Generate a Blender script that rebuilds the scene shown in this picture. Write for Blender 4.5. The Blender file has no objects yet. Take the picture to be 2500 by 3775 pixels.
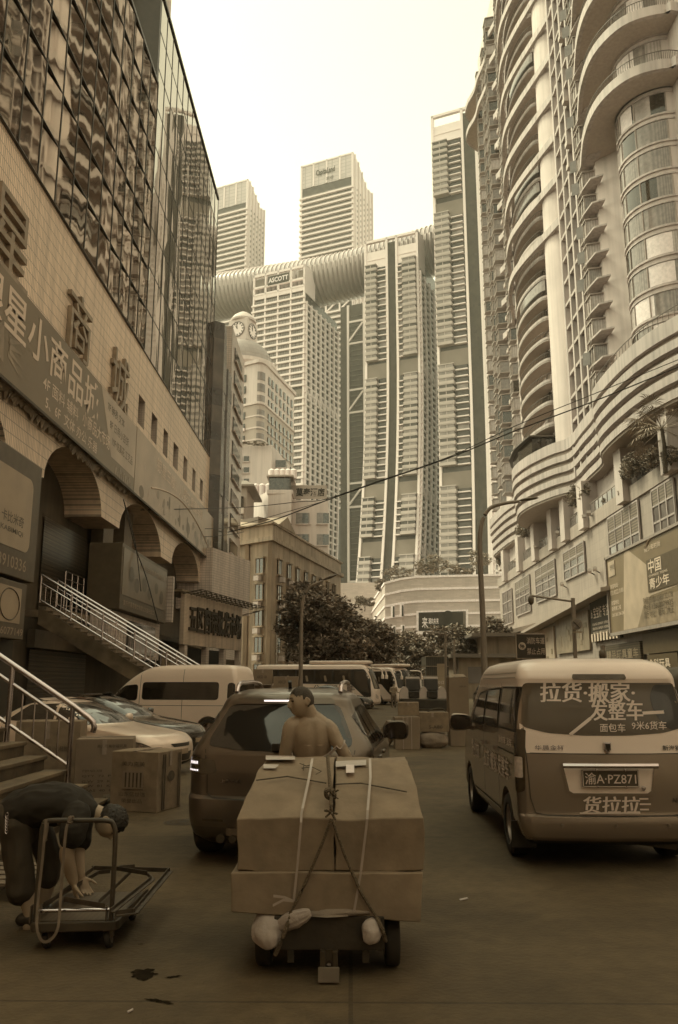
import bpy, bmesh, math, random
from mathutils import Vector, Matrix, Euler, geometry
from mathutils.bvhtree import BVHTree
random.seed(7)
R = math.radians
PI = math.pi
V = Vector
sc = bpy.context.scene
COL = sc.collection
# ------------------------------------------------------------------ camera, sky, sun, exposure
F, CX, CY, CZ = 3000.0, 1250.0, 1887.5, 1.6
PITCH, YAW = math.atan(632 / 3000), math.atan(40 / 3066)
cam_d = bpy.data.cameras.new('camera'); cam = bpy.data.objects.new('camera', cam_d); COL.objects.link(cam)
cam.location = (0, 0, CZ); cam.rotation_euler = (PI / 2 + PITCH, 0, YAW)
cam_d.sensor_fit = 'VERTICAL'; cam_d.sensor_height = 36; cam_d.lens = 36 * F / 3775
cam_d.clip_start = 0.1; cam_d.clip_end = 6000
sc.camera = cam
SUN_EL, SUN_AZ = R(55), R(-65)          # azimuth from +Y towards +X
wd = bpy.data.worlds.new('World'); sc.world = wd; wd.use_nodes = True
nt = wd.node_tree; nt.nodes.clear()
sky = nt.nodes.new('ShaderNodeTexSky'); sky.sky_type = 'NISHITA'; sky.sun_disc = False
sky.sun_elevation = SUN_EL; sky.sun_rotation = SUN_AZ; sky.air_density = 2.0; sky.dust_density = 0.6; sky.ozone_density = 1.0
bw = nt.nodes.new('ShaderNodeRGBToBW'); tint = nt.nodes.new('ShaderNodeMix'); tint.data_type = 'RGBA'; tint.blend_type = 'MULTIPLY'
tint.inputs['Factor'].default_value = 1.0; tint.inputs['B'].default_value = (1.0, 0.968, 0.67, 1)
bg = nt.nodes.new('ShaderNodeBackground'); bg.inputs['Strength'].default_value = 0.15
wo = nt.nodes.new('ShaderNodeOutputWorld')
L = nt.links.new
L(sky.outputs[0], bw.inputs[0]); L(bw.outputs[0], tint.inputs['A']); L(tint.outputs['Result'], bg.inputs['Color']); L(bg.outputs[0], wo.inputs[0])
sun_d = bpy.data.lights.new('sun', 'SUN'); sun_d.energy = 1.4; sun_d.angle = R(20); sun_d.color = (1, .965, .66)
sun = bpy.data.objects.new('sun', sun_d); COL.objects.link(sun)
sd = V((math.sin(SUN_AZ) * math.cos(SUN_EL), math.cos(SUN_AZ) * math.cos(SUN_EL), math.sin(SUN_EL)))
sun.rotation_euler = sd.to_track_quat('Z', 'Y').to_euler(); sun.location = sd * 100
sc.view_settings.view_transform = 'Standard'; sc.view_settings.look = 'None'; sc.view_settings.gamma = 1.0
sc.view_settings.use_curve_mapping = False
sc.view_settings.exposure = 1.36
sc.render.engine = 'CYCLES'
cy = sc.cycles; cy.use_denoising = True; cy.max_bounces = 6; cy.diffuse_bounces = 4; cy.glossy_bounces = 4; cy.transmission_bounces = 4
cy.volume_bounces = 1; cy.transparent_max_bounces = 6; cy.caustics_reflective = False; cy.caustics_refractive = False

# ------------------------------------------------------------------ helpers
CAMR = cam.rotation_euler.to_matrix(); CAMO = V((0, 0, CZ))
def ray(px, py): return CAMR @ V(((px - CX) / F, (CY - py) / F, -1))
def at(px, py, Y): r = ray(px, py); return CAMO + r * (Y / r.y)
def onX(px, py, X): r = ray(px, py); return CAMO + r * (X / r.x)
def onZ(px, py, Z): r = ray(px, py); return CAMO + r * ((Z - CZ) / r.z)

def sep(v, s=.4):
    g, b = .925 - .21 * s, max(.12, 1.0 - .60 * s)
    k = v / (.2126 + .7152 * g + .0722 * b)
    return (k, k * g, k * b)
MATS = {}
def M(name, v, s=.4, rough=.6, metal=0., na=.15, ns=3., bump=0., bs=None, brick=None, spec=.5, coat=0., v2=None, wave=None, streak=0., fine=None, blot=None, alpha=None):
    """procedural Principled material: noise-varied colour, optional brick / wave pattern, rain streaks, bump"""
    if name in MATS: return MATS[name]
    m = bpy.data.materials.new(name); m.use_nodes = True; MATS[name] = m
    t = m.node_tree; n = t.nodes; l = t.links.new; b = n['Principled BSDF']
    c = sep(v, s)
    b.inputs['Roughness'].default_value = rough; b.inputs['Metallic'].default_value = metal
    b.inputs['Specular IOR Level'].default_value = spec
    if coat: b.inputs['Coat Weight'].default_value = coat; b.inputs['Coat Roughness'].default_value = .04
    tc = n.new('ShaderNodeTexCoord'); co = tc.outputs['Object']
    nz = n.new('ShaderNodeTexNoise'); nz.inputs['Scale'].default_value = ns; nz.inputs['Detail'].default_value = 5; l(co, nz.inputs['Vector'])
    mr = n.new('ShaderNodeMapRange'); mr.inputs['From Min'].default_value = .3; mr.inputs['From Max'].default_value = .7
    mr.inputs['To Min'].default_value = 1 - na; mr.inputs['To Max'].default_value = 1 + na; l(nz.outputs[0], mr.inputs['Value'])
    fac = mr.outputs[0]; hgt = nz.outputs[0]
    def mul(a_, b_):
        x = n.new('ShaderNodeMath'); x.operation = 'MULTIPLY'; l(a_, x.inputs[0])
        if isinstance(b_, float): x.inputs[1].default_value = b_
        else: l(b_, x.inputs[1])
        return x.outputs[0]
    if streak:
        mp = n.new('ShaderNodeMapping'); mp.inputs['Scale'].default_value = (2.2, 2.2, .09); l(co, mp.inputs['Vector'])
        n2 = n.new('ShaderNodeTexNoise'); n2.inputs['Scale'].default_value = 1.; n2.inputs['Detail'].default_value = 4; l(mp.outputs[0], n2.inputs['Vector'])
        m2 = n.new('ShaderNodeMapRange'); m2.inputs['From Min'].default_value = .42; m2.inputs['From Max'].default_value = .72
        m2.inputs['To Min'].default_value = 1; m2.inputs['To Max'].default_value = 1 - streak; l(n2.outputs[0], m2.inputs['Value']); fac = mul(fac, m2.outputs[0])
    if fine:
        n2 = n.new('ShaderNodeTexNoise'); n2.inputs['Scale'].default_value = fine[0]; n2.inputs['Detail'].default_value = 3; l(co, n2.inputs['Vector'])
        m2 = n.new('ShaderNodeMapRange'); m2.inputs['From Min'].default_value = .3; m2.inputs['From Max'].default_value = .7
        m2.inputs['To Min'].default_value = 1 - fine[1]; m2.inputs['To Max'].default_value = 1 + fine[1]; l(n2.outputs[0], m2.inputs['Value']); fac = mul(fac, m2.outputs[0])
    if blot:
        n2 = n.new('ShaderNodeTexNoise'); n2.inputs['Scale'].default_value = blot[0]; n2.inputs['Detail'].default_value = 6; n2.inputs['Roughness'].default_value = .65; l(co, n2.inputs['Vector'])
        m2 = n.new('ShaderNodeMapRange'); m2.inputs['From Min'].default_value = blot[1]; m2.inputs['From Max'].default_value = blot[1] + .12
        m2.inputs['To Min'].default_value = 1; m2.inputs['To Max'].default_value = blot[2]; l(n2.outputs[0], m2.inputs['Value']); fac = mul(fac, m2.outputs[0])
    if brick or wave:
        sx = n.new('ShaderNodeSeparateXYZ'); l(co, sx.inputs[0]); cb = n.new('ShaderNodeCombineXYZ')
        ax = (brick or wave)['ax']
        def sm(k):
            if len(k) == 1: return sx.outputs['xyz'.index(k)]
            x = n.new('ShaderNodeMath'); l(sx.outputs['xyz'.index(k[0])], x.inputs[0]); l(sx.outputs['xyz'.index(k[1])], x.inputs[1]); return x.outputs[0]
        a0, a1 = ax.split(','); l(sm(a0), cb.inputs[0]); l(sm(a1), cb.inputs[1])
    if brick:
        bk = n.new('ShaderNodeTexBrick'); l(cb.outputs[0], bk.inputs['Vector']); bk.inputs['Scale'].default_value = 1
        bk.offset = brick.get('off', 0.); bk.inputs['Brick Width'].default_value = brick['w']; bk.inputs['Row Height'].default_value = brick['h']
        bk.inputs['Mortar Size'].default_value = brick['m']; bk.inputs['Mortar Smooth'].default_value = .1
        q = brick.get('q', .06); bk.inputs['Color1'].default_value = (1 - q,) * 3 + (1,); bk.inputs['Color2'].default_value = (1 + q,) * 3 + (1,)
        bk.inputs['Mortar'].default_value = (brick.get('d', .5),) * 3 + (1,); fac = mul(fac, bk.outputs['Color'])
        hgt = bk.outputs['Color']
    if wave:
        wv = n.new('ShaderNodeTexWave'); wv.bands_direction = 'X'; wv.inputs['Scale'].default_value = wave['s']; l(cb.outputs[0], wv.inputs['Vector'])
        m2 = n.new('ShaderNodeMapRange'); m2.inputs['To Min'].default_value = wave['d']; m2.inputs['To Max'].default_value = 1; l(wv.outputs['Fac'], m2.inputs['Value']); fac = mul(fac, m2.outputs[0])
    mx = n.new('ShaderNodeMix'); mx.data_type = 'RGBA'; mx.blend_type = 'MULTIPLY'; mx.inputs['Factor'].default_value = 1
    mx.inputs['A'].default_value = c + (1,); l(fac, mx.inputs['B']); l(mx.outputs['Result'], b.inputs['Base Color'])
    if bump:
        bp = n.new('ShaderNodeBump'); bp.inputs['Strength'].default_value = bump; bp.inputs['Distance'].default_value = .02
        if bs:
            n3 = n.new('ShaderNodeTexNoise'); n3.inputs['Scale'].default_value = bs; n3.inputs['Detail'].default_value = 4; l(co, n3.inputs['Vector']); hgt = n3.outputs[0]
        l(hgt, bp.inputs['Height']); l(bp.outputs[0], b.inputs['Normal'])
    return m

def wmat(o):
    m = Matrix()
    while o is not None:
        m = Matrix.LocRotScale(o.location, o.rotation_euler, o.scale) @ m; o = o.parent
    return m
def tag(o, label=None, cat=None, group=None, kind=None):
    for k, v in (('label', label), ('category', cat), ('group', group), ('kind', kind)):
        if v: o[k] = v
    return o
def thing(name, label, cat, loc=(0, 0, 0), rz=0., group=None):
    o = bpy.data.objects.new(name, None); COL.objects.link(o); o.location = loc; o.rotation_euler = (0, 0, rz); o.empty_display_size = .3
    return tag(o, label, cat, group)
def copy_tree(o, parent=None):
    c = o.copy(); COL.objects.link(c)
    if parent is not None: c.parent = parent
    for ch in list(o.children): copy_tree(ch, c)
    return c

class MB:
    def __init__(s): s.v = []; s.f = []; s.m = []; s.mi = 0
    def add(s, vs, fs):
        o = len(s.v); s.v += [tuple(p) for p in vs]; s.f += [tuple(i + o for i in f) for f in fs]; s.m += [s.mi] * len(fs); return s
    def obox(s, c, ax, ay, az):
        c, ax, ay, az = V(c), V(ax), V(ay), V(az)
        vs = [c + ax * i + ay * j + az * k for k in (-1, 1) for j in (-1, 1) for i in (-1, 1)]
        return s.add(vs, [(0, 2, 3, 1), (4, 5, 7, 6), (0, 1, 5, 4), (2, 6, 7, 3), (0, 4, 6, 2), (1, 3, 7, 5)])
    def box(s, x0, x1, y0, y1, z0, z1):
        return s.obox(((x0 + x1) / 2, (y0 + y1) / 2, (z0 + z1) / 2), ((x1 - x0) / 2, 0, 0), (0, (y1 - y0) / 2, 0), (0, 0, (z1 - z0) / 2))
    def quad(s, a, b, c, d): return s.add([a, b, c, d], [(0, 1, 2, 3)])
    def bar(s, p, q, w, h=None, up=(0, 0, 1)):
        p, q = V(p), V(q); d = q - p; u = V(up)
        if abs(d.normalized().dot(u)) > .98: u = V((1, 0, 0))
        x = d.cross(u).normalized() * (w / 2); z = x.cross(d).normalized() * ((h or w) / 2)
        return s.obox((p + q) / 2, x, d / 2, z)
    def ring(s, c, t, r, n, up=None):
        t = V(t).normalized(); u = V(up) if up else (V((0, 0, 1)) if abs(t.z) < .9 else V((1, 0, 0)))
        x = t.cross(u).normalized(); y = x.cross(t)
        return [V(c) + x * (r * math.cos(2 * PI * i / n)) + y * (r * math.sin(2 * PI * i / n)) for i in range(n)]
    def loft(s, rings, caps=True, closed=True):
        n = len(rings[0]); vs = [p for r in rings for p in r]; fs = []
        for i in range(len(rings) - 1):
            for j in range(n if closed else n - 1):
                k = (j + 1) % n; fs.append((i * n + j, i * n + k, (i + 1) * n + k, (i + 1) * n + j))
        if caps and closed: fs += [tuple(range(n))[::-1], tuple(range((len(rings) - 1) * n, len(rings) * n))]
        return s.add(vs, fs)
    def tube(s, pts, r, n=8, caps=True, up=None):
        pts = [V(p) for p in pts]; rr = r if isinstance(r, (list, tuple)) else [r] * len(pts); rings = []
        for i, p in enumerate(pts):
            t = (pts[min(i + 1, len(pts) - 1)] - pts[max(i - 1, 0)]); rings.append(s.ring(p, t, rr[i], n, up))
        return s.loft(rings, caps)
    def lathe(s, prof, n=24, M4=None, caps=True):
        rings = [[V((r * math.cos(2 * PI * i / n), r * math.sin(2 * PI * i / n), z)) for i in range(n)] for r, z in prof]
        if M4: rings = [[M4 @ p for p in q] for q in rings]
        return s.loft(rings, caps)
    def prism(s, poly, vec):
        n = len(poly); a = [V(p) for p in poly]; b = [p + V(vec) for p in a]
        return s.add(a + b, [tuple(range(n))[::-1], tuple(range(n, 2 * n))] + [(i, (i + 1) % n, (i + 1) % n + n, i + n) for i in range(n)])
    def xf(s, m4): s.v = [tuple(m4 @ V(p)) for p in s.v]; return s
    def build(s, name, mat, parent=None, smooth=False, bevel=0., world=False, base=False, ang=40, seg=2, sub=0):
        me = bpy.data.meshes.new(name); vs = s.v
        if world and parent is not None:
            iv = wmat(parent).inverted(); vs = [tuple(iv @ V(p)) for p in vs]
        off = V((0, 0, 0))
        if base and vs:
            xs, ys, zs = zip(*vs); off = V(((min(xs) + max(xs)) / 2, (min(ys) + max(ys)) / 2, min(zs))); vs = [tuple(V(p) - off) for p in vs]
        me.from_pydata(vs, [], s.f)
        mats = mat if isinstance(mat, (list, tuple)) else [mat]
        for x in mats: me.materials.append(x)
        if len(mats) > 1: me.polygons.foreach_set('material_index', s.m)
        bm = bmesh.new(); bm.from_mesh(me); bmesh.ops.recalc_face_normals(bm, faces=bm.faces); bm.to_mesh(me); bm.free()
        if smooth: me.shade_smooth(); me.set_sharp_from_angle(angle=R(ang))
        o = bpy.data.objects.new(name, me); COL.objects.link(o); o.location = off
        if parent is not None: o.parent = parent
        if bevel:
            md = o.modifiers.new('bevel', 'BEVEL'); md.width = bevel; md.segments = seg; md.limit_method = 'ANGLE'; md.angle_limit = R(35)
        if sub:
            md = o.modifiers.new('sub', 'SUBSURF'); md.levels = sub; md.render_levels = sub
        return o

GL = {}
def glyphs(s, off=0.):
    k = (s, off)
    if k not in GL:
        c = bpy.data.curves.new('t', 'FONT'); c.body = s; c.offset = off; c.resolution_u = 2
        o = bpy.data.objects.new('t', c); me = bpy.data.meshes.new_from_object(o)
        GL[k] = ([v.co.copy() for v in me.vertices], [tuple(p.vertices) for p in me.polygons])
        bpy.data.objects.remove(o); bpy.data.curves.remove(c); bpy.data.meshes.remove(me)
    return GL[k]
def text_mb(s, o, ux, uy, w, h, off=0., depth=0., slant=0.):
    """glyph mesh laid in the plane o + ux*x + uy*y, stretched to w by h; depth > 0 extrudes towards ux x uy"""
    vs, fs = glyphs(s, off); mb = MB()
    x0, x1 = min(p.x for p in vs), max(p.x for p in vs); y0, y1 = min(p.y for p in vs), max(p.y for p in vs)
    o, ux, uy = V(o), V(ux).normalized(), V(uy).normalized(); nn = ux.cross(uy)
    if w is None: w = (x1 - x0) / (y1 - y0) * h
    P = [o + ux * ((p.x - x0) / (x1 - x0) * w + slant * (p.y - y0) / (y1 - y0) * h) + uy * ((p.y - y0) / (y1 - y0) * h) for p in vs]
    if not depth: return mb.add(P, fs)
    n = len(P); cnt = {}
    for f in fs:
        for i in range(len(f)):
            e = (f[i], f[(i + 1) % len(f)]); cnt[e] = 1
    rim = [(a, b, b + n, a + n) for (a, b) in cnt if (b, a) not in cnt]
    mb.add(P + [p + nn * depth for p in P], [tuple(i + n for i in f) for f in fs] + rim)
    return mb
def text(s, o, ux, uy, w, h, mat, parent, name='lettering', off=0., depth=0., slant=0.):
    return text_mb(s, o, ux, uy, w, h, off, depth, slant).build(name, mat, parent, world=True)
def many(parent, name, items, mat, world=True, cap=100, **k):
    """items: list of MB; the first CAP become parts of their own, the rest one part of kind stuff"""
    for mb in items[:cap]: mb.build(name, mat, parent, world=world, **k)
    if len(items) > cap:
        r = type(items[0])()
        for mb in items[cap:]:
            r.mi = 0; r.add(mb.v, mb.f)
            r.m[-len(mb.f):] = mb.m
        tag(r.build(name, mat, parent, world=world, **k), kind='stuff')
def pchip(ks, x):
    if x <= ks[0][0]: return ks[0][1:]
    for a, b in zip(ks, ks[1:]):
        if x <= b[0]:
            t = (x - a[0]) / (b[0] - a[0] or 1); return [p + (q - p) * t for p, q in zip(a[1:], b[1:])]
    return ks[-1][1:]
def catmull(pts, n=6):
    pts = [V(p) for p in pts]; out = []
    for i in range(len(pts) - 1):
        p0, p1, p2, p3 = pts[max(i - 1, 0)], pts[i], pts[i + 1], pts[min(i + 2, len(pts) - 1)]
        for k in range(n):
            t = k / n; out.append(.5 * ((2 * p1) + (p2 - p0) * t + (2 * p0 - 5 * p1 + 4 * p2 - p3) * t * t + (3 * p1 - p0 - 3 * p2 + p3) * t ** 3))
    return out + [pts[-1]]
def box_mb(*a): return MB().box(*a)
UZ = V((0, 0, 1)); UX = V((1, 0, 0)); UY = V((0, 1, 0))

# ------------------------------------------------------------------ materials
m_ground = M('old_concrete', .078, 1.0, .75, na=.28, ns=.8, bump=.45, bs=28, blot=(.45, .50, .70), fine=(7, .15), spec=.3, brick=dict(ax='x,y', w=6.5, h=4.6, m=.012, d=.6, q=.07, off=.0))
m_black = M('black_rubber', .02, .9, .8, na=.2)
m_dark = M('dark_recess', .03, .9, .7)
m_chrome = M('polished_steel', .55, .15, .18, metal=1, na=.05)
m_steel = M('painted_steel', .10, .8, .45, na=.2, ns=8)
m_rust = M('dark_steel', .05, .95, .55, metal=.3, na=.3, ns=9, bump=.2)
m_glassd = M('dark_window', .025, .8, .06, na=.3, ns=1.5, spec=.8)
m_glassl = M('pale_window', .13, .3, .12, na=.35, ns=.8, spec=.8)
m_curt = M('curtained_window', .20, .35, .15, na=.25, ns=2.5, spec=.6, wave={'ax': 'xy,z', 's': 2.2, 'd': .65})
# ------------------------------------------------------------------ ground
g = MB(); N = 60
g.quad((-900, -60, 0), (900, -60, 0), (900, 1500, 0), (-900, 1500, 0)); tag(g.build('ground', m_ground), kind='structure')
m_stain = M('oil_stain', .014, 1, .95, na=.5, ns=14, spec=.05)
def blob(px, py, w, h, seed, rot=0.):
    c = onZ(px, py, .004); rnd = random.Random(seed); pts = []
    ph = [rnd.uniform(0, 6) for _ in range(3)]
    for i in range(60):
        a = 2 * PI * i / 60; r = .62 + .2 * math.sin(2 * a + ph[0]) + .12 * math.sin(5 * a + ph[1]) + .08 * math.sin(11 * a + ph[2]) + .10 * rnd.random()
        x, y = w * r * math.cos(a), h * r * math.sin(a); pts.append((c.x + x * math.cos(rot) - y * math.sin(rot), c.y + x * math.sin(rot) + y * math.cos(rot), .004))
    return MB().add(pts, [tuple(range(60))])
mh = MB(); c = onZ(675, 3030, .004)
for r0, r1 in ((.0, .07), (.10, .13), (.16, .20), (.215, .23)):
    for i in range(24):
        a, b = 2 * PI * i / 24, 2 * PI * (i + .8) / 24; mh.add([(c.x + r * math.cos(t), c.y + r * math.sin(t), .005) for r, t in ((r0, a), (r1, a), (r1, b), (r0, b))], [(0, 1, 2, 3)])
tag(mh.build('manhole_cover', m_rust, base=True), 'round patterned manhole cover in the concrete beside the suv', 'manhole cover')
for i, (x, y, w, h, r, lb) in enumerate([(530, 3590, .12, .10, .6, 'dark oil stain, biggest one in front of the platform trolley'), (640, 3600, .05, .022, .3, 'small dark oil spot right of the big oil stain'),
        (520, 3480, .03, .01, 0, 'tiny dark spot on the concrete just past the trolley caster'), (590, 3690, .09, .03, -.4, 'faint dark smear below the big oil stain')]):
    tag(blob(x, y, w, h, i, r).build('ground_stain', m_stain, base=True), kind='structure')
m_paper = M('paper_scrap', .5, .3)
for i, (x, y, lb) in enumerate([(1710, 3318, 'pale paper scrap on the concrete right of the loaded cart'), (480, 3732, 'tiny pale scrap of litter low on the concrete')]):
    c = onZ(x, y, 0); mb = MB().obox((c.x, c.y, .008), (.03 if i == 0 else .012, .008, .004), (-.003, .011 if i == 0 else .006, 0), (0, 0, .003)); tag(mb.build('paper_scrap', m_paper, base=True), lb, 'litter')

# ------------------------------------------------------------------ left commercial building
A = 13.0
m_tile = M('ribbed_wall_tile', .72, .62, .5, na=.10, ns=.25, brick=dict(ax='y,z', w=.16, h=.5, m=.022, d=.5, q=.05), streak=.25)
m_tile2 = M('white_strip_tile', .50, .45, .45, na=.10, ns=.3, brick=dict(ax='xy,z', w=.5, h=.12, m=.012, d=.6, q=.06), streak=.2)
m_tilew = M('white_square_tile', .52, .42, .4, na=.10, ns=.3, brick=dict(ax='xy,z', w=.34, h=.22, m=.02, d=.6, q=.08), streak=.3)
m_soffit = M('brown_soffit', .13, .9, .7, na=.2, ns=.5)
m_glass = bpy.data.materials.new('curtain_wall_glass'); m_glass.use_nodes = True
b_ = m_glass.node_tree.nodes['Principled BSDF']; b_.inputs['Base Color'].default_value = sep(.27, .6) + (1,); b_.inputs['Metallic'].default_value = 1; b_.inputs['Roughness'].default_value = .025
n_ = m_glass.node_tree.nodes; l_ = m_glass.node_tree.links.new
tc_ = n_.new('ShaderNodeTexCoord'); nz_ = n_.new('ShaderNodeTexNoise'); nz_.inputs['Scale'].default_value = .55; nz_.inputs['Detail'].default_value = 1.0
bp_ = n_.new('ShaderNodeBump'); bp_.inputs['Strength'].default_value = .17; bp_.inputs['Distance'].default_value = .06
mp_ = n_.new('ShaderNodeMapping'); mp_.inputs['Scale'].default_value = (1, 1.3, .35); l_(tc_.outputs['Object'], mp_.inputs['Vector']); l_(mp_.outputs[0], nz_.inputs['Vector']); l_(nz_.outputs[0], bp_.inputs['Height']); l_(bp_.outputs[0], b_.inputs['Normal'])
m_mull = M('dark_mullion', .03, .9, .4)
LB = thing('commercial_building', 'tall dark glass building with ribbed tile lower wall and arches along the left', 'building', (-18, 48, 0))
# facade wall with arches (profile in y,z at x=-A, extruded back)
def arch_pts(y0, y1, zs, zt):
    c, r, h = (y0 + y1) / 2, (y1 - y0) / 2, zt - zs
    return [(c - r * math.cos(PI * i / 16), zs + h * math.sin(PI * i / 16)) for i in range(17)]
ARCH = [(18, 29.5), (33.4, 41.6), (45, 55.3), (58.8, 69.6)]
ZS, ZT, ZA = 10.15, 12.45, 13.4
prof = [(14, ZA), (14, ZS)]
for a_, c_ in ARCH: prof += arch_pts(a_, c_, ZS, ZT)
prof += [(73, ZS), (73, ZA)]
w = MB()
# triangulated strip under ZA : build as quads between profile and ZA line
pr = prof[1:-1]
for x in (-A, -A - 4.2):
    for p, q in zip(pr, pr[1:]):
        if abs(p[0] - q[0]) > 1e-4: w.quad((x, p[0], p[1]), (x, q[0], q[1]), (x, q[0], ZA), (x, p[0], ZA))
for p, q in zip(pr, pr[1:]): w.quad((-A, p[0], p[1]), (-A, q[0], q[1]), (-A - 4.2, q[0], q[1]), (-A - 4.2, p[0], p[1]))
# wall above with window holes: rows
WIN = [(47.6, 49.2), (51, 52.6), (54.5, 55.9), (57.8, 59.5), (61.5, 63), (65.2, 66.6), (68.7, 70.1)]
Z0, Z1, ZG = 17.3, 19.15, 22.2
def wall(y0, y1, z0, z1): w.quad((-A, y0, z0), (-A, y1, z0), (-A, y1, z1), (-A, y0, z1))
wall(14, 73, ZA, Z0); wall(14, 73, Z1, ZG); y = 14
for a_, c_ in WIN: wall(y, a_, Z0, Z1); y = c_
wall(y, 73, Z0, Z1)
w.quad((-A, 73, ZS), (-A - 6, 73, ZS), (-A - 6, 73, ZG), (-A, 73, ZG))
w.quad((-A, 14, ZS), (-A - 6, 14, ZS), (-A - 6, 14, ZG), (-A, 14, ZG))
w.build('tiled_wall', m_tile, LB, world=True)
for a_, c_ in WIN:
    f = MB(); d = .45
    for (p, q) in (((a_, Z0), (a_, Z1)), ((a_, Z1), (c_, Z1)), ((c_, Z1), (c_, Z0)), ((c_, Z0), (a_, Z0))):
        f.quad((-A, p[0], p[1]), (-A, q[0], q[1]), (-A - d, q[0], q[1]), (-A - d, p[0], p[1]))
    o = f.build('window', m_tile2, LB, world=True); gl = MB().quad((-A - d, a_, Z0), (-A - d, c_, Z0), (-A - d, c_, Z1), (-A - d, a_, Z1))
    gl.build('pane', m_dark, o, world=True)
# stepped curtain wall
def curtain(y0, y1, z0, z1, x, ny, nz, seed, eps):
    rnd = random.Random(seed); p = MB(); m = MB(); dy, dz = (y1 - y0) / ny, (z1 - z0) / nz
    for i in range(ny):
        for j in range(nz):
            a, c, e, f = y0 + i * dy, y0 + (i + 1) * dy, z0 + j * dz, z0 + (j + 1) * dz
            e0 = eps * dy / 2; tl = [x - e0 + rnd.uniform(-.004, .004), x + e0 + rnd.uniform(-.004, .004), x + e0 + rnd.uniform(-.004, .004), x - e0 + rnd.uniform(-.004, .004)]
            p.quad((tl[0], a, e), (tl[1], c, e), (tl[2], c, f), (tl[3], a, f))
    for i in range(ny + 1): m.box(x - .10, x + .03 + eps * dy / 2, y0 + i * dy - .03, y0 + i * dy + .03, z0, z1)
    for j in range(nz + 1): m.box(x - .10, x + .02 + eps * dy / 2, y0, y1, z0 + j * dz - .022, z0 + j * dz + .022)
    m.box(x - .4, x + .1, y0, y1, z1, z1 + .25)
    o = p.build('glass_curtain', m_glass, LB, world=True); m.build('mullion', m_mull, o, world=True)
curtain(14, 47.9, ZG, 41.3, -A + .05, 17, 7, 1, .065)
curtain(47.9, 72.6, ZG, 48.6, -A + .05, 13, 9, 2, .0)
c = MB(); c.box(-A - 16, -A - .3, -70, 47.9, ZG, 41.2); c.build('near_block', m_dark, LB, world=True)
c = MB(); c.box(-A - 16, -A - .3, 48.1, 72.4, ZG, 48.5); c.build('far_block', m_dark, LB, world=True)
c = MB(); c.box(-A - 3.2, -A + .08, 47.55, 47.95, 41.6, 50.0); c.build('dark_end_panel', m_mull, LB, world=True)
c = MB(); c.box(-A - 3, -A - 2.2, 46, 59.3, 48.5, 85); o = c.build('upper_tiled_tower', m_tile2, LB, world=True)
for z in (51.2, 56.2, 61.2): MB().box(-A - 2.19, -A - 2.15, 55.2, 56.6, z, z + 3.4).build('upper_window', m_glassd, LB, world=True)
# glass bays and white tiled flank at the far end
m_tint0 = M('bay_dark_glass', .03, .7, .1, na=.5, ns=.5, spec=.8)
p = MB(); rnd = random.Random(5)
for k, (y0, y1, zt) in enumerate(((73.05, 76.2, 36), (76.2, 80, 32.5))):
    for j in range(14):
        z0 = 12.2 + (zt - 12.2) * j / 14; z1 = 12.2 + (zt - 12.2) * (j + 1) / 14; t = rnd.uniform(-.05, .05)
        ym = (y0 + y1) / 2
        p.mi = 1 if rnd.random() < .35 else 0
        for (ya, xa, yb, xb) in ((y0, -13.2, y0 + .7, -12.1), (y0 + .7, -12.1, y1 - .7, -12.1 + t), (y1 - .7, -12.1 + t, y1, -13.2)):
            p.quad((xa, ya, z0), (xb, yb, z0), (xb, yb, z1), (xa, ya, z1))
p.build('glass_bay', [m_tint0, M('bay_mid_glass', .07, .7, .15, na=.4, ns=.6, spec=.8)], LB, world=True)
w = MB(); w.box(-24, -12.3, 80.05, 90, 0, 38.6); w.build('white_flank', m_tilew, LB, world=True)
for j in range(11):
    z = 9.5 + j * 2.6; o = MB().box(-12.29, -12.2, 82, 87.6, z, z + 1.5).build('flank_window', m_glassd, LB, world=True)
    MB().box(-12.19, -12.0, 81.8, 87.8, z - .15, z - .02).build('sill', m_tilew, o, world=True)
# ground storeys behind the arches
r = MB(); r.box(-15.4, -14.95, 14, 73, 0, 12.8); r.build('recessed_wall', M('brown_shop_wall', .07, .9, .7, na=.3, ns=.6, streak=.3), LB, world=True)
MB().box(-14.94, -12.9, 36.9, 73, 4.55, 4.88).build('upper_walkway', M('walkway_concrete', .16, .8, .8, na=.3), LB, world=True)
m_shut = M('roller_shutter', .085, .9, .4, metal=.2, na=.2, ns=.6, wave=dict(ax='z,y', s=1.6, d=.45))
def shutter(name, x, y0, y1, z0, z1):
    s_ = MB(); n = int((z1 - z0) / .11)
    for i in range(n):
        z = z0 + (z1 - z0) * i / n; h = (z1 - z0) / n
        s_.add([(x, y0, z), (x, y1, z), (x, y1, z + h * .75), (x, y0, z + h * .75), (x - .03, y1, z + h), (x - .03, y0, z + h)], [(0, 1, 2, 3), (3, 2, 4, 5)])
    return s_.build(name, m_shut, LB, world=True)
shutter('upper_shutter', -14.85, 38.7, 45.3, 4.9, 9.6)
shutter('lower_shutter', -14.15, 36.3, 44.2, 0, 3.1)
MB().box(-14.2, -13.85, 36.0, 44.8, 3.15, 3.95).build('corrugated_fascia', M('corrugated_fascia', .16, .8, .5, wave=dict(ax='y,z', s=2.2, d=.5)), LB, world=True)
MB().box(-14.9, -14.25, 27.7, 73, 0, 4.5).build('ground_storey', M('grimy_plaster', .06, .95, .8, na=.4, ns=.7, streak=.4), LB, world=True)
for y in (45.4, 49.6): MB().box(-14.7, -14.0, y, y + 1.9, 4.9, 12.3).build('column', M('brown_column', .10, .9, .6, na=.2), LB, world=True)
MB().box(-12.88, -11.9, 40.4, 51.2, 3.0, 5.2).build('shop_front', m_tilew, LB, world=True)
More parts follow.
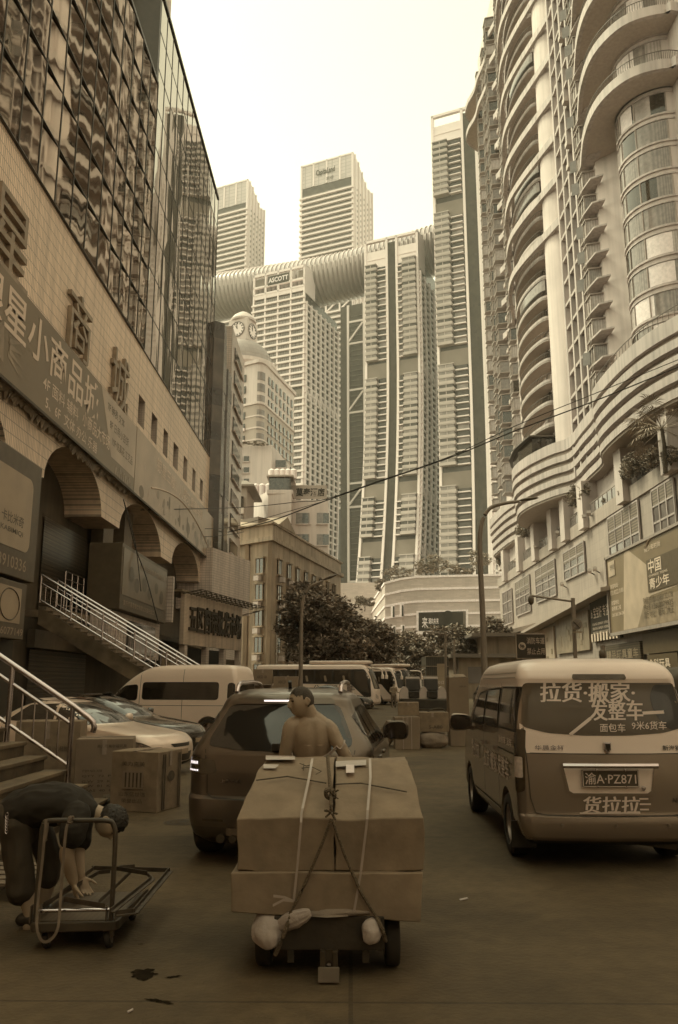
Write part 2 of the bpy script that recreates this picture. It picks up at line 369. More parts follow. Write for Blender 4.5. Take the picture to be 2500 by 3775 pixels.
MB().box(-11.88, -11.82, 43.6, 49.8, 3.2, 4.9).build('shop_window', m_glassd, LB, world=True)

# raised characters on the wall: things of the sign
m_letter = M('weathered_letter', .22, .75, .5, na=.25, ns=2)
S = thing('wall_characters', 'big raised brush characters fixed to the ribbed tile wall', 'sign', (-A + .1, 36, 16.4))
text('星', (-A + .02, 26.3, 16.6), UY, UZ, 3.4, 3.2, m_letter, S, 'character', .0, .2)
text('商', (-A + .02, 34.5, 16.7), UY, UZ, 3.1, 3.1, m_letter, S, 'character', .0, .2)
text('城', (-A + .02, 41.4, 16.5), UY, UZ, 3.3, 3.3, m_letter, S, 'character', .0, .2)
# banners
m_banD = M('banner_print_dark', .15, .9, .45, na=.1, ns=.4); m_banL = M('banner_print_pale', .36, .65, .45, na=.15, ns=.5)
m_banT = M('banner_text_pale', .6, .55, .5, na=.05); m_banM = M('banner_print_mid', .21, .75, .45, na=.35, ns=.7)
BX = -12.55
def ban(name, label, y0, y1, z0, z1, mat):
    t = thing(name, label, 'banner', (BX, (y0 + y1) / 2, z0))
    MB().box(BX - .12, BX, y0, y1, z0, z1).build('panel', mat, t, world=True); return t
T1 = ban('shop_banner', 'dark banner with big brush characters and floor directory below the raised wall characters', 20, 45.9, 12.45, 16.4, m_banD)
X = BX + .012
text('银星小商品城', (X, 25.0, 14.25), UY, UZ, 13.6, 1.9, m_banT, T1, 'lettering', .012)
text('4F 面料 辅料', (X, 31.4, 13.45), UY, UZ, 4.4, .62, m_banT, T1, 'lettering', .006)
text('5、6F  文体 办公 乐器', (X, 31.8, 12.72), UY, UZ, 7.0, .58, m_banT, T1, 'lettering', .006)
text('小商品大市场', (X, 36.4, 13.5), UY, UZ, 4.4, .75, m_banT, T1, 'lettering', .012)
MB().add([(X - .004, 38.9, 16.38), (X - .004, 45.85, 16.38), (X - .004, 45.85, 13.3), (X - .004, 41.2, 13.3)], [(0, 1, 2, 3)]).build('pale_field', m_banL, T1, world=True)
m_banK = M('banner_text_dark', .07, .95, .5)
for i, s in enumerate(('7F 钟表 文体', '8F 日用小百货', '10F 仿真花 工艺品')):
    text(s, (X, 40.1 + .55 * i, 15.5 - .8 * i), UY, UZ, 3.2 + .45 * i, .52, m_banK, T1, 'lettering', .006)
hb = MB(); cxy = (26.6, 13.6)
hb.add([(X, 25.5, 13.9), (X, 27.4, 14.5), (X, 27.6, 13.0), (X, 25.6, 13.3)], [(0, 1, 2, 3)])
for a in (-50, -20, 10, 40): hb.add([(X, 27.8 + .2 * math.cos(R(a)), 13.75 + .35 * math.sin(R(a)) - .12), (X, 29.0 * 1 + .3 * math.cos(R(a)), 13.75 + 1.0 * math.sin(R(a))), (X, 27.8 + .2 * math.cos(R(a)), 13.75 + .35 * math.sin(R(a)) + .12)], [(0, 1, 2)])
hb.build('horn_drawing', m_banM, T1, world=True)
for k in range(9): MB().box(X - .002, X + .004, 42.0 + k * .38, 42.3 + k * .38, 12.55, 12.8 + .5 * random.random()).build('skyline_drawing', m_banM, T1, world=True)
T2 = ban('toy_market_banner', 'pale printed banner of baby and toy pictures beyond the dark banner', 46.0, 75.5, 12.45, 16.5, m_banL)
text('银星三楼、儿婴玩具童车城', (X, 51.2, 15.15), UY, UZ, 17, 1.0, m_banT, T2, 'lettering', .012)
rn = random.Random(3)
def fan(y, z, r, n=14, sq=1.): return MB().add([(X + .004 * rn.random(), y + r * math.cos(2 * PI * i / n) * sq, z + r * math.sin(2 * PI * i / n)) for i in range(n)], [tuple(range(n))])
q = MB()
for i in range(46):
    y = 47 + 28 * rn.random(); fan(y, 12.75 + rn.random() * (1.5 if y > 52 else 2.6), .14 + .38 * rn.random(), sq=.5 + rn.random()).build('toy_picture', (m_banM, M('banner_print_grey', .15, .8, .5), M('banner_print_light', .40, .55, .5))[i % 3], T2, world=True)
arc = MB(); arc.tube([(X, 50 + 22 * i / 20, 13.0 + 1.9 * math.sin(PI * (i + 3) / 24)) for i in range(21)], .05, 5); arc.build('arc_line', m_banT, T2, world=True)
fr = MB(); fr.bar((BX + .03, 20, 12.4), (BX + .03, 75.5, 12.4), .12); fr.build('banner_rail', m_rust, T2, world=True)
# torn cloth strip hanging under the dark banner
tc = MB(); rn = random.Random(11); ys = [20 + .22 * i for i in range(118)]; zs = [12.36 - .10 - .20 * rn.random() ** 3 - (.22 if 25 < y < 41 else 0) * rn.random() ** 2 for y in ys]
for i in range(len(ys) - 1): tc.quad((-12.9 + .1 * rn.random(), ys[i], zs[i]), (-12.9 + .1 * rn.random(), ys[i + 1], zs[i + 1]), (-12.7, ys[i + 1], 12.45), (-12.7, ys[i], 12.45))
tag(tc.build('torn_cloth', m_banM, base=True), 'torn old banner cloth hanging ragged below the dark banner', 'cloth')

# left shop sign block (phone numbers)
SB = thing('shop_sign_board', 'dark two-tier shop sign board with phone numbers at the left edge above the near stairs', 'sign', (-10.9, 24, 3.1))
m_sign = M('sign_board_brown', .07, .95, .45, na=.15); m_signp = M('sign_panel_pale', .28, .8, .4, na=.12, ns=.8); m_signt = M('sign_text_cream', .26, .75, .5, na=.05)
MB().box(-11.6, -10.8, 17, 27.6, 4.95, 9.0).build('upper_board', m_sign, SB, world=True, bevel=.03)
MB().box(-11.6, -10.86, 17, 27.2, 3.0, 4.85).build('lower_board', m_sign, SB, world=True, bevel=.03)
def rrect(x, y0, y1, z0, z1, r, t=.03, n=5):
    pts = []
    for (cy_, cz_, a0) in ((y1 - r, z1 - r, 0), (y0 + r, z1 - r, 90), (y0 + r, z0 + r, 180), (y1 - r, z0 + r, 270)):
        for i in range(n + 1): a = R(a0 + 90 * i / n); pts.append((x, cy_ + r * math.cos(a), cz_ + r * math.sin(a)))
    return MB().prism(pts, (t, 0, 0))
rrect(-10.81, 18, 26.9, 5.85, 8.35, .35).build('pale_panel', m_signp, SB, world=True)
text('卡比米奇', (-10.775, 24.55, 6.6), UY, UZ, 1.75, .36, m_sign, SB, 'lettering', .01)
text('KABIMIQI', (-10.775, 24.55, 6.28), UY, UZ, 1.75, .2, m_sign, SB, 'lettering', .01)
text('13358 13883910336', (-10.79, 21.6, 5.2), UY, UZ, 5.2, .4, m_signt, SB, 'lettering', .008)
text('63824082 15826077149', (-10.85, 22.1, 3.12), UY, UZ, 5.0, .24, m_signt, SB, 'lettering', .008)
for y0, y1 in ((23.0, 24.75), (24.95, 26.75)): MB().box(-10.87, -10.84, y0, y1, 3.5, 4.65).build('picture_panel', m_signp, SB, world=True)
cr = MB(); cr.tube([(-10.83, 25.85 + .75 * math.cos(2 * PI * i / 28), 4.08 + .5 * math.sin(2 * PI * i / 28)) for i in range(29)], .02, 5); cr.build('ring_drawing', m_sign, SB, world=True)
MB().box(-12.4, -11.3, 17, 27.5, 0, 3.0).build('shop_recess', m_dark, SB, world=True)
# fruit tea sign box under the arches
FS = thing('fruit_sign_box', 'boxy shop sign with fruit pictures hanging under the third arch', 'sign', (-11.8, 46.5, 5.2))
MB().box(-13.2, -11.5, 40.6, 50.9, 5.25, 8.6).build('box', m_sign, FS, world=True, bevel=.03)
MB().box(-11.5, -11.47, 40.8, 50.7, 6.0, 8.4).build('picture_panel', M('fruit_panel', .12, .85, .4, na=.3, ns=.5), FS, world=True)
text('新鲜三三水果港式甜品奶茶', (-11.44, 44.2, 7.75), UY, UZ, 6.0, .3, m_signt, FS, 'lettering', .006)
text('重庆市蔓雪餐饮有限公司委托加工', (-11.48, 41.2, 5.5), UY, UZ, 6.6, .28, m_signt, FS, 'lettering', .006)
for y, z, s_ in ((42.4, 7.2, .42), (43.6, 6.75, .4), (45.2, 7.0, .42), (46.4, 6.6, .36), (48.0, 7.1, .34), (49.4, 6.7, .4)):
    X = -11.46; fan(y, z, s_, 16, 1.25).build('fruit_picture', m_sign, FS, world=True)
# curtain-market block
m_cw = M('ribbed_cream_panel', .5, .6, .5, na=.15, ns=.5, brick=dict(ax='xy,z', w=1.4, h=.09, m=.012, d=.62, q=.03), streak=.35)
CB = thing('curtain_market_block', 'low cream block with large dark characters beyond the arches', 'building', (-10.5, 60, 0))
P0, P1 = V((-11.2, 54.5, 0)), V((-8.75, 65.5, 0)); dr = (P1 - P0).normalized(); nr = V((dr.y, -dr.x, 0))
def panel(s0, s1, z0, z1, t, off=0.):
    a, c = P0 + dr * s0 + nr * off, P0 + dr * s1 + nr * off; mid = (a + c) / 2
    return MB().obox((mid.x, mid.y, (z0 + z1) / 2), dr * ((s1 - s0) / 2), nr * (t / 2), (0, 0, (z1 - z0) / 2))
LN = (P1 - P0).length
panel(0, LN, 4.15, 7.6, .3).build('sign_wall', m_cw, CB, world=True)
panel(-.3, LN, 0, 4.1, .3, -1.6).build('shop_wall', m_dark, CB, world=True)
panel(-.6, LN, 7.6, 7.75, 2.0, -.8).build('roof_slab', m_soffit, CB, world=True)
for s in (.4, 4.2, 7.6, 10.9): panel(s, s + .45, 0, 4.14, .4, -.1).build('pillar', m_tile2, CB, world=True)
MB().box(-13, -11.25, 51.6, 52.0, 5.4, 8.3).build('end_wall', m_tilew, CB, world=True)
o_ = P0 + nr * .17
text('五区窗帘批发市场', o_ + dr * .7 + UZ * 5.0, dr, UZ, LN - 1.2, 1.9, M('dark_sign_letter', .035, .9, .5), CB, 'lettering', .015, .12)
aw = MB()
for i in range(13): s = LN * i / 12; a = P0 + dr * s + UZ * 7.5; aw.bar(a, a + nr * 1.3 + UZ * .25, .06); aw.bar(a + nr * 1.3 + UZ * .25, a + nr * 1.3 - UZ * .1, .06)
for k in range(5): aw.bar(P0 + nr * (.3 + .26 * k) + UZ * (7.55 + .05 * k), P1 + dr * 2 + nr * (.3 + .26 * k) + UZ * (7.55 + .05 * k), .05)
aw.build('canopy_frame', m_rust, CB, world=True)
panel(.2, 3.8, 1.6, 3.9, .05, -1.4).build('shop_sign', m_signp, CB, world=True); panel(8.2, 10.6, 1.2, 3.4, .05, -.2).build('shop_sign', m_sign, CB, world=True)
text('窗帘布艺', P0 + dr * 8.4 - nr * .16 + UZ * 2.6, dr, UZ, 2.0, .45, m_signt, CB, 'lettering', .006)
# white tiled wall above the market roof
w = MB(); Q0, Q1 = V((-11.9, 70, 0)), V((-9.6, 78, 0))
w.add([(Q0.x, Q0.y, 7.9), (Q1.x, Q1.y, 7.9), (Q1.x, Q1.y, 13.2), (Q0.x, Q0.y, 13.2), (-20, 70, 7.9), (-20, 78, 7.9), (-20, 78, 13.2), (-20, 70, 13.2)], [(0, 1, 2, 3), (4, 7, 6, 5), (0, 4, 5, 1), (3, 2, 6, 7), (0, 3, 7, 4), (1, 5, 6, 2)])
w.build('low_white_block', m_tilew, LB, world=True)

c = MB(); c.box(-A - 5, -A, -70, 13.9, 0, ZG); c.build('rear_wall', m_tile, LB, world=True)
RBK = thing('unseen_rear_block', 'plain unseen building behind the viewer, added to darken street and reflections', 'building', (0, -75, 0))  # unseen block added behind the camera, holds back light and darkens window reflections
MB().box(-30, 60, -95, -70, 0, 58).build('wall', m_tile2, RBK, world=True)
its = [MB().box(-27 + 4 * i, -25 + 4 * i, -69.95, -69.8, 4 + 3.6 * j, 6.2 + 3.6 * j) for i in range(20) for j in range(9)]
many(RBK, 'window', its, m_glassd)
# ------------------------------------------------------------------ stairs with steel railings
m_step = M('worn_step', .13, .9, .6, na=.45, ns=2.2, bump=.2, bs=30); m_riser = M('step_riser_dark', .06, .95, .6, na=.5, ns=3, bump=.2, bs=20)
NS = thing('near_stairs', 'worn concrete stairs behind the bending man, coming down to the road', 'stairs', (-4.5, 9, 0))
nb = MB()
for i in range(12):
    x1 = -3.2 - .285 * i; z1 = .12 + .18 * i
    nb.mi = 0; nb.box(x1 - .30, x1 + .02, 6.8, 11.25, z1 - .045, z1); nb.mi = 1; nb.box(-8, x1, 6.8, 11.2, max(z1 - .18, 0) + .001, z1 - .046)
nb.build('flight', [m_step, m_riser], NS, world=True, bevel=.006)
nb = MB(); rn = random.Random(2)
for i in range(16): c = V((-3.3 + .5 * rn.random(), 11.2 + .3 * rn.random(), 0)); nb.obox(c + V((0, 0, .04)), (.06, .03, 0), (-.02, .05, .01), (0, 0, .04 + .06 * rn.random()))
nb.build('broken_edge', m_riser, NS, world=True, bevel=.01)
RA = thing('steel_railing', 'polished steel railing with a curled end on the near stairs', 'railing', (-4.2, 11.1, .3))
yr = 11.1; g_ = lambda x: .12 + .18 * ((-3.2 - x) / .285)
def rl(h, x0, x1): return [V((x0, yr, g_(x0) + h)), V((x1, yr, g_(x1) + h))]
p0 = at(274, 2605, yr); xp = p0.x
top = [V((xp - 3.2, yr, p0.z + .632 * 3.2)), p0, V((xp + .2, yr, p0.z - .14)), V((xp + .265, yr, p0.z - .2)), V((xp + .285, yr, p0.z - .27)), V((xp + .27, yr, p0.z - .33))]
MB().tube(top, .038, 12).build('top_rail', m_chrome, RA, world=True, smooth=True)
for (dx, nm) in ((0, 'post'), (-.85, 'post'), (-1.7, 'post'), (-2.55, 'post')):
    x = xp - .02 + dx; zt = p0.z - .632 * dx; MB().tube([(x, yr, max(zt - 1.0, 0)), (x, yr, zt)], .034, 12).build(nm, m_chrome, RA, world=True, smooth=True)
    if dx:
        for k, h in (('middle_rail', -.25), ('bottom_rail', -.78)):
            MB().tube([(x + .03, yr, zt + h), (x + .82, yr, zt + h - .632 * .79)], .026, 10).build(k, m_chrome, RA, world=True, smooth=True)
        for j in range(1, 5):
            xx = x + .17 * j; zz = zt - .632 * .17 * j; MB().tube([(xx, yr, zz - .78), (xx, yr, zz - .25)], .012, 8).build('baluster', m_chrome, RA, world=True, smooth=True)
FSR = thing('far_stairs', 'long side stair with stained stringer rising to the upper shops behind the minibus', 'stairs', (-9, 36, 0))
m_str = M('stained_stringer', .10, .9, .8, na=.7, ns=1.1, bump=.3, bs=4); SY = 35.0
fs = MB(); top_x, top_z, ft_x = -13.4, 4.85, -5.0; nst = 27; run = (ft_x - top_x) / nst; rise = top_z / nst
for i in range(nst):
    x1 = ft_x - run * i; z1 = rise * (i + 1); fs.mi = 0; fs.box(x1 - run - .02, x1, SY + .05, SY + 2.2, z1 - .05, z1); fs.mi = 1; fs.box(x1 - run, x1 - .02, SY + .1, SY + 2.2, z1 - rise, z1 - .051)
fs.build('flight', [m_step, M('tiled_riser', .2, .7, .5, na=.5, ns=9)], FSR, world=True)
st = [(ft_x, SY, .0), (top_x, SY, top_z - .02), (top_x, SY, top_z - .75), (ft_x - 1.1, SY, -.05)]
MB().prism(st, (0, .22, 0)).build('stringer', m_str, FSR, world=True)
def railing2(name, label, y, par_x0, par_x1):
    t = thing(name, label, 'railing', (-9, y, 0)); zz = lambda x: rise + (ft_x - x) / (ft_x - top_x) * top_z
    for nm, h, r in (('top_rail', 1.2, .045), ('middle_rail', .85, .03), ('bottom_rail', .12, .03)): MB().tube([(par_x0, y, zz(par_x0) + h), (par_x1, y, zz(par_x1) + h)], r, 8).build(nm, m_chrome, t, world=True, smooth=True)
    n = 7
    for i in range(n):
        x = par_x0 + (par_x1 - par_x0) * i / (n - 1); MB().tube([(x, y, zz(x)), (x, y, zz(x) + 1.2)], .04, 8).build('post', m_chrome, t, world=True, smooth=True)
        if i < n - 1:
            for j in range(1, 6):
                xx = x + (par_x1 - par_x0) / (n - 1) * j / 6; MB().tube([(xx, y, zz(xx) + .12), (xx, y, zz(xx) + .85)], .015, 6).build('baluster', m_chrome, t, world=True)
railing2('steel_railing', 'long steel railing on the road side of the far stairs, above the minibus', SY + .05, top_x, ft_x); railing2('steel_railing', 'dimmer steel railing on the wall side of the far stairs', SY + 2.1, top_x, ft_x)
gt = thing('landing_gate', 'small steel gate with bent tube pattern on the upper landing', 'gate', (-13, 36.5, 4.88))
gb = MB(); gx = lambda a, z: V((-13.0, 36.9 + a, 4.88 + z))
for z in (.2, .9, 1.4, 1.75): gb.tube([gx(0, z), gx(2.6, z)], .03, 6)
for a in (0, .9, 1.7, 2.6): gb.tube([gx(a, 0), gx(a, 1.75)], .03, 6)
gb.build('tube_frame', m_chrome, gt, world=True)
gb = MB()
for i in range(24): gb.tube([gx(2.9 + .2 * i, 0), gx(2.9 + .2 * i, .85)], .018, 5)
gb.build('low_bars', m_chrome, gt, world=True)

# ------------------------------------------------------------------ right residential tower on a podium (modelled about the eye at scale SR)
SR = 1.3
def rs(p): p = V(p); return V((p.x * SR, p.y * SR, (p.z - CZ) * SR + CZ))
class RB(MB):
    def build(s, *a, **k): s.v = [tuple(rs(p)) for p in s.v]; k['world'] = True; return MB.build(s, *a, **k)
m_conc = M('pale_render', .5, .30, .7, na=.10, ns=.22, streak=.16, bump=.1, bs=5); m_conc2 = M('podium_panel', .33, .42, .6, na=.08, ns=.3, streak=.2, brick=dict(ax='xy,z', w=1.6, h=.95, m=.02, d=.82, q=.04))
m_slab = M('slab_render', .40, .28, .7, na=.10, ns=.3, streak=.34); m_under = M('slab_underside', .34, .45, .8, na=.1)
m_rail = M('balcony_rail', .07, .6, .5); m_bay = M('bay_frame', .26, .4, .5)
RT = thing('apartment_tower', 'tall pale apartment tower with wavy concrete ribbons, round balconies and striped base', 'building', rs((26, 85, 0)))
core = [(22.2, 121), (22.2, 99.5), (23.2, 97), (22.4, 84.2), (22.2, 77), (22.9, 71.8), (22.9, 70.2), (22.6, 66.5), (24.6, 64.5), (26, 57), (26, -62), (60, -62), (60, 121)]
RB().prism([(x, y, 18) for x, y in core], (0, 0, 88)).build('wall', m_conc, RT)
# round column wall
RB().lathe([(3.1, 20), (3.1, 106)], 36, Matrix.Translation((24.4, 80.6, 0))).build('round_wall', m_conc, RT, smooth=True)
# cylinder of curved windows
CX_, CY_, CR_ = 26.0, 60.4, 3.3
RB().lathe([(CR_, 20.5), (CR_, 106)], 44, Matrix.Translation((CX_, CY_, 0))).build('round_bay_wall', m_conc, RT, smooth=True)
FH = 2.43; zw = [27.2 + FH * i for i in range(32)]
def arc_strip(cx, cy, r0, r1, z0, z1, a0, a1, n=14):
    m = RB()
    ps = [(math.cos(R(a0 + (a1 - a0) * i / n)), math.sin(R(a0 + (a1 - a0) * i / n))) for i in range(n + 1)]
    rings = [[V((cx + r * c, cy + r * s, z)) for (r, z) in ((r0, z0), (r1, z0), (r1, z1), (r0, z1))] for c, s in ps]
    m.loft(rings); return m
rw = random.Random(21)
for i, z in enumerate(zw):
    arc_strip(CX_, CY_, CR_, CR_ + .16, z - .72, z - .55, 95, 268).build('band', m_slab, RT, smooth=True)
    arc_strip(CX_, CY_, CR_, CR_ + .12, z + 1.28, z + 1.4, 95, 268).build('band', m_slab, RT, smooth=True)
    wnd = arc_strip(CX_, CY_, CR_ - .05, CR_ + .03, z - .5, z + 1.25, 108, 258, 30); k = len(wnd.f) - 2
    pm = [rw.choice((0, 0, 0, 1, 2)) for _ in range(6)]; wnd.m = [pm[(j // 4) * 6 // 31] for j in range(k)] + [0, 0]
    o = wnd.build('curved_window', [m_curt, m_glassd, M('sheer_curtain', .36, .3, .2, wave={'ax': 'xy,z', 's': 1.6, 'd': .7})], RT)
    fr = RB()
    for a in (108, 130, 160, 185, 215, 258):
        c_, s_ = math.cos(R(a)), math.sin(R(a)); fr.bar((CX_ + (CR_ + .06) * c_, CY_ + (CR_ + .06) * s_, z - .5), (CX_ + (CR_ + .06) * c_, CY_ + (CR_ + .06) * s_, z + 1.25), .09)
    fr.build('frame', m_bay, o)
    rg = RB()   # blinds as pale boards inside some panes
    a0 = rw.choice((110, 132, 187, 217)); arc_strip(CX_, CY_, CR_ + .032, CR_ + .045, z - .48, z + 1.22, a0, a0 + rw.choice((18, 24, 34)), 6).build('blind', M('blind_white', .6, .2), o)
# wavy ribbons and round upper balconies
pl = [(26.2, 55.2), (24.4, 55.0), (22.0, 56.2), (20.6, 59.2), (20.6, 63.2), (21.6, 68), (22.3, 72.5), (21.9, 76.5), (20.9, 80.5), (19.9, 84.5), (19.3, 88.5), (19.6, 92.5), (20.6, 96.5), (21.5, 100), (21.9, 103.5), (21.1, 107.5), (21.5, 111.5), (21.0, 115.5), (20.9, 118.5), (20.2, 121.5), (20.4, 124.5), (22.6, 127)]
path = [V((p.x, p.y, 0)) for p in catmull([(x, y, 0) for x, y in pl], 5)]
def ribbon(z0, h, t, pts, name, mat):
    n = len(pts); rings = []
    for i, p in enumerate(pts):
        d = (pts[min(i + 1, n - 1)] - pts[max(i - 1, 0)]).normalized(); nn = V((d.y, -d.x, 0)); nn = nn if nn.x > 0 else -nn
        a, b = p, p + nn * t
        rings.append([V((a.x, a.y, z0)), V((b.x, b.y, z0)), V((b.x, b.y, z0 + h)), V((a.x, a.y, z0 + h))])
    m = RB(); m.loft(rings); return m.build(name, mat, RT, smooth=True)
def railing_along(pts, z, h, name, parent, step=3, fn=RB):
    m = fn(); m.tube([p + V((0, 0, z + h)) for p in pts], .035, 5)
    for p, q in zip(pts, pts[1:]):
        for k in range(step): c = p + (q - p) * (k / step); m.bar(c + V((0, 0, z)), c + V((0, 0, z + h)), .03)
    return m.build(name, m_rail, parent)
for k in range(11):
    z = 48.3 + 4.95 * k; full = k != 99
    ribbon(z, .85, .38, path if z > 92 else path[:74], 'ribbon', m_slab)
    # balcony slab at the cylinder
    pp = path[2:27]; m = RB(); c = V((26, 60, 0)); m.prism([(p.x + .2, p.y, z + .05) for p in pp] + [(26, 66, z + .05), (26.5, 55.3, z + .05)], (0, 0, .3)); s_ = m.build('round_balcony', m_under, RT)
    railing_along([V((p.x + .15, p.y, 0)) for p in pp], z + .85, .75, 'railing', s_)
    pp = path[90:]
    if z > 92: m = RB(); m.prism([(p.x + .1, p.y, z + .05) for p in pp] + [(24, 126.5, z + .05), (24, 117, z + .05)], (0, 0, .3)); m.build('corner_balcony', m_under, RT)
    for (x, y, x2, y2) in ((21.9, 76.6, 24, 76.6), (20.7, 80.6, 23, 80.6), (22.0, 70.0, 24, 70), (21.4, 101, 23, 101)): RB().bar((x + .2, y, z + .35), (x2, y2, z + .35), .5, .45).build('strut', m_slab, RT)
# round balconies column with railings (every floor)
bp = [V(p) for p in catmull([(22.4, 82.9, 0), (21.3, 83.4, 0), (20.5, 86, 0), (20.2, 89, 0), (20.4, 92.2, 0), (21.2, 95.2, 0), (22.4, 97, 0)], 4)]
for i in range(33):
    z = 26.0 + FH * i
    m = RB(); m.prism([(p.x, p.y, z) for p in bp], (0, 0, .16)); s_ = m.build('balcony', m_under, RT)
    n = len(bp); rings = []
    for j, p in enumerate(bp):
        q = p + (V((24, 90, 0)) - p).normalized() * .15; rings.append([V((p.x, p.y, z - .05)), V((q.x, q.y, z - .05)), V((q.x, q.y, z + .42)), V((p.x, p.y, z + .42))])
    m = RB(); m.loft(rings); m.build('parapet', m_slab, s_, smooth=True)
    railing_along(bp[1:-1], z + .42, .6, 'railing', s_, 2)
    if i % 2 == 0: RB().box(22.0, 22.3, 85.2, 89.2, z + .2, z + 2.1).build('balcony_door', m_glassd, RT)
    if i in (7, 12, 13, 19): RB().prism([(p.x + .1, p.y, z + 1.05) for p in bp[3:14]], (0, 0, 1.3)).build('balcony_glazing', m_curt, RT)
# bay windows: near column beside the cylinder, three far columns
wi, fi = [], []
bays = []
for (x, y, w_, d_, zs_) in ((22.6, 68.2, 2.1, .95, zw), (22.2, 101.8, 1.9, .7, zw), (22.2, 107.5, 2.4, 1.2, zw), (22.2, 113.5, 2.2, .7, zw), (22.2, 118.4, 1.6, .8, zw)):
    for z in zs_[:31]:
        z -= rw.choice((0, 0, .05)); m = RB(); h = 1.55
        P = [(x + .2, y - w_ / 2), (x - d_, y - w_ / 2 + .35), (x - d_, y + w_ / 2 - .35), (x + .2, y + w_ / 2)]
        m.mi = rw.choice((1, 1, 2, 3)); m.prism([(a, b, z - .45) for a, b in P], (0, 0, h)); m.mi = 0
        Pi = [(a - .14 * (a < x), b + (.14 if b > y else -.14)) for a, b in P]
        m.prism([(a, b, z - .6) for a, b in Pi], (0, 0, .15)); m.prism([(a, b, z + h - .45) for a, b in Pi], (0, 0, .13))
        for a, b in P[1:3] + [(x - d_, y)]: m.bar((a - .03, b, z - .5), (a - .03, b, z + h - .45), .09)
        bays.append((V((x, y, z)).length, m))
bays.sort(key=lambda b: b[0]); rw.random()
many(RT, 'bay_window', [b[1] for b in bays], [m_bay, m_curt, m_glassd, MATS['sheer_curtain']])
m_ac = M('aircon_white', .38, .35, .5, na=.15)
for k, z in enumerate(zw[:24]):
    for y, x in ((70.9, 21.3), (104.5, 21.6), (98.6, 21.8)):
        if rw.random() < .45: RB().box(x, x + .5, y - .4, y + .4, z - .9, z - .35).build('air_conditioner', m_ac, RT)
    if rw.random() < .5: RB().obox((21.35, 69.3 - rw.random(), z + .5), (.28, -.22, 0), (.01, .012, 0), (0, 0, .6)).build('open_sash', m_glassl, RT)
# grid frame of recessed windows between round wall and bays, curved slab edges at the bays
m = RB()
for y in (70.2, 72.2, 74.2, 76.4): m.box(21.75, 22.9, y - .22, y + .22, 21, 106)
for z in zw: m.box(21.8, 22.6, 70, 76.6, z - .75, z - .45)
m.build('grid_frame', m_slab, RT)
its = []
for z in zw:
    for y in (71.2, 73.2, 75.3): its.append(RB().box(22.55, 22.85, y - .75, y + .75, z - .4, z + 1.4))
its2 = []
many(RT, 'window', its, m_glassl)
for z in zw:
    RB().prism([(22.7, 65.0, z - .75), (21.7, 65.6, z - .75), (21.45, 67.5, z - .75), (21.9, 69.8, z - .75), (22.9, 70.2, z - .75)], (0, 0, .16)).build('curved_ledge', m_slab, RT)
for z in zw[2:20:3]: RB().box(25.7, 26.05, 46.5, 49, z, z + 1.5).build('side_window', m_glassd, RT)
for i in range(26, 32):
    z = 27.2 + FH * (i - 12) + 14; RB().box(25.8, 26.04, 51 - 8.6, 53 - 8.4, z, z + 1.6).build('near_window', m_glassd, RT)
# striped base following the plan, open colonnade below it
base = catmull([(26.5, 40, 0), (22.4, 48, 0), (20.6, 53, 0), (20.0, 58, 0), (20.1, 64, 0), (21.2, 67.4, 0), (21.4, 72, 0), (21.6, 77, 0), (20.6, 79, 0), (19.9, 80.6, 0), (18.9, 84, 0), (18.4, 88, 0), (18.9, 92, 0), (20.0, 95.5, 0), (21.4, 97.4, 0), (21.5, 102, 0), (20.9, 108, 0), (20.8, 118, 0), (21.5, 121, 0)], 3)
for k in range(4):
    ribbon(20.0 + 1.05 * k, .62, 1.2, [p + V((.35 - .12 * k, 0, 0)) for p in base], 'base_stripe', m_slab)
    ribbon(20.62 + 1.05 * k, .43, 1.0, [p + V((.72 - .12 * k, 0, 0)) for p in base], 'base_groove', m_under)
ribbon(24.2, 1.1, .3, base, 'base_parapet', m_slab)
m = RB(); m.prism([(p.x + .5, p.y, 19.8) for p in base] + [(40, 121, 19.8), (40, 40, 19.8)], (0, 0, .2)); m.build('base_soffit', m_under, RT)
m = RB(); m.prism([(p.x + .5, p.y, 24.3) for p in base] + [(40, 121, 24.3), (40, 40, 24.3)], (0, 0, .2)); m.build('terrace', m_under, RT)
railing_along([p + V((.2, 0, 0)) for p in base[2:18]], 25.3, .8, 'terrace_railing', RT, 3)
m = RB(); m.prism([(19.2, 82.5, 25.3), (18.7, 87, 25.3), (18.9, 91, 25.3), (19.8, 94.5, 25.3), (22, 94.5, 25.3), (22, 82.5, 25.3)], (0, 0, 1.6)); o = m.build('terrace_glasshouse', m_glassd, RT)
m = RB(); m.prism([(18.8, 82, 26.9), (18.2, 87, 26.9), (18.5, 91.3, 26.9), (19.5, 95, 26.9), (22.2, 95, 26.9), (22.2, 82, 26.9)], (0, 0, .14)); m.build('glasshouse_roof', m_rail, o)
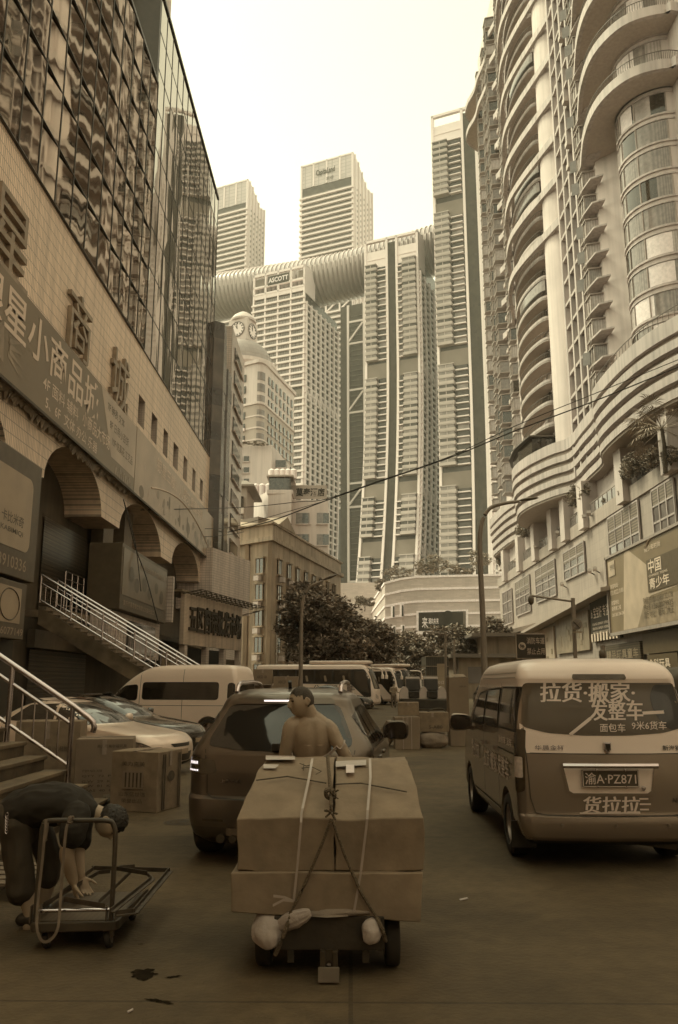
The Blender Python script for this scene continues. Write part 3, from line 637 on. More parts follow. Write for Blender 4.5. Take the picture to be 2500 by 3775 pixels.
# podium
PD = thing('podium', 'long panelled shopping podium with louvred windows under the wavy apartment tower', 'building', rs((30, 85, 0)))
RB().box(22, 50, -62, 119.5, 0, 15.4).build('wall', m_conc2, PD)
RB().box(21.8, 22.3, 30, 119.8, 15.4, 16.6).build('parapet', m_conc2, PD)
RB().box(25.5, 50, 30, 119.5, 15.45, 19.8).build('recess_wall', M('recess_render', .16, .7, .8, na=.2), PD)
for y in (52.5, 62, 73, 79.5, 84.8, 93, 102, 112): RB().box(21.3, 23.6, y, y + 1.7, 15.5, 19.85).build('column', m_conc, PD)
rl_ = [V((21.95, 44 + 1.5 * i, 0)) for i in range(50)]
for y0, y1 in ((44, 52), (54.5, 61.8), (64, 72.8), (75, 84.5), (86.5, 92.8), (95, 101.5), (104, 111.5)): 
    o = RB().box(21.93, 21.97, y0, y1, 16.65, 17.5).build('glass_balustrade', m_glassl, PD); fr = RB(); n = int((y1 - y0) / 1.2)
    for i in range(n + 1): y = y0 + (y1 - y0) * i / n; fr.bar((21.92, y, 16.6), (21.92, y, 17.6), .06)
    fr.bar((21.92, y0, 17.6), (21.92, y1, 17.6), .06); fr.build('frame', m_bay, o)
m_louv = M('louvre', .2, .6, .5, wave=dict(ax='z,y', s=1.1, d=.35))
def pwin(y0, y1, z0, z1, nv, nh, lv):
    o = RB().box(21.86, 22.02, y0, y1, z0, z1).build('window', m_glassl, PD); f = RB()
    for i in range(nv + 1): y = y0 + (y1 - y0) * i / nv; f.box(21.78, 21.9, y - .07, y + .07, z0, z1)
    for i in range(nh + 1): z = z0 + (z1 - z0) * i / nh; f.box(21.8, 21.9, y0, y1, z - .07, z + .07)
    f.build('frame', m_slab, o); RB().box(21.83, 21.87, y0 + .07, y1 - .07, z1 - (z1 - z0) * lv, z1 - .07).build('louvre', m_louv, o)
pwin(53.6, 57.6, 11.6, 15.2, 3, 3, .35); pwin(60.5, 67.8, 9.2, 15.2, 4, 5, .4); pwin(75.2, 82.6, 11.8, 14.6, 3, 3, .42); pwin(86.3, 95.5, 10.8, 14.6, 3, 4, .38); pwin(98.8, 107.4, 10.2, 14.6, 3, 4, .38); pwin(110, 116.5, 9.6, 14.2, 2, 3, .0)
m_cam = M('camera_white', .35, .4, .4)
for i, (px, py) in enumerate(((2293, 1828), (2178, 1898), (2160, 1912), (2062, 1970), (1980, 2022), (1905, 2072), (2180, 2110), (2200, 2103), (2078, 2158))):
    p = onX(px, py, 21.7); t = thing('security_camera', ['white security camera on the podium wall, %s' % s for s in ('below the big shrub bed', 'upper one of the pair under the second planter', 'lower one of the pair under the second planter', 'below the tree pot beside the round base', 'below the middle balustrade', 'nearest the far corner of the podium', 'lower one of the pair left of the billboard', 'upper one of the pair left of the billboard', 'alone above the canopy')][i], 'camera', rs(p), 0, 'security cameras on the podium')
    b_ = RB(); b_.obox(p + V((-.25, -.3, .1)), (.1, .28, -.06), (.16, -.06, 0), (0, .04, .13)); b_.build('housing', m_cam, t); RB().bar(p + V((-.2, -.2, 0)), p + V((.3, .1, -.2)), .08).build('bracket', m_rail, t)
# canopy and shop posters
cn = thing('shop_canopy', 'long sloping concrete canopy over the podium shops', 'canopy', rs((20.5, 85, 8)))
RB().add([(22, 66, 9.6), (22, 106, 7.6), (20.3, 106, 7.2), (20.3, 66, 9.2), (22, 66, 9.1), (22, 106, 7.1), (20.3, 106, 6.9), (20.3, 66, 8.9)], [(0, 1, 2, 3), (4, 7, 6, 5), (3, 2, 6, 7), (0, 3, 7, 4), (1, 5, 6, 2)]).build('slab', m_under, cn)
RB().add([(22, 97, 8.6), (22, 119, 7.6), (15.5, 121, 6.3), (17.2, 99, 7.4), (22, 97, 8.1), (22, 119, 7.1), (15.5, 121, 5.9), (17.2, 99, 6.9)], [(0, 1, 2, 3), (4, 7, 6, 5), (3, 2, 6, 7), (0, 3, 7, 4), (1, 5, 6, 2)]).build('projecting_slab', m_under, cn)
SG = thing('shop_front_row', 'row of poster panels and shutters along the podium shops under the canopy', 'shop front', rs((21.9, 85, 0)))
rp = random.Random(4); m_p = [m_banD, m_banM, m_banL, m_sign]
for k, (y0, y1, z0, z1) in enumerate(((110, 118, 3.2, 6.7), (100.5, 109, 3.6, 7.0), (88, 99, 3.9, 7.6), (75, 87, 4.6, 8.2))):
    o = RB().box(21.75, 21.95, y0, y1, z0, z1).build('poster', m_p[(1, 1, 2, 1)[k]], SG)
    mm = RB()
    for j in range(16): 
        y = y0 + .5 + (y1 - y0 - 1.6) * rp.random(); z = z0 + .2 + (z1 - z0 - 1.4) * rp.random(); mm.mi = j % 3; mm.box(21.70 + .002 * j, 21.748, y, y + .3 + .7 * rp.random(), z, z + .4 + .8 * rp.random())
    mm.build('picture_blocks', [m_banD, m_letter, m_banM], o)
def rtext(s, y, z, w_, h, mat, par, x=21.66, **k):   # reads from far (left) to near (right)
    mb = text_mb(s, (x, y, z), (0, -1, 0), UZ, w_, h, **k); q = RB(); q.v, q.f, q.m = mb.v, mb.f, mb.m; return q.build('lettering', mat, par)
o = RB().box(21.68, 21.95, 66.2, 74, 5.2, 9.0).build('dark_sign', m_dark, SG); rtext('b 宝宝好 专注童车', 73.6, 7.2, 6.6, 1.0, m_banT, o, off=.01)
for i in range(3): rtext('婴童用品 品牌童车 全国批发', 73.4, 6.6 - .38 * i, 4.8, .22, m_banT, o)
for i in range(9): RB().box(21.6, 21.67, 66.6 + .85 * i, 67.0 + .85 * i, 5.2, 5.9).build('white_stripe', m_banT, o)
for (y0, y1, z0, z1, mt) in ((58, 118, 2.95, 3.3, m_slab), (80, 118, .1, 2.9, m_glassd), (58, 79.8, .1, 2.9, M('dim_shop', .09, .9, .5, na=.4, ns=.7))): RB().box(21.8, 21.98, y0, y1, z0, z1).build('shop_wall', mt, SG)
o = RB().box(21.55, 21.78, 61.5, 69.8, 1.9, 4.7).build('slat_sign', M('slat_sign_dark', .07, .9, .5, wave=dict(ax='z,y', s=1.4, d=.4)), SG); rtext('精品玩具童车', 69.4, 3.5, 7.6, .75, m_letter, o, 21.5, off=.015); rtext('名牌批发总汇', 69.3, 2.5, 7.0, .7, m_letter, o, 21.5, off=.015)
o = RB().box(21.5, 21.75, 54.5, 60.0, 2.4, 3.6).build('brown_sign', m_sign, SG); rtext('金科玩具', 59.7, 2.65, 4.0, .65, m_banT, o, 21.46, off=.01)
RB().box(21.6, 21.95, 44, 61, 3.7, 5.2).build('fascia', m_sign, SG)
BBD = thing('billboard', 'big framed billboard with phone numbers and large characters on the podium wall', 'billboard', rs((21, 56, 5.5)))
bx = 21.05
RB().box(bx, bx + .6, 45, 66.3, 5.55, 11.5).build('panel', m_banD, BBD); f = RB()
f.box(bx - .12, bx + .1, 45, 66.5, 5.3, 5.55); f.box(bx - .12, bx + .1, 45, 66.5, 11.5, 11.7); f.box(bx - .12, bx + .1, 66.3, 66.55, 5.3, 11.7); f.build('frame', m_bay, BBD)
RB().add([(bx - .01, 63.3, 5.6), (bx - .01, 59.6, 5.6), (bx - .01, 57.2, 7.6), (bx - .01, 45, 8.0), (bx - .01, 45, 9.2), (bx - .01, 57, 9.6), (bx - .01, 61, 11.45), (bx - .01, 62.0, 11.45)], [(0, 1, 2, 3, 4, 5, 6, 7)]).build('pale_shape', m_banL, BBD)
RB().add([(bx - .012, 60.2, 5.6), (bx - .012, 45, 5.6), (bx - .012, 45, 7.3), (bx - .012, 58.3, 7.45)], [(0, 1, 2, 3)]).build('mid_shape', m_banM, BBD)
RB().box(bx - .05, bx - .02, 64.3, 65.9, 10.0, 11.2).build('logo_panel', m_banL, BBD); rtext('巴布豆', 65.4, 10.5, 1.1, .4, m_sign, BBD, bx - .07)
for s, y, z, w_, h in (('财富电话:', 65.7, 9.0, 1.9, .36), ('133 8322 0181', 65.7, 8.5, 3.0, .34), ('财富地址:', 65.7, 7.7, 1.9, .36), ('朝雨楼二楼', 65.7, 7.25, 2.2, .34), ('2063 2065 2066 2067', 65.7, 6.8, 3.0, .26)): rtext(s, y, z, w_, h, m_banT, BBD, bx - .03)
RB().box(bx - .06, bx - .02, 45, 57.4, 7.85, 10.1).build('dark_panel', m_sign, BBD); rtext('中国', 57.0, 9.1, 2.4, .95, m_banT, BBD, bx - .09, off=.012); rtext('青少年', 57.0, 8.0, 3.6, .75, m_banT, BBD, bx - .09, off=.012); rtext('CHINESE TEENS', 57.0, 8.85, 3.4, .16, m_banT, BBD, bx - .09)
for s, z in (('财富热线/13983132178', 7.1), ('热线/13668079935', 6.6), ('展厅地址：朝天门大正', 6.1)): rtext(s, 58.6, z, 5.4, .5, m_banK, BBD, bx - .05)
rtext('青少年时尚', 57.6, 10.7, 3.0, .4, m_banT, BBD, bx - .05)
ar = RB(); ar.tube([(bx - .05, 57.4 - 1.6 * t / 8, 11.0 + .55 * math.sin(PI * t / 8 * .6)) for t in range(9)], .07, 5); ar.build('swoosh', m_banT, BBD)
# ------------------------------------------------------------------ high-rise complex
da, db = V((-.92, .39, 0)).normalized(), V((.39, .92, 0)).normalized()     # along the front (to the left), along the side (away)
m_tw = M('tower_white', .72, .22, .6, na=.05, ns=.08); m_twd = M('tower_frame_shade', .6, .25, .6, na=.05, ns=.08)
m_twg = M('tower_glass', .05, .4, .25, na=.35, ns=.25, spec=.35); m_twp = M('tower_pale_glass', .2, .3, .25, na=.35, ns=.22, spec=.4); m_strip = M('tower_dark_strip', .035, .7, .5, na=.3, ns=.3, spec=.25)
m_refuge = M('refuge_floor', .17, .5, .7, na=.15, ns=.1); m_bal = M('tower_balcony', .38, .32, .6, na=.1, ns=.2)
def off_(z, k, zb): return k * max(0, (zb - z) / zb) ** 2
class Tower:
    def __init__(s, name, label, corner, W, D, top, flare=0., zb=130, cat='skyscraper'):
        s.c, s.W, s.D, s.top, s.k, s.zb = V((corner[0], corner[1], 0)), W, D, top, flare, zb
        s.t = thing(name, label, cat, (corner[0], corner[1], 0))
    def f(s, u, w, z):       # u metres left from the near corner, w metres behind the front face
        return s.c + da * u + db * (w - off_(z, s.k, s.zb)) + V((0, 0, z))
    def box(s, u0, u1, w0, w1, z0, z1, mb=None):
        mb = mb or MB(); P = [s.f(u, w, z) for z in (z0, z1) for w in (w0, w1) for u in (u0, u1)]
        return mb.add(P, [(0, 2, 3, 1), (4, 5, 7, 6), (0, 1, 5, 4), (2, 6, 7, 3), (0, 4, 6, 2), (1, 3, 7, 5)])
    def core(s, name, mat, u0, u1, w0, w1, z0, z1, n=10):
        mb = MB(); rings = []
        for i in range(n + 1):
            z = z0 + (z1 - z0) * i / n; rings.append([s.f(u0, w0, z), s.f(u1, w0, z), s.f(u1, s.D if w1 is None else w1, z) + db * off_(z, s.k, s.zb) * .8, s.f(u0, s.D if w1 is None else w1, z) + db * off_(z, s.k, s.zb) * .8])
        mb.loft(rings); return mb.build(name, mat, s.t, world=True)
def side_grid(T, z0, z1, fh, cols, refuge, w0=1.5):
    """white frame of columns and slabs proud of the side face, with dark glass behind, braces on refuge floors"""
    fr = MB(); D = T.D; dw = (D - w0) / cols
    n = 14
    for i in range(cols + 1):
        w = w0 + dw * i
        fr.loft([[T.f(-.9, w - .55, z), T.f(.2, w - .55, z), T.f(.2, w + .55, z), T.f(-.9, w + .55, z)] for z in [z0 + (z1 - z0) * k / n for k in range(n + 1)]])
    z = z0
    while z < z1 + .1:
        T.box(-.55, .1, 0, D, z - .45, z + .45, fr); z += fh
    for zr in refuge:
        for i in range(cols): fr.bar(T.f(-.4, w0 + dw * i + .5, zr + fh * 2), T.f(-.4, w0 + dw * (i + 1) - .5, zr), .8)
    return fr.build('side_frame', m_tw, T.t, world=True)
# --- tower with wide window rows (hotel tower)
FHt = 3.55
T = Tower('hotel_tower', 'pale tower with wide window rows and a name sign on its crown', (-23.4, 400), 31.7, 43, 221.8, 9, 120)
T.core('body', m_twg, .3, 31.5, .5, None, 0, 206); T.core('crown_wall', m_tw, 0, 31.7, 0, 7, 207, 210, 1)
fr = MB(); cols = [0, 8.4, 16.2, 24, 31.7]; ref = (63, 147)
zs = []; z = 8.
while z < 206: zs.append(z); z += FHt
for u in cols:
    w_ = .9; u0 = max(u - w_ / 2, 0); u0 = min(u0, 31.7 - w_)
    fr.loft([[T.f(u0, -.25, z), T.f(u0 + w_, -.25, z), T.f(u0 + w_, .8, z), T.f(u0, .8, z)] for z in [221.8 * k / 16 for k in range(17)]])
for z in zs:
    if any(abs(z - r - FHt) < FHt * .55 for r in ref): continue
    T.box(-.3, 32.2, -.8, .6, z - .55, z + .55, fr)
T.box(0, 31.7, -.25, 1.0, 220.4, 221.8, fr); T.box(0, 31.7, -.25, .9, 213.5, 214.6, fr); T.box(0, 31.7, -.25, .9, 209.3, 210.3, fr); T.box(-.02, .8, 0, 12, 206, 221.8, fr)
for w_ in (4, 8, 12): T.box(.0, .6, w_, w_ + .8, 206, 221, fr)
fr.build('front_frame', m_tw, T.t, world=True)
wi = []; rt = random.Random(3)
for z in reversed(zs):
    if any(-.5 < z - r < FHt * 1.5 for r in ref): continue
    for a, b in zip(cols, cols[1:]):
        q = T.box(a + .6, b - .6, .25, .49, z + .75, z + 2.75); q.mi = 1; n_ = rt.randint(3, 6)
        for j in range(n_): u = a + .8 + (b - a - 1.8) * j / n_; T.box(u, u + .28, .2, .24, z + .75, z + 2.7, q)
        wi.append(q)
many(T.t, 'window', wi, [m_twp, m_twg])
for r in ref:
    for a, b in zip(cols, cols[1:]): T.box(a + .5, b - .5, .2, .45, r - 2.4, r + 4.6).build('refuge_panel', m_refuge, T.t, world=True)
side_grid(T, 8, 201, FHt, 7, (62, 146))
T.box(9.5, 22.5, -.35, -.26, 213.9, 219.2).build('name_board', m_strip, T.t, world=True)
text('ASCOTT', T.f(22.0, -.4, 215.2), -da, UZ, 12, 2.9, M('sign_white', .75, .15), T.t, 'lettering', .03)
for u in (2, 26, 29): T.box(u, u + 3, 2, 3, 214.8, 220).build('crown_louvre', m_refuge, T.t, world=True)
# --- residential towers with balconies
def resid(name, label, c, W, D, top, fl, zb, groups, strips, ref, side=True, z0=40):
    T = Tower(name, label, c, W, D, top, fl, zb); fh = 3.3
    T.core('body', m_twg, .4, W - .3, 1.2, None, 0, top - 14)
    fr = MB(); zs = []; z = z0
    while z < top - 17: zs.append(z); z += fh
    edges = sorted({0, W} | {e for s_ in strips for e in s_})
    for u in edges:
        u0 = min(max(u - .6, 0), W - 1.2)
        fr.loft([[T.f(u0, -.5, z), T.f(u0 + 1.2, -.5, z), T.f(u0 + 1.2, 1.5, z), T.f(u0, 1.5, z)] for z in [top * k / 18 for k in range(19)]])
    T.box(0, W, -.5, 1.2, top - 1.3, top, fr)
    for (a, b) in zip(edges, edges[1:]):
        if (a, b) not in strips: T.box(a + .6, b - .6, 0, 1.0, top - 16, top - 6.5, fr); T.box(a + .6, b - .6, -.35, 0, top - 11.5, top - 11, fr)
    T.box(0, .9, 0, 11, top - 20, top, fr)
    fr.build('white_frame', m_tw, T.t, world=True)
    for a, b in strips:
        m = MB(); m.loft([[T.f(a + .5, .2, z), T.f(b - .5, .2, z), T.f(b - .5, 1.3, z), T.f(a + .5, 1.3, z)] for z in [(top - 3) * k / 16 for k in range(17)]]); o = m.build('dark_strip', m_strip, T.t, world=True)
        sp = MB(); rr = random.Random(int(a * 7))
        for z in zs:
            for q in range(3):
                if rr.random() < .55: u = a + 1 + (b - a - 2.2) * rr.random(); T.box(u, u + .6, .12, .19, z + .6, z + 2.0, sp)
        tag(sp.build('strip_window', m_twg, o, world=True), kind='stuff')
    rq = random.Random(5); bay, rec = [], []
    for z in reversed(zs):
        if any(-1 < z - r < 9.5 for r in ref): continue
        for (u0, u1, kind) in groups:
            if kind == 'bay':
                b = T.box(u0, u1, -2.2, 1.1, z, z + 1.25); T.box(u0 - .1, u1 + .1, -2.35, 1.1, z + 2.75, z + 3.25, b); T.box(u0 - .1, u1 + .1, -2.35, 1.1, z - .3, z, b)
                bay.append(b)
                b.mi = rq.choice((1, 1, 2)); T.box(u0 + .35, u1 - .35, -2.05, 1.0, z + 1.25, z + 2.75, b)
                uu = u0 + (u1 - u0) * .5; b.mi = 0; T.box(uu - .15, uu + .15, -2.2, -2, z + 1.25, z + 2.75, b)
            else:
                b = T.box(u0, u1, -.9, 1.1, z - .3, z + .25); b.mi = rq.choice((1, 2, 2)); T.box(u0 + .3, u1 - .3, .2, 1.0, z + .3, z + 2.9, b); rec.append(b)
    many(T.t, 'balcony_bay', bay, [m_bal, m_twp, m_twg, m_bal]); many(T.t, 'window_ledge', rec, [m_tw, m_twp, m_twg])
    for r in ref:
        for (a, b) in zip(edges, edges[1:]):
            if (a, b) not in strips: T.box(a + .7, b - .7, .1, 1.15, r, r + 8.2).build('refuge_panel', m_refuge, T.t, world=True)
    if side: side_grid(T, z0, top - 22, fh * 1.0, 6, ref)
    return T
resid('residential_tower', 'balconied tower with two white-edged halves and a dark strip between them', (35.6, 380), 29.6, 46, 229.5, 26, 170,
      [(22.5, 28.6, 'bay'), (17.6, 22, 'rec'), (9.0, 11.4, 'rec'), (1.2, 8.4, 'bay')], [(11.8, 17.2)], (59, 88, 152))
resid('residential_tower', 'tallest balconied tower, partly hidden behind the wavy apartment tower', (64.2, 355.4), 24, 44, 284, 12, 150,
      [(15.7, 23.3, 'bay'), (9.3, 15.2, 'rec')], [(1.4, 8.2)], (88, 148, 226))
# --- two rear towers with stacked ledges
def rear(name, label, c, W, D, top, word=None, refs=()):
    T = Tower(name, label, c, W, D, top); fh = 4.45
    T.core('body', m_twg, .3, W - .3, .6, None, 0, top - 20)
    fr = MB(); z = 120; wi = []; fr2 = MB()
    zs = []
    while z < top - 25: zs.append(z); z += fh
    for u in (0, W - 1.4): T.box(u, u + 1.4, -.3, 1, 0, top, fr)
    for z in zs:
        if any(abs(z - r) < 3 for r in refs): continue
        T.box(-.4, W + .4, -1.4, .8, z - .75, z + .6, fr2)
    T.box(0, W, -.3, 1, top - 1.2, top, fr)
    for i in (1, 2, 3): u = W * i / 4; T.box(u - .7, u + .7, -.3, .8, top - 20, top, fr)
    for r in refs:
        for i in range(4):
            u = W * i / 4; fr.bar(T.f(u + 1, -.2, r + 3.6), T.f(u + W / 4 - 1, -.2, r - 3.6), 1.1); T.box(u - .4 if i else u, u + .8, -.3, .6, r - 5, r + 5, fr)
    fr.build('white_frame', m_tw, T.t, world=True); fr2.build('floor_ledges', m_tw, T.t, world=True)
    for z in reversed(zs):
        wi.append(T.box(1.5, W - 1.5, .1, .55, z + 1.0, z + 2.5))
    many(T.t, 'window_band', wi, m_twp)
    T.box(1, W - 1, .2, .8, top - 20, top - 1.3).build('crown_glass', M('crown_glass', .5, .2, .3, na=.08, ns=.1, brick=dict(ax='xy,z', w=3, h=3, m=.25, d=.75)), T.t, world=True)
    # white side with fins and a sail-shaped top
    sd_ = MB(); P = [T.f(-.3, w, 0) for w in (0, D)]
    pr = [(0, top), (D * .25, top - 3), (D * .5, top - 9), (D * .72, top - 14), (D * .85, top - 13.5), (D, top - 12)]
    sd_.prism([T.f(-.2, 0, 0)] + [T.f(-.2, w, z) for w, z in pr] + [T.f(-.2, D, 0)], da * .8); sd_.build('side_wall', m_tw, T.t, world=True)
    fn = MB()
    for i in range(6):
        w = 2 + (D - 3) * i / 5; zt = pchip([(a, b) for a, b in pr], w)[0]; T.box(-1.3, -.2, w - .35, w + .35, 0, zt - .3, fn)
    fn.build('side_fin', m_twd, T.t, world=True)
    sw = MB()
    for i in range(5):
        for z in zs: w = 2 + (D - 3) * (i + .62) / 5; T.box(-.34, -.22, w, w + 1.0, z + .5, z + 2.2, sw)
    tag(sw.build('side_slot_window', m_twp, T.t, world=True), kind='stuff')
    if word: text(word, T.f(W * .70, -.45, top - 13.5), -da, UZ, W * .36, 6.2, m_strip, T.t, 'lettering', .03); text('凯德', T.f(W * .5, -.45, top - 18.2), -da, UZ, 6, 3, m_strip, T.t, 'lettering')
    return T
rear('rear_tower', 'tall rear tower with a cursive company name under its top, rising behind the tube bridge', (3.6, 545), 44, 38, 394, 'CapitaLand', (272,))
rear('rear_tower', 'plain-topped rear tower at the left, beside the edge of the glass building', (-80, 580), 44, 27, 395.7, None, (286,))
# pale slim slab between the two front towers : lower part of the rear tower, dark glass front with white braced edge
T = Tower('slim_tower', 'dark glazed slim tower with white braced edge between the hotel tower and the residential tower', (14.4, 500), 22, 30, 250)
T.core('body', m_strip, .5, 22, .6, None, 0, 250); fr = MB()
T.box(0, 5.5, -.4, 1.2, 0, 250, fr); T.box(15.5, 17, -.4, 1.2, 0, 250, fr)
for z in (62, 125, 188, 236): fr.bar(T.f(5.5, -.1, z), T.f(15.5, -.1, z - 12), 1.1); T.box(5.5, 15.5, -.3, .6, z - 14.5, z - 13.2, fr); T.box(5.5, 15.5, -.3, .6, z + 1, z + 2.3, fr)
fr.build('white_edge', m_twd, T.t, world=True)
sdw = MB(); sdw.prism([T.f(-.2, 0, 0), T.f(-.2, 30, 0), T.f(-.2, 30, 250), T.f(-.2, 0, 250)], da * .6); sdw.build('side_wall', m_tw, T.t, world=True)
fn = MB()
for i in range(5): w = 3 + 6 * i; T.box(-1.2, -.2, w, w + .9, 0, 250, fn)
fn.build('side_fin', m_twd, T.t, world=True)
gr = MB()
for k in range(70): z = 3.5 * k; T.box(5.6, 15.4, .1, .56, z, z + .35, gr)
gr.build('floor_lines', M('floor_line', .10, .5), T.t, world=True)
# --- tube bridge
TB = thing('tube_bridge', 'ribbed glass tube bridge lying across the tops of the towers', 'sky bridge', (10, 405, 205))
ax = catmull([(-105, 455, 228), (-58, 437, 225), (-14, 422, 224), (16, 413, 227), (45.5, 403, 231), (79, 390, 235), (99, 382, 237)], 5)
m_tube = M('tube_glass', .36, .22, .25, na=.12, ns=.06, spec=.7); m_belly = M('tube_belly', .34, .28, .4, metal=.35, na=.05, ns=.05)
def tring(p, t, r, a0, a1, n=20, k=1.0):
    t = V((t.x, t.y, 0)).normalized(); s_ = V((t.y, -t.x, 0)); return [p + s_ * (r * 1.15 * math.cos(R(a0 + (a1 - a0) * i / n))) + UZ * (r * k * math.sin(R(a0 + (a1 - a0) * i / n))) for i in range(n + 1)]
# resample axis evenly
al = []; step = 2.6; acc = 0
for p, q in zip(ax, ax[1:]):
    d = (q - p).length; x = acc
    while x < d: al.append((p + (q - p) * (x / d), q - p)); x += step
    acc = x - d
m = MB(); m.loft([tring(p, t, 12.2, -10, 190) for p, t in al], closed=False); m.build('glass_roof', m_tube, TB, world=True, smooth=True)
m = MB()
for i, (p, t) in enumerate(al):
    t_ = V((t.x, t.y, 0)).normalized()
    m.loft([tring(p - t_ * .14, t, 12.3, -8, 188), tring(p - t_ * .14, t, 12.8, -8, 188), tring(p + t_ * .14, t, 12.8, -8, 188), tring(p + t_ * .14, t, 12.3, -8, 188)], closed=False)
m.build('roof_rib', m_tw, TB, world=True)
rings = []
for i, (p, t) in enumerate(al[:-1]):
    for f_ in (0, .25, .5, .75): q = p + t.normalized() * (step * f_); rings.append(tring(q, t, 12.6 + 1.1 * math.sin(PI * f_) - .2, 172, 368, 24, 1.0))
m = MB(); m.loft(rings, closed=False); m.build('scalloped_belly', m_belly, TB, world=True, smooth=True)
m = MB()
for i, (p, t) in enumerate(al[:-1]):
    q = p + t * (.5 * step / t.length); s_ = V((t.y, -t.x, 0)).normalized() * 13.9
    tt = t.normalized() * (step * .45); m.add([q + s_ - tt + UZ * .2, q + s_ + tt + UZ * .2, q + s_ * 1.02 - UZ * 2.6, q + s_ * .97 + UZ * 2.2], [(0, 2, 1), (0, 1, 3)])
m.build('edge_point', m_bal, TB, world=True)

# ------------------------------------------------------------------ shopping mall with stripes
m_mall = M('mall_brick', .5, .35, .7, na=.08, ns=.2, brick=dict(ax='xy,z', w=1.6, h=.42, m=.03, d=.85, q=.08, off=.5)); m_mstripe = M('mall_stripe', .9, .15, .5)
MA = thing('striped_mall', 'low wide brick mall with thin white stripes and a framed advertising screen', 'building', (27, 235, 0))
ma = [V(p) for p in ((5.5, 275, 0), (10.0, 230, 0), (14.5, 228.5, 0), (19, 227.8, 0), (60, 226, 0))]
zt = [25, 29.4, 30.4, 30.9, 31.6]; ztop = lambda i: zt[i]
mw = MB(); ms = MB()
for i in range(4):
    p, q = ma[i], ma[i + 1]; d = (q - p).normalized(); nn = V((d.y, -d.x, 0))
    mw.quad(p, q, q + UZ * zt[i + 1], p + UZ * zt[i])
    for k in range(9):
        a, b = p + UZ * (zt[i] * (1 - k * .112)), q + UZ * (zt[i + 1] * (1 - k * .112)); ms.obox((a + b) / 2 + nn * .1, (b - a) / 2, nn * .16, (0, 0, .3))
mw.quad(ma[4], ma[4] + UY * 40, ma[4] + UY * 40 + UZ * 31.6, ma[4] + UZ * 31.6); mw.add([p + UZ * (zt[i] - .6) for i, p in enumerate(ma)] + [V((60, 290, 31)), V((5, 290, 25))], [tuple(range(7))])
mw.build('brick_wall', m_mall, MA, world=True); ms.build('white_stripe', m_mstripe, MA, world=True)
def onmall(px, py): # on the front plane y ~ 228
    return at(px, py, 227.3)
def mrect(x0, y0, x1, y1, t0, t1):
    a, b, c, d = at(x0, y1, 227.6), at(x1, y1 - (x1 - x0) * .03, 226.9), at(x1, y0 - (x1 - x0) * .03, 226.9), at(x0, y0, 227.6)
    return MB().add([p + V((0, -t0, 0)) for p in (a, b, c, d)] + [p + V((0, -t1, 0)) for p in (a, b, c, d)], [(0, 1, 2, 3), (4, 7, 6, 5), (0, 4, 5, 1), (1, 5, 6, 2), (2, 6, 7, 3), (3, 7, 4, 0)])
mrect(1535, 2253, 1725, 2340, .1, .7).build('screen_frame', m_mstripe, MA, world=True)
o = mrect(1543, 2259, 1716, 2327, .72, .8).build('advert_screen', m_strip, MA, world=True)
text('来', at(1556, 2315, 226.4), V((1, -.03, 0)), UZ, 1.6, 3.0, m_mstripe, o, 'lettering', .01); text('潮向未来', at(1580, 2301, 226.4), V((1, -.03, 0)), UZ, 2.8, 1.7, m_mstripe, o, 'lettering', .01)
for (x, y, r) in ((1652, 2268, 1.3), (1652, 2300, 1.0), (1686, 2293, .85)):
    c = at(x, y, 226.3); MB().add([c + V((r * math.cos(2 * PI * i / 20), 0, r * math.sin(2 * PI * i / 20))) for i in range(20)], [tuple(range(20))]).build('circle_picture', m_black, o, world=True)
mrect(1628, 2258, 1715, 2327, .81, .83).build('picture_field', m_refuge, o, world=True)
for x, y0, y1 in ((1441, 2233, 2278), (1474, 2229, 2275), (1444, 2307, 2350), (1477, 2304, 2350)):
    o = mrect(x, y0, x + 15, y1, .2, .6).build('window_frame', m_mstripe, MA, world=True); mrect(x + 3, y0 + 3, x + 13, y1 - 2, .61, .66).build('lattice_window', m_strip, o, world=True)
# low annex wall left of mall
MB().obox(at(1350, 2290, 262), (9, -1, 0), (.3, 3, 0), (0, 0, 12)).build('annex', m_mall, MA, world=True)

# ------------------------------------------------------------------ middle distance buildings on the left
m_cream = M('cream_render', .54, .3, .7, na=.06, ns=.1, streak=.15); m_brownw = M('mid_brown_wall', .34, .42, .7, na=.06, ns=.1)
CBd = thing('clock_building', 'cream and brown apartment block with a clock dome behind the glass building', 'building', (-22, 200, 0))
cA, cB, cC = V((-33, 197, 0)), V((-21.5, 190, 0)), V((-15.2, 214, 0))
def wallseg(par, name, mat, p, q, z0, z1, t=.4):
    d = (q - p).normalized(); nn = V((d.y, -d.x, 0)); mid = (p + q) / 2; return MB().obox((mid.x, mid.y, (z0 + z1) / 2), (q - p) / 2, nn * (t / 2), (0, 0, (z1 - z0) / 2)).build(name, mat, par, world=True)
c1, c2 = cB + (cA - cB).normalized() * 2.2, cB + (cC - cB).normalized() * 3.2
corner = [((1 - t) ** 2) * c1 + 2 * t * (1 - t) * cB + t * t * c2 for t in [i / 6 for i in range(7)]]
outl = [cA] + corner + [cC, V((-22, 222, 0)), V((-40, 216, 0))]
MB().prism(outl, (0, 0, 69.5)).build('lower_wall', m_brownw, CBd, world=True)
MB().prism([p + V((0, 0, 69.5)) for p in outl], (0, 0, 10.3)).build('upper_wall', m_cream, CBd, world=True)
def grow(o_, k): c = V((-26, 206, 0)); return [c + (p - c) * k for p in o_]
MB().prism([p + V((0, 0, 79.8)) for p in grow(outl, 1.05)], (0, 0, .9)).build('cornice', m_cream, CBd, world=True)
MB().prism([p + V((0, 0, 69.1)) for p in grow(outl, 1.03)], (0, 0, .6)).build('cornice', m_cream, CBd, world=True)
its = []; wi = []; rb = random.Random(8)
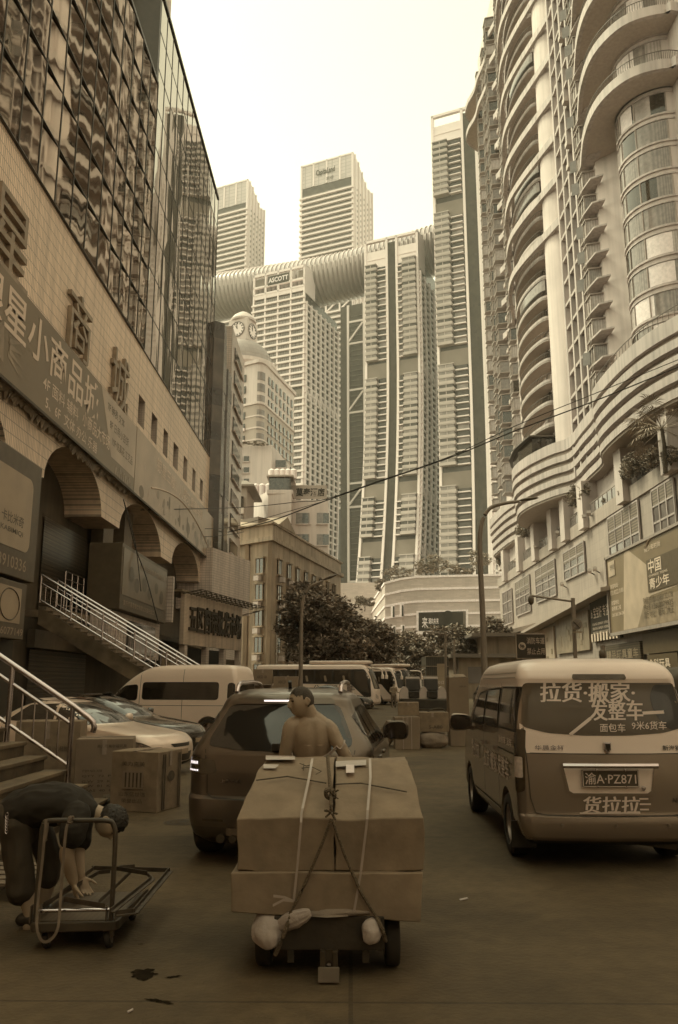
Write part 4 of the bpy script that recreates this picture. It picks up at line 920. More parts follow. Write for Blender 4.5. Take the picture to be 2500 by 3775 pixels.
for k in range(13):
    z = 66.2 - 3.05 * k; MB().prism([p + V((0, 0, z - .25)) for p in grow(outl, 1.012)], (0, 0, .38)).build('floor_line', m_cream, CBd, world=True)
for k in range(17):
    z = 76.3 - 3.05 * k - (.7 if k > 2 else 0)
    d = (cB - cA).normalized(); nn = V((d.y, -d.x, 0))
    for s_ in (2.0, 5.0, 7.9): 
        p = cA + d * s_ + nn * .12; wi.append(MB().obox((p.x, p.y, z + .2), d * .55, nn * .12, (0, 0, .95)))
        if rb.random() < .5 and k > 3: p = p + nn * .4 + d * .3; MB().obox((p.x, p.y, z - .5), d * .45, nn * .28, (0, 0, .35)).build('air_conditioner', m_tw, CBd, world=True)
    d = (cC - cB).normalized(); nn = V((d.y, -d.x, 0))
    for s_ in (5.0, 7.4, 10.4, 13.5, 16.5, 19.5, 22.5):
        p = cB + d * s_ + nn * .12; wi.append(MB().obox((p.x, p.y, z + .2), d * .62, nn * .12, (0, 0, 1.0)))
    cw_ = MB(); cw_.loft([[p + (p - V((-26, 206, 0))).normalized() * e + UZ * h for e, h in ((0, z - .8), (.12, z - .8), (.12, z + 1.3), (0, z + 1.3))] for p in corner[1:6]]); cw_.build('corner_window', m_twp, CBd, world=True)
many(CBd, 'window', wi, m_glassd)
dm = V((-29.6, 212, 0)); md = M('dome_tile', .3, .3, .5, na=.05, brick=dict(ax='xy,z', w=1.6, h=1.2, m=.05, d=.8))
MB().lathe([(8.6, 79), (8.6, 86)], 32, Matrix.Translation(dm)).build('drum', m_brownw, CBd, world=True, smooth=True)
MB().lathe([(8.9, 85.4), (9.6, 86), (9.6, 87), (8.8, 87.2)], 32, Matrix.Translation(dm)).build('gallery', m_cream, CBd, world=True)
MB().lathe([(8.4, 87.2), (8.0, 89.4), (6.9, 91.6), (5.2, 93.3), (3.4, 94.3)], 32, Matrix.Translation(dm)).build('dome', md, CBd, world=True, smooth=True)
gl = MB()
for i in range(30): a = 2 * PI * i / 30; gl.bar(dm + V((9.4 * math.cos(a), 9.4 * math.sin(a), 87)), dm + V((9.4 * math.cos(a), 9.4 * math.sin(a), 88.1)), .1)
gl.tube([dm + V((9.4 * math.cos(2 * PI * i / 30), 9.4 * math.sin(2 * PI * i / 30), 88.1)) for i in range(31)], .08, 5); gl.build('gallery_railing', m_bay, CBd, world=True)
for i in range(8): a = 2 * PI * i / 8; MB().bar(dm + V((8.7 * math.cos(a), 8.7 * math.sin(a), 80)), dm + V((8.7 * math.cos(a), 8.7 * math.sin(a), 85.4)), .9).build('pilaster', m_cream, CBd, world=True)
cl = MB().obox(dm + V((0, 0, 97.3)), da * 2.9, db * 2.9, (0, 0, 3.2)).build('clock_tower', m_cream, CBd, world=True)
MB().lathe([(3.6, 100.5), (3.7, 101), (2.6, 102.4), (1.2, 103.4), (.1, 103.6)], 24, Matrix.Translation(dm)).build('cap', m_cream, CBd, world=True, smooth=True)
for (dirv, n_) in ((-da, -db), (db, -da)):
    cc = dm + n_ * 2.95 + UZ * 97.4; o = MB(); o.prism([cc + dirv * (2.15 * math.cos(2 * PI * i / 32)) + UZ * (2.15 * math.sin(2 * PI * i / 32)) for i in range(32)], n_ * .12); o = o.build('clock_face', m_tw, cl, world=True)
    f = MB(); f.tube([cc + n_ * .15 + dirv * (2.1 * math.cos(2 * PI * i / 32)) + UZ * (2.1 * math.sin(2 * PI * i / 32)) for i in range(33)], .1, 5)
    for i in range(12): a = 2 * PI * i / 12; r0, r1 = 1.45, 1.9; e = dirv * math.cos(a) + UZ * math.sin(a); f.bar(cc + n_ * .16 + e * r0, cc + n_ * .16 + e * r1, .3, .06, up=n_)
    for a, r in ((R(100), 1.7), (R(120), 1.1)): e = dirv * math.cos(a) + UZ * math.sin(a); f.bar(cc + n_ * .18, cc + n_ * .18 + e * r, .16, .06, up=n_)
    f.build('clock_marks', m_strip, cl, world=True)
# white block with roof plants
WB = thing('white_block', 'plain white walled block with plants on its roof, below the clock building', 'building', (-20, 165, 0))
wA, wB, wC = at(840, 1640, 168), at(1003, 1640, 165), at(1068, 1760, 182)
q = [V((wA.x - 4, wA.y, 0)), V((wB.x, wB.y, 0)), V((wC.x, wC.y, 0)), V((-24, 185, 0))]
MB().prism(q, (0, 0, wB.z)).build('wall', m_cream, WB, world=True)
for px_, py_ in ((880, 1692), (909, 1692), (880, 1733), (909, 1733), (880, 1775), (909, 1775)):
    p = at(px_, py_, 166.2); o = MB().box(p.x - .55, p.x + .55, p.y - .25, p.y + .05, p.z - .55, p.z + .55).build('window', m_glassd, WB, world=True); MB().box(p.x - .7, p.x + .7, p.y - .45, p.y, p.z - .85, p.z - .62).build('sill', m_cream, o, world=True)
for k in range(6):
    p = wB + (wC - wB) * .3 + V((.8, -.6, -5 - 4 * k)); p.z = wB.z - 4 - 3.6 * k
    o = MB().box(p.x - 1.2, p.x + 1.2, p.y - 1.2, p.y + 2.4, p.z - 1.3, p.z).build('balcony', m_cream, WB, world=True); MB().box(p.x - 1.15, p.x + 1.15, p.y - 1.1, p.y + 2.3, p.z, p.z + 1.6).build('balcony_window', m_glassd, WB, world=True)
# small old house top
OH = thing('old_house', 'dark eaved narrow old house squeezed beside the glass building, in front of the white block', 'building', (-17.5, 128, 0))
p = at(878, 1850, 128); MB().box(p.x - 5, p.x + 1.6, 126, 136, 0, p.z + 2.2).build('wall', m_brownw, OH, world=True)
MB().add([(p.x - 5, 125, p.z + 2.2), (p.x + 2.9, 125, p.z + 2.2), (p.x + 2.9, 137, p.z + 2.2), (p.x - 5, 137, p.z + 2.2), (p.x - 5, 131, p.z + 4.3), (p.x + .8, 131, p.z + 4.3), (p.x - 5, 125, p.z + 1.9), (p.x + 2.9, 125, p.z + 1.9), (p.x + 2.9, 137, p.z + 1.9), (p.x - 5, 137, p.z + 1.9)], [(0, 1, 5, 4), (1, 2, 5), (2, 3, 4, 5), (6, 9, 8, 7), (0, 6, 7, 1), (1, 7, 8, 2), (3, 2, 8, 9), (0, 4, 3, 9, 6)]).build('roof', m_refuge, OH, world=True)
for k in range(6):
    z = p.z - .6 - 3.1 * k; o = MB().box(p.x - 1.9, p.x + 1.3, 125.2, 126.2, z - 1.9, z - .9).build('balcony', m_cream, OH, world=True); MB().box(p.x - 1.8, p.x + 1.2, 125.3, 126.1, z - .9, z + .9).build('balcony_window', m_curt if k % 2 else m_glassd, OH, world=True)
# white inn
HT = thing('white_inn', 'white stepped inn with a rooftop name sign and curtained windows', 'building', (-10, 140, 0))
h0, h1, h2 = at(925, 1800, 143), at(990, 1770, 135), at(1210, 1790, 139)
zt_ = 33.2
MB().prism([(h0.x, 143, 0), (h1.x, 135, 0), (h1.x + 4, 134.6, 0), (h1.x + 4, 142, 0), (-8, 150, 0), (h0.x, 150, 0)], (0, 0, zt_ + .6)).build('corner_block', m_cream, HT, world=True)
MB().box(h1.x + 3.9, h2.x, 138, 150, 0, zt_ - .4).build('main_block', m_cream, HT, world=True)
MB().box(h1.x + .1, h1.x + 3.9, 135.2, 141, zt_ + .7, zt_ + 3.0).build('roof_room', m_glassd, HT, world=True); MB().box(h1.x - .3, h1.x + 4.3, 134.6, 142, zt_ + 3.0, zt_ + 3.3).build('roof_slab', m_brownw, HT, world=True); MB().box(h1.x - .2, h1.x + 4.2, 134.7, 142, zt_ + .0, zt_ + .69).build('roof_slab', m_cream, HT, world=True)
for i in range(5): MB().lathe([(.6, 0), (.6, 1.5), (.2, 1.8)], 14, Matrix.Translation((h1.x + .3 + .95 * i, 137.5, zt_ + 3.3))).build('water_tank', m_tw, HT, world=True, smooth=True)
for i in range(3): MB().lathe([(.55, 0), (.55, 2.3), (.2, 2.6)], 14, Matrix.Translation((h0.x + 1.2 + 1.1 * i, 140.5, zt_ + .6))).build('water_tank', m_tw, HT, world=True, smooth=True)
sgn = MB().box(h2.x - 6.4, h2.x - .2, 138.2, 138.5, zt_ - .1, zt_ + 2.3).build('roof_sign', m_brownw, HT, world=True); text('莫泰酒店', (h2.x - 5.6, 138.15, zt_ + .3), UX, UZ, 5.0, 1.5, m_strip, sgn, 'lettering', .03)
for k in range(6):
    z = 29.6 - 3.75 * k
    for x0, x1, mm in ((h1.x + 4.6, h1.x + 6.9, m_curt), (h1.x + 8.2, h2.x - .2, m_curt)):
        o = MB().box(x0, x1, 137.86, 138.02, z - 1.0, z + .9).build('window', mm, HT, world=True)
        MB().box(x0 - .15, x1 + .25, 137.6, 138, z - 1.2, z - 1.02).build('sill', m_cream, o, world=True); MB().box(x0 + 1.1, x0 + 2.1, 137.83, 137.855, z - .95, z + .85).build('open_pane', m_glassd, o, world=True)
# brown old corner building
m_brn = M('brown_old_render', .30, .7, .7, na=.25, ns=.3, streak=.4)
OB = thing('brown_corner_building', 'weathered brown corner building with caged windows behind the street trees', 'building', (-9, 100, 0))
o0, o1, o2 = V((-16.5, 101, 0)), V((-9.15, 95, 0)), V((-1.4, 128, 0)); ob = [o0, o1, o2, V((-12, 134, 0)), V((-24, 112, 0))]
zt_ = 18.1
MB().prism(ob, (0, 0, zt_)).build('wall', m_brn, OB, world=True)
def grow2(o_, k): c = V((-12, 113, 0)); return [c + (p - c) * k for p in o_]
MB().prism([p + UZ * (zt_) for p in grow2(ob, 1.05)], (0, 0, .5)).build('cornice', m_brn, OB, world=True)
MB().prism([p + UZ * (zt_ + .5) for p in grow2(ob, 1.0)], (0, 0, 1.6)).build('parapet', m_brn, OB, world=True)
MB().prism([p + UZ * (zt_ + 2.1) for p in grow2(ob, 1.03)], (0, 0, .25)).build('cornice', m_brn, OB, world=True)
d1, d2 = (o1 - o0).normalized(), (o2 - o1).normalized(); n1, n2 = V((d1.y, -d1.x, 0)), V((d2.y, -d2.x, 0))
for k in range(5):
    z = 15.3 - 3.1 * k
    for (b0, d, n_, ss) in ((o0, d1, n1, (3.4, 7.6)), (o1, d2, n2, (2.6, 6.4, 10.2, 14, 17.8, 21.6, 25.4, 29.2))):
        for s_ in ss:
            p = b0 + d * s_ + n_ * .05; w_ = .62; o = MB().obox((p.x, p.y, z), d * w_, n_ * .12, (0, 0, .85)).build('window', m_glassd, OB, world=True)
            f = MB(); 
            for e in (-w_, 0, w_): f.bar((p + d * e + n_ * .14) + UZ * (z - .85), (p + d * e + n_ * .14) + UZ * (z + .85), .09)
            f.obox((p + n_ * .1) + UZ * (z + .98), d * (w_ + .2), n_ * .25, (0, 0, .09)); f.obox((p + n_ * .1) + UZ * (z - .98), d * (w_ + .2), n_ * .25, (0, 0, .09)); f.build('frame', m_brn, o, world=True)
            a_ = p + n_ * .45 + UZ * (z - 1.5); MB().obox(a_, d * .42, n_ * .25, (0, 0, .3)).build('air_conditioner', m_cream, OB, world=True)
for s_ in (.2, 5.4, 9.3): p = o0 + d1 * s_ + n1 * .15; MB().bar((p.x, p.y, 0), (p.x, p.y, zt_), .45).build('pilaster', m_brn, OB, world=True)
p = o1 + d2 * 5 + UZ * 20.4; MB().add([p - d2 * 3.5 - n2 * -.3, p + d2 * 3.5 - n2 * -.3, p - n2 * -.3 + UZ * 1.6, p - d2 * 3.5 - n2 * 6, p + d2 * 3.5 - n2 * 6, p - n2 * 6 + UZ * 1.6], [(0, 1, 2), (3, 5, 4), (0, 2, 5, 3), (1, 4, 5, 2), (0, 3, 4, 1)]).build('gable_roof', m_brn, OB, world=True)
p = o0 + d1 * 3 + UZ * 20.4; MB().obox(p + UZ * .6 - n1 * 4, d1 * 3, n1 * 3, (0, 0, .7)).build('roof_shed', m_refuge, OB, world=True)
# low gatehouse on the right
GH = thing('gatehouse', 'low dark gatehouse with a flat roof and windows, behind the right lamp post', 'building', (14, 100, 0))
g0, g1 = at(1690, 2400, 92), at(1900, 2400, 92)
MB().box(g0.x, g1.x + 3, 92, 104, 0, 4.4).build('wall', m_brn, GH, world=True)
MB().box(g0.x - 1, g1.x + 3, 91, 105, 4.4, 4.8).build('roof', m_refuge, GH, world=True); MB().box(g0.x + 3, g1.x + 3, 94, 104, 4.85, 6.8).build('upper_wall', m_brn, GH, world=True); MB().box(g0.x + 1.6, g1.x + 3, 92.4, 105, 6.8, 7.15).build('upper_roof', m_refuge, GH, world=True)
for x0 in (1.0, 2.9, 4.8): MB().box(g0.x + x0, g0.x + x0 + 1.6, 91.9, 92.05, 1.6, 3.4).build('window', m_twp, GH, world=True)
# low parade wall beyond the trees on the right lower: container-like dark hut
CT = thing('dark_container', 'dark corrugated container stacked left of the gatehouse', 'container', (9.5, 88, 0))
c0, c1 = at(1572, 2500, 86), at(1655, 2500, 86)
MB().box(c0.x, c1.x, 86, 92, .3, 4.4).build('body', M('container_dark', .05, .85, .6, wave=dict(ax='xy,z', s=1.5, d=.5)), CT, world=True); MB().box(c1.x - 1.2, c1.x - .3, 85.93, 85.98, .9, 3.6).build('pale_door', m_signp, CT, world=True)
for z in (.35, 1.3, 2.3, 3.3, 4.3): MB().box(c0.x - .03, c1.x + .03, 85.9, 85.97, z, z + .08).build('band', m_brn, CT, world=True)
text('18012', (c0.x + .9, 85.9, 1.55), UX, UZ, .9, .3, m_tw, CT)
# ------------------------------------------------------------------ trees and plants
def leafmat(name, v, s=.75): return M(name, v, s, .55, na=.45, ns=.9)
m_leaf = leafmat('leaf_dark', .13); m_leaf2 = leafmat('leaf_mid', .3, .6); m_bark = M('bark', .06, .9, .8, na=.4, ns=6)
def leaf_cloud(blobs, n, size, seed, flat=.55):
    """small leaf faces spread in and on the surface of uneven blobs (centre, radii)"""
    rnd = random.Random(seed); mb = MB(); vol = [b[1][0] * b[1][1] * b[1][2] for b in blobs]; tot = sum(vol)
    for (c, r), vv in zip(blobs, vol):
        k = int(2.6 * n * vv / tot); c = V(c)
        sub = []
        for _ in range(max(5, k // 45)):
            d = V((rnd.gauss(0, 1), rnd.gauss(0, 1), rnd.gauss(0, 1))).normalized() * (rnd.random() ** .4); sub.append(c + V((d.x * r[0], d.y * r[1], d.z * r[2])))
        for _ in range(k):
            g0 = rnd.choice(sub); sp = .20 * min(r); p = g0 + V((rnd.gauss(0, sp), rnd.gauss(0, sp), rnd.gauss(0, sp * .6)))
            s_ = size * (.28 + .55 * rnd.random()); a = V((rnd.gauss(0, 1), rnd.gauss(0, 1), rnd.gauss(0, flat))).normalized(); b = a.cross(V((rnd.gauss(0, 1), rnd.gauss(0, 1), rnd.gauss(0, 1)))).normalized()
            mb.mi = 1 if rnd.random() < .3 else 0
            mb.add([p - a * s_, p + b * s_ * .42, p + a * s_, p - b * s_ * .42], [(0, 1, 2, 3)])
    return mb
def limb(mb, p, q, r0, r1, rnd, bend=.12):
    p, q = V(p), V(q); d = q - p; pts = [p]
    for t in (.33, .66): pts.append(p + d * t + V((rnd.gauss(0, 1), rnd.gauss(0, 1), rnd.gauss(0, .5))) * d.length * bend)
    pts.append(q); mb.tube(pts, [r0, r0 * .8 + r1 * .2, r0 * .45 + r1 * .55, r1], 7)
def tree(name, label, base, blobs, n, size, seed, r=.25, cat='tree', group=None, fork=.35):
    rnd = random.Random(seed); t = thing(name, label, cat, base, 0, group); b = V(base); mb = MB()
    cen = sum((V(c) for c, _ in blobs), V((0, 0, 0))) / len(blobs); fk = b + (cen - b) * fork; fk.z = b.z + (cen.z - b.z) * fork
    limb(mb, b, fk, r, r * .75, rnd, .05)
    for c, rr in blobs:
        limb(mb, fk, V(c), r * .55, r * .12, rnd)
        for _ in range(3):
            d = V((rnd.gauss(0, 1), rnd.gauss(0, 1), rnd.gauss(0, .6))).normalized(); limb(mb, V(c) * .6 + fk * .4, V(c) + V((d.x * rr[0], d.y * rr[1], d.z * rr[2])) * .8, r * .22, r * .05, rnd)
    mb.build('trunk', m_bark, t, world=True, smooth=True)
    leaf_cloud(blobs, n, size, seed).build('crown', [m_leaf, m_leaf2], t, world=True)
    return t
def pb(px, py, Y, rx, rz, ry=None): c = at(px, py, Y); k = Y / 3000; return (tuple(c), (rx * k, (ry or rx) * k, rz * k))
def gz(px, Y): c = at(px, 2600, Y); return (c.x, Y, 0)
tree('street_tree', 'biggest street tree, broad dark crown in front of the brown corner building', gz(1190, 67), [pb(1130, 2210, 67, 90, 65), pb(1200, 2270, 66, 120, 80), pb(1100, 2330, 68, 75, 95), pb(1235, 2370, 66, 120, 70), pb(1280, 2320, 67, 60, 55), pb(1050, 2270, 68, 35, 60), pb(1170, 2420, 66, 110, 45)], 9500, .30, 1, .32)
tree('street_tree', 'street tree with a rounded lighter crown just right of the biggest street tree', gz(1370, 72), [pb(1370, 2340, 72, 70, 55), pb(1420, 2375, 72, 45, 60), pb(1330, 2400, 71, 70, 50), pb(1400, 2430, 72, 50, 40)], 4800, .29, 2, .22)
tree('street_tree', 'dense street tree in front of the advertising screen', gz(1540, 95), [pb(1500, 2380, 95, 60, 55), pb(1560, 2400, 94, 70, 45), pb(1630, 2345, 96, 45, 45), pb(1480, 2440, 95, 70, 50), pb(1560, 2450, 95, 60, 40)], 5200, .34, 3, .25)
tree('street_tree', 'street tree between the advertising screen and the right lamp post', gz(1700, 100), [pb(1680, 2350, 100, 50, 45), pb(1730, 2345, 100, 55, 50), pb(1700, 2400, 100, 75, 40)], 4200, .34, 4, .25)
tree('street_tree', 'street tree right of the lamp post, partly under the projecting canopy', gz(1830, 102), [pb(1820, 2335, 102, 50, 55), pb(1860, 2370, 102, 40, 60), pb(1800, 2400, 102, 50, 40)], 3600, .34, 5, .22)
tree('street_tree', 'low street tree behind the parked coach, below the rounded tree', gz(1440, 84), [pb(1440, 2440, 84, 70, 35), pb(1500, 2480, 84, 60, 35), pb(1420, 2485, 84, 40, 25)], 2600, .3, 6, .16)
# mall roof garden
for i, (x, y, rx, rz, lb) in enumerate(((1620, 2075, 55, 32, 'bushy roof tree at the middle of the mall roof'), (1570, 2090, 45, 28, 'smaller roof tree left of the middle of the mall roof'), (1770, 2060, 50, 36, 'tall roof tree behind the right lamp post'), (1700, 2100, 50, 18, 'thin roof shrub between the two taller roof trees'), (1470, 2110, 60, 26, 'long roof shrub at the left of the mall roof'), (1410, 2150, 28, 30, 'drooping roof shrub at the left corner of the mall'), (1345, 2215, 40, 20, 'low shrub on the annex left of the mall'))):
    c = at(x, y + rz, 238); tree('roof_tree', lb, (c.x, 238, c.z - 1.5), [pb(x - rx * .35, y, 238, rx * .6, rz), pb(x + rx * .4, y + rz * .2, 238, rx * .55, rz * .8)], 700, .5, 20 + i, .15)
def shrub(label, pts, n, size, seed, name='planter_shrub'):
    t = thing(name, label, 'shrub', pts[0][0]); mb = MB(); rnd = random.Random(seed)
    for c, r in pts:
        for _ in range(4): limb(mb, V(c) - UZ * r[2], V(c) + V((rnd.gauss(0, r[0] * .5), rnd.gauss(0, r[0] * .5), r[2] * .5)), .06, .02, rnd)
    mb.build('stem', m_bark, t, world=True); leaf_cloud(pts, n, size, seed).build('foliage', [m_leaf, m_leaf2], t, world=True)
def onp(px, py, X, rx, rz): c = onX(px, py, X * SR); k = c.y / 3000; return (tuple(c), (rx * k * .6, rx * k * 1.6, rz * k))
shrub('big shrub bed spilling over the podium edge under the palm', [onp(2330, 1715, 21.3, 50, 45), onp(2400, 1690, 21.3, 55, 42), onp(2470, 1680, 21.3, 45, 38), onp(2300, 1740, 21.3, 25, 30)], 3600, .17, 31)
shrub('rounded potted tree on the podium left of the wide column', [onp(2120, 1830, 21.6, 42, 42), onp(2150, 1810, 21.6, 30, 35)], 2200, .2, 32)
shrub('leafy shrub over the balustrade under the far striped base', [onp(1930, 1950, 21.6, 42, 30), onp(1960, 1930, 21.6, 25, 28)], 1800, .24, 33)
shrub('pale airy shrub at the far end of the podium roof', [onp(1850, 2070, 22.4, 32, 30)], 800, .26, 34)
shrub('tiny shrub on the podium ledge beside the second column', [onp(2230, 1845, 22.0, 14, 18)], 260, .15, 35)
c = at(905, 1632, 164); shrub('dense row of plants on the roof of the white block', [((c.x - 2, 164, c.z), (2.5, 1, .7)), ((c.x + 2.6, 164, c.z - .1), (2.4, 1, .5))], 900, .28, 36, 'roof_plants')
# fan palm
pc = onX(2440, 1580, 21.0 * SR); PM = thing('fan_palm', 'fan palm with drooping fan leaves in the podium planter at the right edge', 'palm', (pc.x, pc.y, pc.z - 4.0))
MB().tube([(pc.x, pc.y, pc.z - 4), (pc.x + .1, pc.y, pc.z - 1.5), (pc.x, pc.y, pc.z)], [.22, .18, .16], 8).build('trunk', m_bark, PM, world=True, smooth=True)
rnd = random.Random(9)
for k in range(34):
    el = rnd.uniform(-.7, 1.3); az = rnd.uniform(0, 2 * PI); d = V((math.cos(az) * math.cos(el), math.sin(az) * math.cos(el), math.sin(el))); ln = rnd.uniform(1.5, 2.5); tip = pc + d * ln; mb = MB(); mb.tube([pc, pc + d * ln * .6, tip], .03, 4)
    s_ = d.cross(UZ).normalized(); u_ = s_.cross(d)
    for j in range(17):
        a = R(-105 + 210 * j / 16); e = (d * math.cos(a) + s_ * math.sin(a)); l2 = rnd.uniform(1.2, 1.7); q = e.cross(u_).normalized() * .05
        mid = tip + e * l2 * .6; end = tip + e * l2 - UZ * (.28 + .2 * rnd.random()); mb.add([tip, mid - q, end, mid + q], [(0, 1, 2, 3)])
    mb.build('frond', m_leaf2 if k % 2 else m_leaf, PM, world=True)

# ------------------------------------------------------------------ lamp posts, signs, cables
m_pole = M('grey_pole', .20, .6, .4, na=.1, ns=2)
def lamp(label, base, pts, r, head, hl=.9):
    t = thing('street_lamp', label, 'street lamp', base); b = V(base); P = catmull([b] + [V(p) for p in pts], 6)
    MB().tube(P, [r * (1 - .5 * i / len(P)) for i in range(len(P))], 10).build('pole', m_pole, t, world=True, smooth=True)
    e = P[-1]; d = (P[-1] - P[-2]).normalized(); rr = [(0, .05), (.15, .14), (.5, .2), (.85, .13), (1, .03)]
    s_ = d.cross(UZ).normalized(); mb = MB(); mb.loft([[e + d * (x * hl) + s_ * (w * math.cos(2 * PI * i / 12)) + UZ * (.45 * w * math.sin(2 * PI * i / 12) + .05) for i in range(12)] for x, w in rr]); mb.build('lamp_head', m_steel, t, world=True, smooth=True)
    MB().lathe([(r * 1.8, 0), (r * 1.8, .25), (r, .3)], 12, Matrix.Translation(b)).build('base_collar', m_pole, t, world=True)
    return t
Y = 45; lamp('curved street lamp in front of the biggest street tree, behind the loaded boxes', gz(1108, Y), [at(1109, 2450, Y), at(1111, 2300, Y), at(1117, 2215, Y), at(1142, 2165, Y), at(1190, 2142, Y)], .13, 1)
Y = 39; lamp('tall curved street lamp beside the white van, arm reaching over to the podium', gz(1789, Y), [at(1781, 2300, Y), at(1771, 2080, Y), at(1772, 1950, Y), at(1800, 1880, Y), at(1850, 1858, Y), at(1915, 1848, Y)], .15, 1, .95)
Y = 74; lamp('thin street lamp at the end of the curtain market wall', gz(876, Y), [at(876, 2400, Y), at(877, 2320, Y), at(892, 2272, Y), at(930, 2260, Y)], .1, 1, .8)
Y = 92; lamp('thin far street lamp against the brown corner building', gz(1022, Y), [at(1022, 2400, Y), at(1024, 2340, Y), at(1040, 2308, Y), at(1062, 2300, Y)], .1, 1, .7)
# camera poles
def campole(label, base, top, arm, dome=True):
    t = thing('camera_pole', label, 'camera pole', base); MB().tube([base, top], .09, 8).build('pole', m_pole, t, world=True, smooth=True)
    MB().tube([V(top) - UZ * .15, arm], .05, 6).build('arm', m_pole, t, world=True, smooth=True)
    a = V(arm); MB().lathe([(.05, 0), (.13, -.1), (.13, -.25), (.11, -.33), (.02, -.42)], 12, Matrix.Translation(a)).build('dome_camera', m_steel, t, world=True, smooth=True); return t
Y = 36; t = campole('camera pole with a long arm and dome camera in front of the shop posters', gz(2128, Y), at(2112, 2205, Y), at(1957, 2196, Y))
Y = 62; campole('camera pole with a dome camera in front of the right street trees', gz(1645, Y), at(1642, 2330, Y), at(1565, 2328, Y)); Y = 66; campole('lower camera pole beside the gatehouse roof', gz(1678, Y), at(1674, 2360, Y), at(1632, 2376, Y))
Y = 30; campole('short camera pole behind the white van roof', gz(2222, Y), at(2222, 2380, Y), at(2220, 2392, Y))
Y = 35.8; c = at(2122, 2303, Y); t = thing('no_stopping_sign', 'round no stopping sign on the camera pole', 'traffic sign', (c.x, Y, c.z - .3))
ry = .24
def disc(c, r, y0, y1, n=32): return MB().prism([(c.x + r * math.cos(2 * PI * i / n), y0, c.z + r * math.sin(2 * PI * i / n)) for i in range(n)], (0, y1 - y0, 0))
disc(c, ry, Y - .2, Y - .17).build('rim', m_letter, t, world=True); disc(c, ry * .86, Y - .215, Y - .201).build('face', m_refuge, t, world=True)
for a in (45, 135): e = V((math.cos(R(a)), 0, math.sin(R(a)))) * ry * .85; MB().bar(c + V((0, -.225 - a * .0001, 0)) - e, c + V((0, -.225 - a * .0001, 0)) + e, .012, .05, up=(0, 1, 0)).build('cross_bar', m_letter, t, world=True)
MB().box(c.x - .2, c.x + .2, Y - .2, Y - .17, c.z - .36, c.z - .3).build('small_plate', m_letter, t, world=True)
Y = 21; p0, p1 = at(1905, 2428, Y), at(2010, 2336, Y); t = thing('fire_lane_sign', 'dark framed fire lane sign with white characters behind the white van roof', 'sign', (p0.x + .35, Y, 0))
m_sd = M('sign_dark_face', .03, .9, .4); m_sw = M('sign_pale', .42, .6, .5)
MB().box(p0.x, p1.x, Y, Y + .04, p0.z, p1.z).build('frame', m_sw, t, world=True); MB().box(p0.x + .015, p1.x - .015, Y - .006, Y - .001, p0.z + .015, p1.z - .015).build('face', m_sd, t, world=True)
W_ = p1.x - p0.x; H_ = p1.z - p0.z
text('消防车道', (p0.x + W_ * .36, Y - .01, p0.z + H_ * .58), UX, UZ, W_ * .6, H_ * .27, m_sw, t, 'lettering', .004); text('禁止占用', (p0.x + W_ * .36, Y - .01, p0.z + H_ * .16), UX, UZ, W_ * .6, H_ * .27, m_sw, t, 'lettering', .004)
c = V((p0.x + W_ * .2, Y, p0.z + H_ * .5)); disc(c, .095, Y - .012, Y - .008).build('round_mark', m_sw, t, world=True); text('停', (c.x - .06, Y - .016, c.z - .06), UX, UZ, .12, .12, m_sd, t, 'lettering', .02); MB().bar((c.x - .07, Y - .02, c.z + .07), (c.x + .07, Y - .02, c.z - .07), .004, .016, up=(0, 1, 0)).build('slash', m_sd, t, world=True)
for x in (p0.x + .15, p1.x - .15): MB().tube([(x, Y + .06, 0), (x, Y + .06, p1.z - .1)], .025, 8).build('leg', m_pole, t, world=True)
# overhead cables
m_cab = M('black_cable', .015, .9, .6)
def cable(label, pts, r, sag=0):
    P = catmull(pts, 8); tag(MB().tube(P, r, 5).build('overhead_cable', m_cab, base=True), label, 'cable', 'cables across the street')
def pc_(l): return [at(x, y, Y) for x, y, Y in l]
cable('thick overhead cable crossing the whole street, lower of the pair', pc_([(2520, 1345, 60), (2200, 1475, 62), (1900, 1588, 64), (1660, 1686, 66), (1400, 1775, 69), (1200, 1846, 72), (1000, 1920, 75), (840, 1962, 78)]), .055)
cable('thin overhead cable just above the thick one, meeting it mid street', pc_([(2520, 1318, 60), (2200, 1448, 62), (1900, 1570, 64), (1660, 1682, 66), (1400, 1772, 69), (1200, 1840, 72), (1100, 1850, 74), (900, 1870, 77), (520, 1880, 50)]), .035)
cable('thin sagging cable from the toy banner to the cable bundle', pc_([(560, 1905, 58), (700, 1945, 66), (840, 1945, 74), (960, 1915, 76), (1180, 1852, 73)]), .03)
cable('lowest thin cable across the far end of the toy banner', pc_([(620, 1952, 60), (740, 1978, 68), (850, 1970, 76), (900, 1960, 80)]), .03)
P = catmull(pc_([(455, 1840, 43), (470, 1900, 43), (500, 2020, 43), (540, 2130, 43), (585, 2300, 43)]), 6); tag(MB().tube(P, .03, 5).build('hanging_cable', m_cab, base=True), 'loose cables hanging down in front of the fruit sign box', 'cable')
P = catmull(pc_([(455, 1840, 42.8), (490, 1960, 42.8), (505, 2040, 42.8), (520, 2180, 42.8)]), 6); tag(MB().tube(P, .025, 5).build('hanging_cable', m_cab, base=True), 'shorter loose cable hanging left of the longer one by the fruit sign box', 'cable')
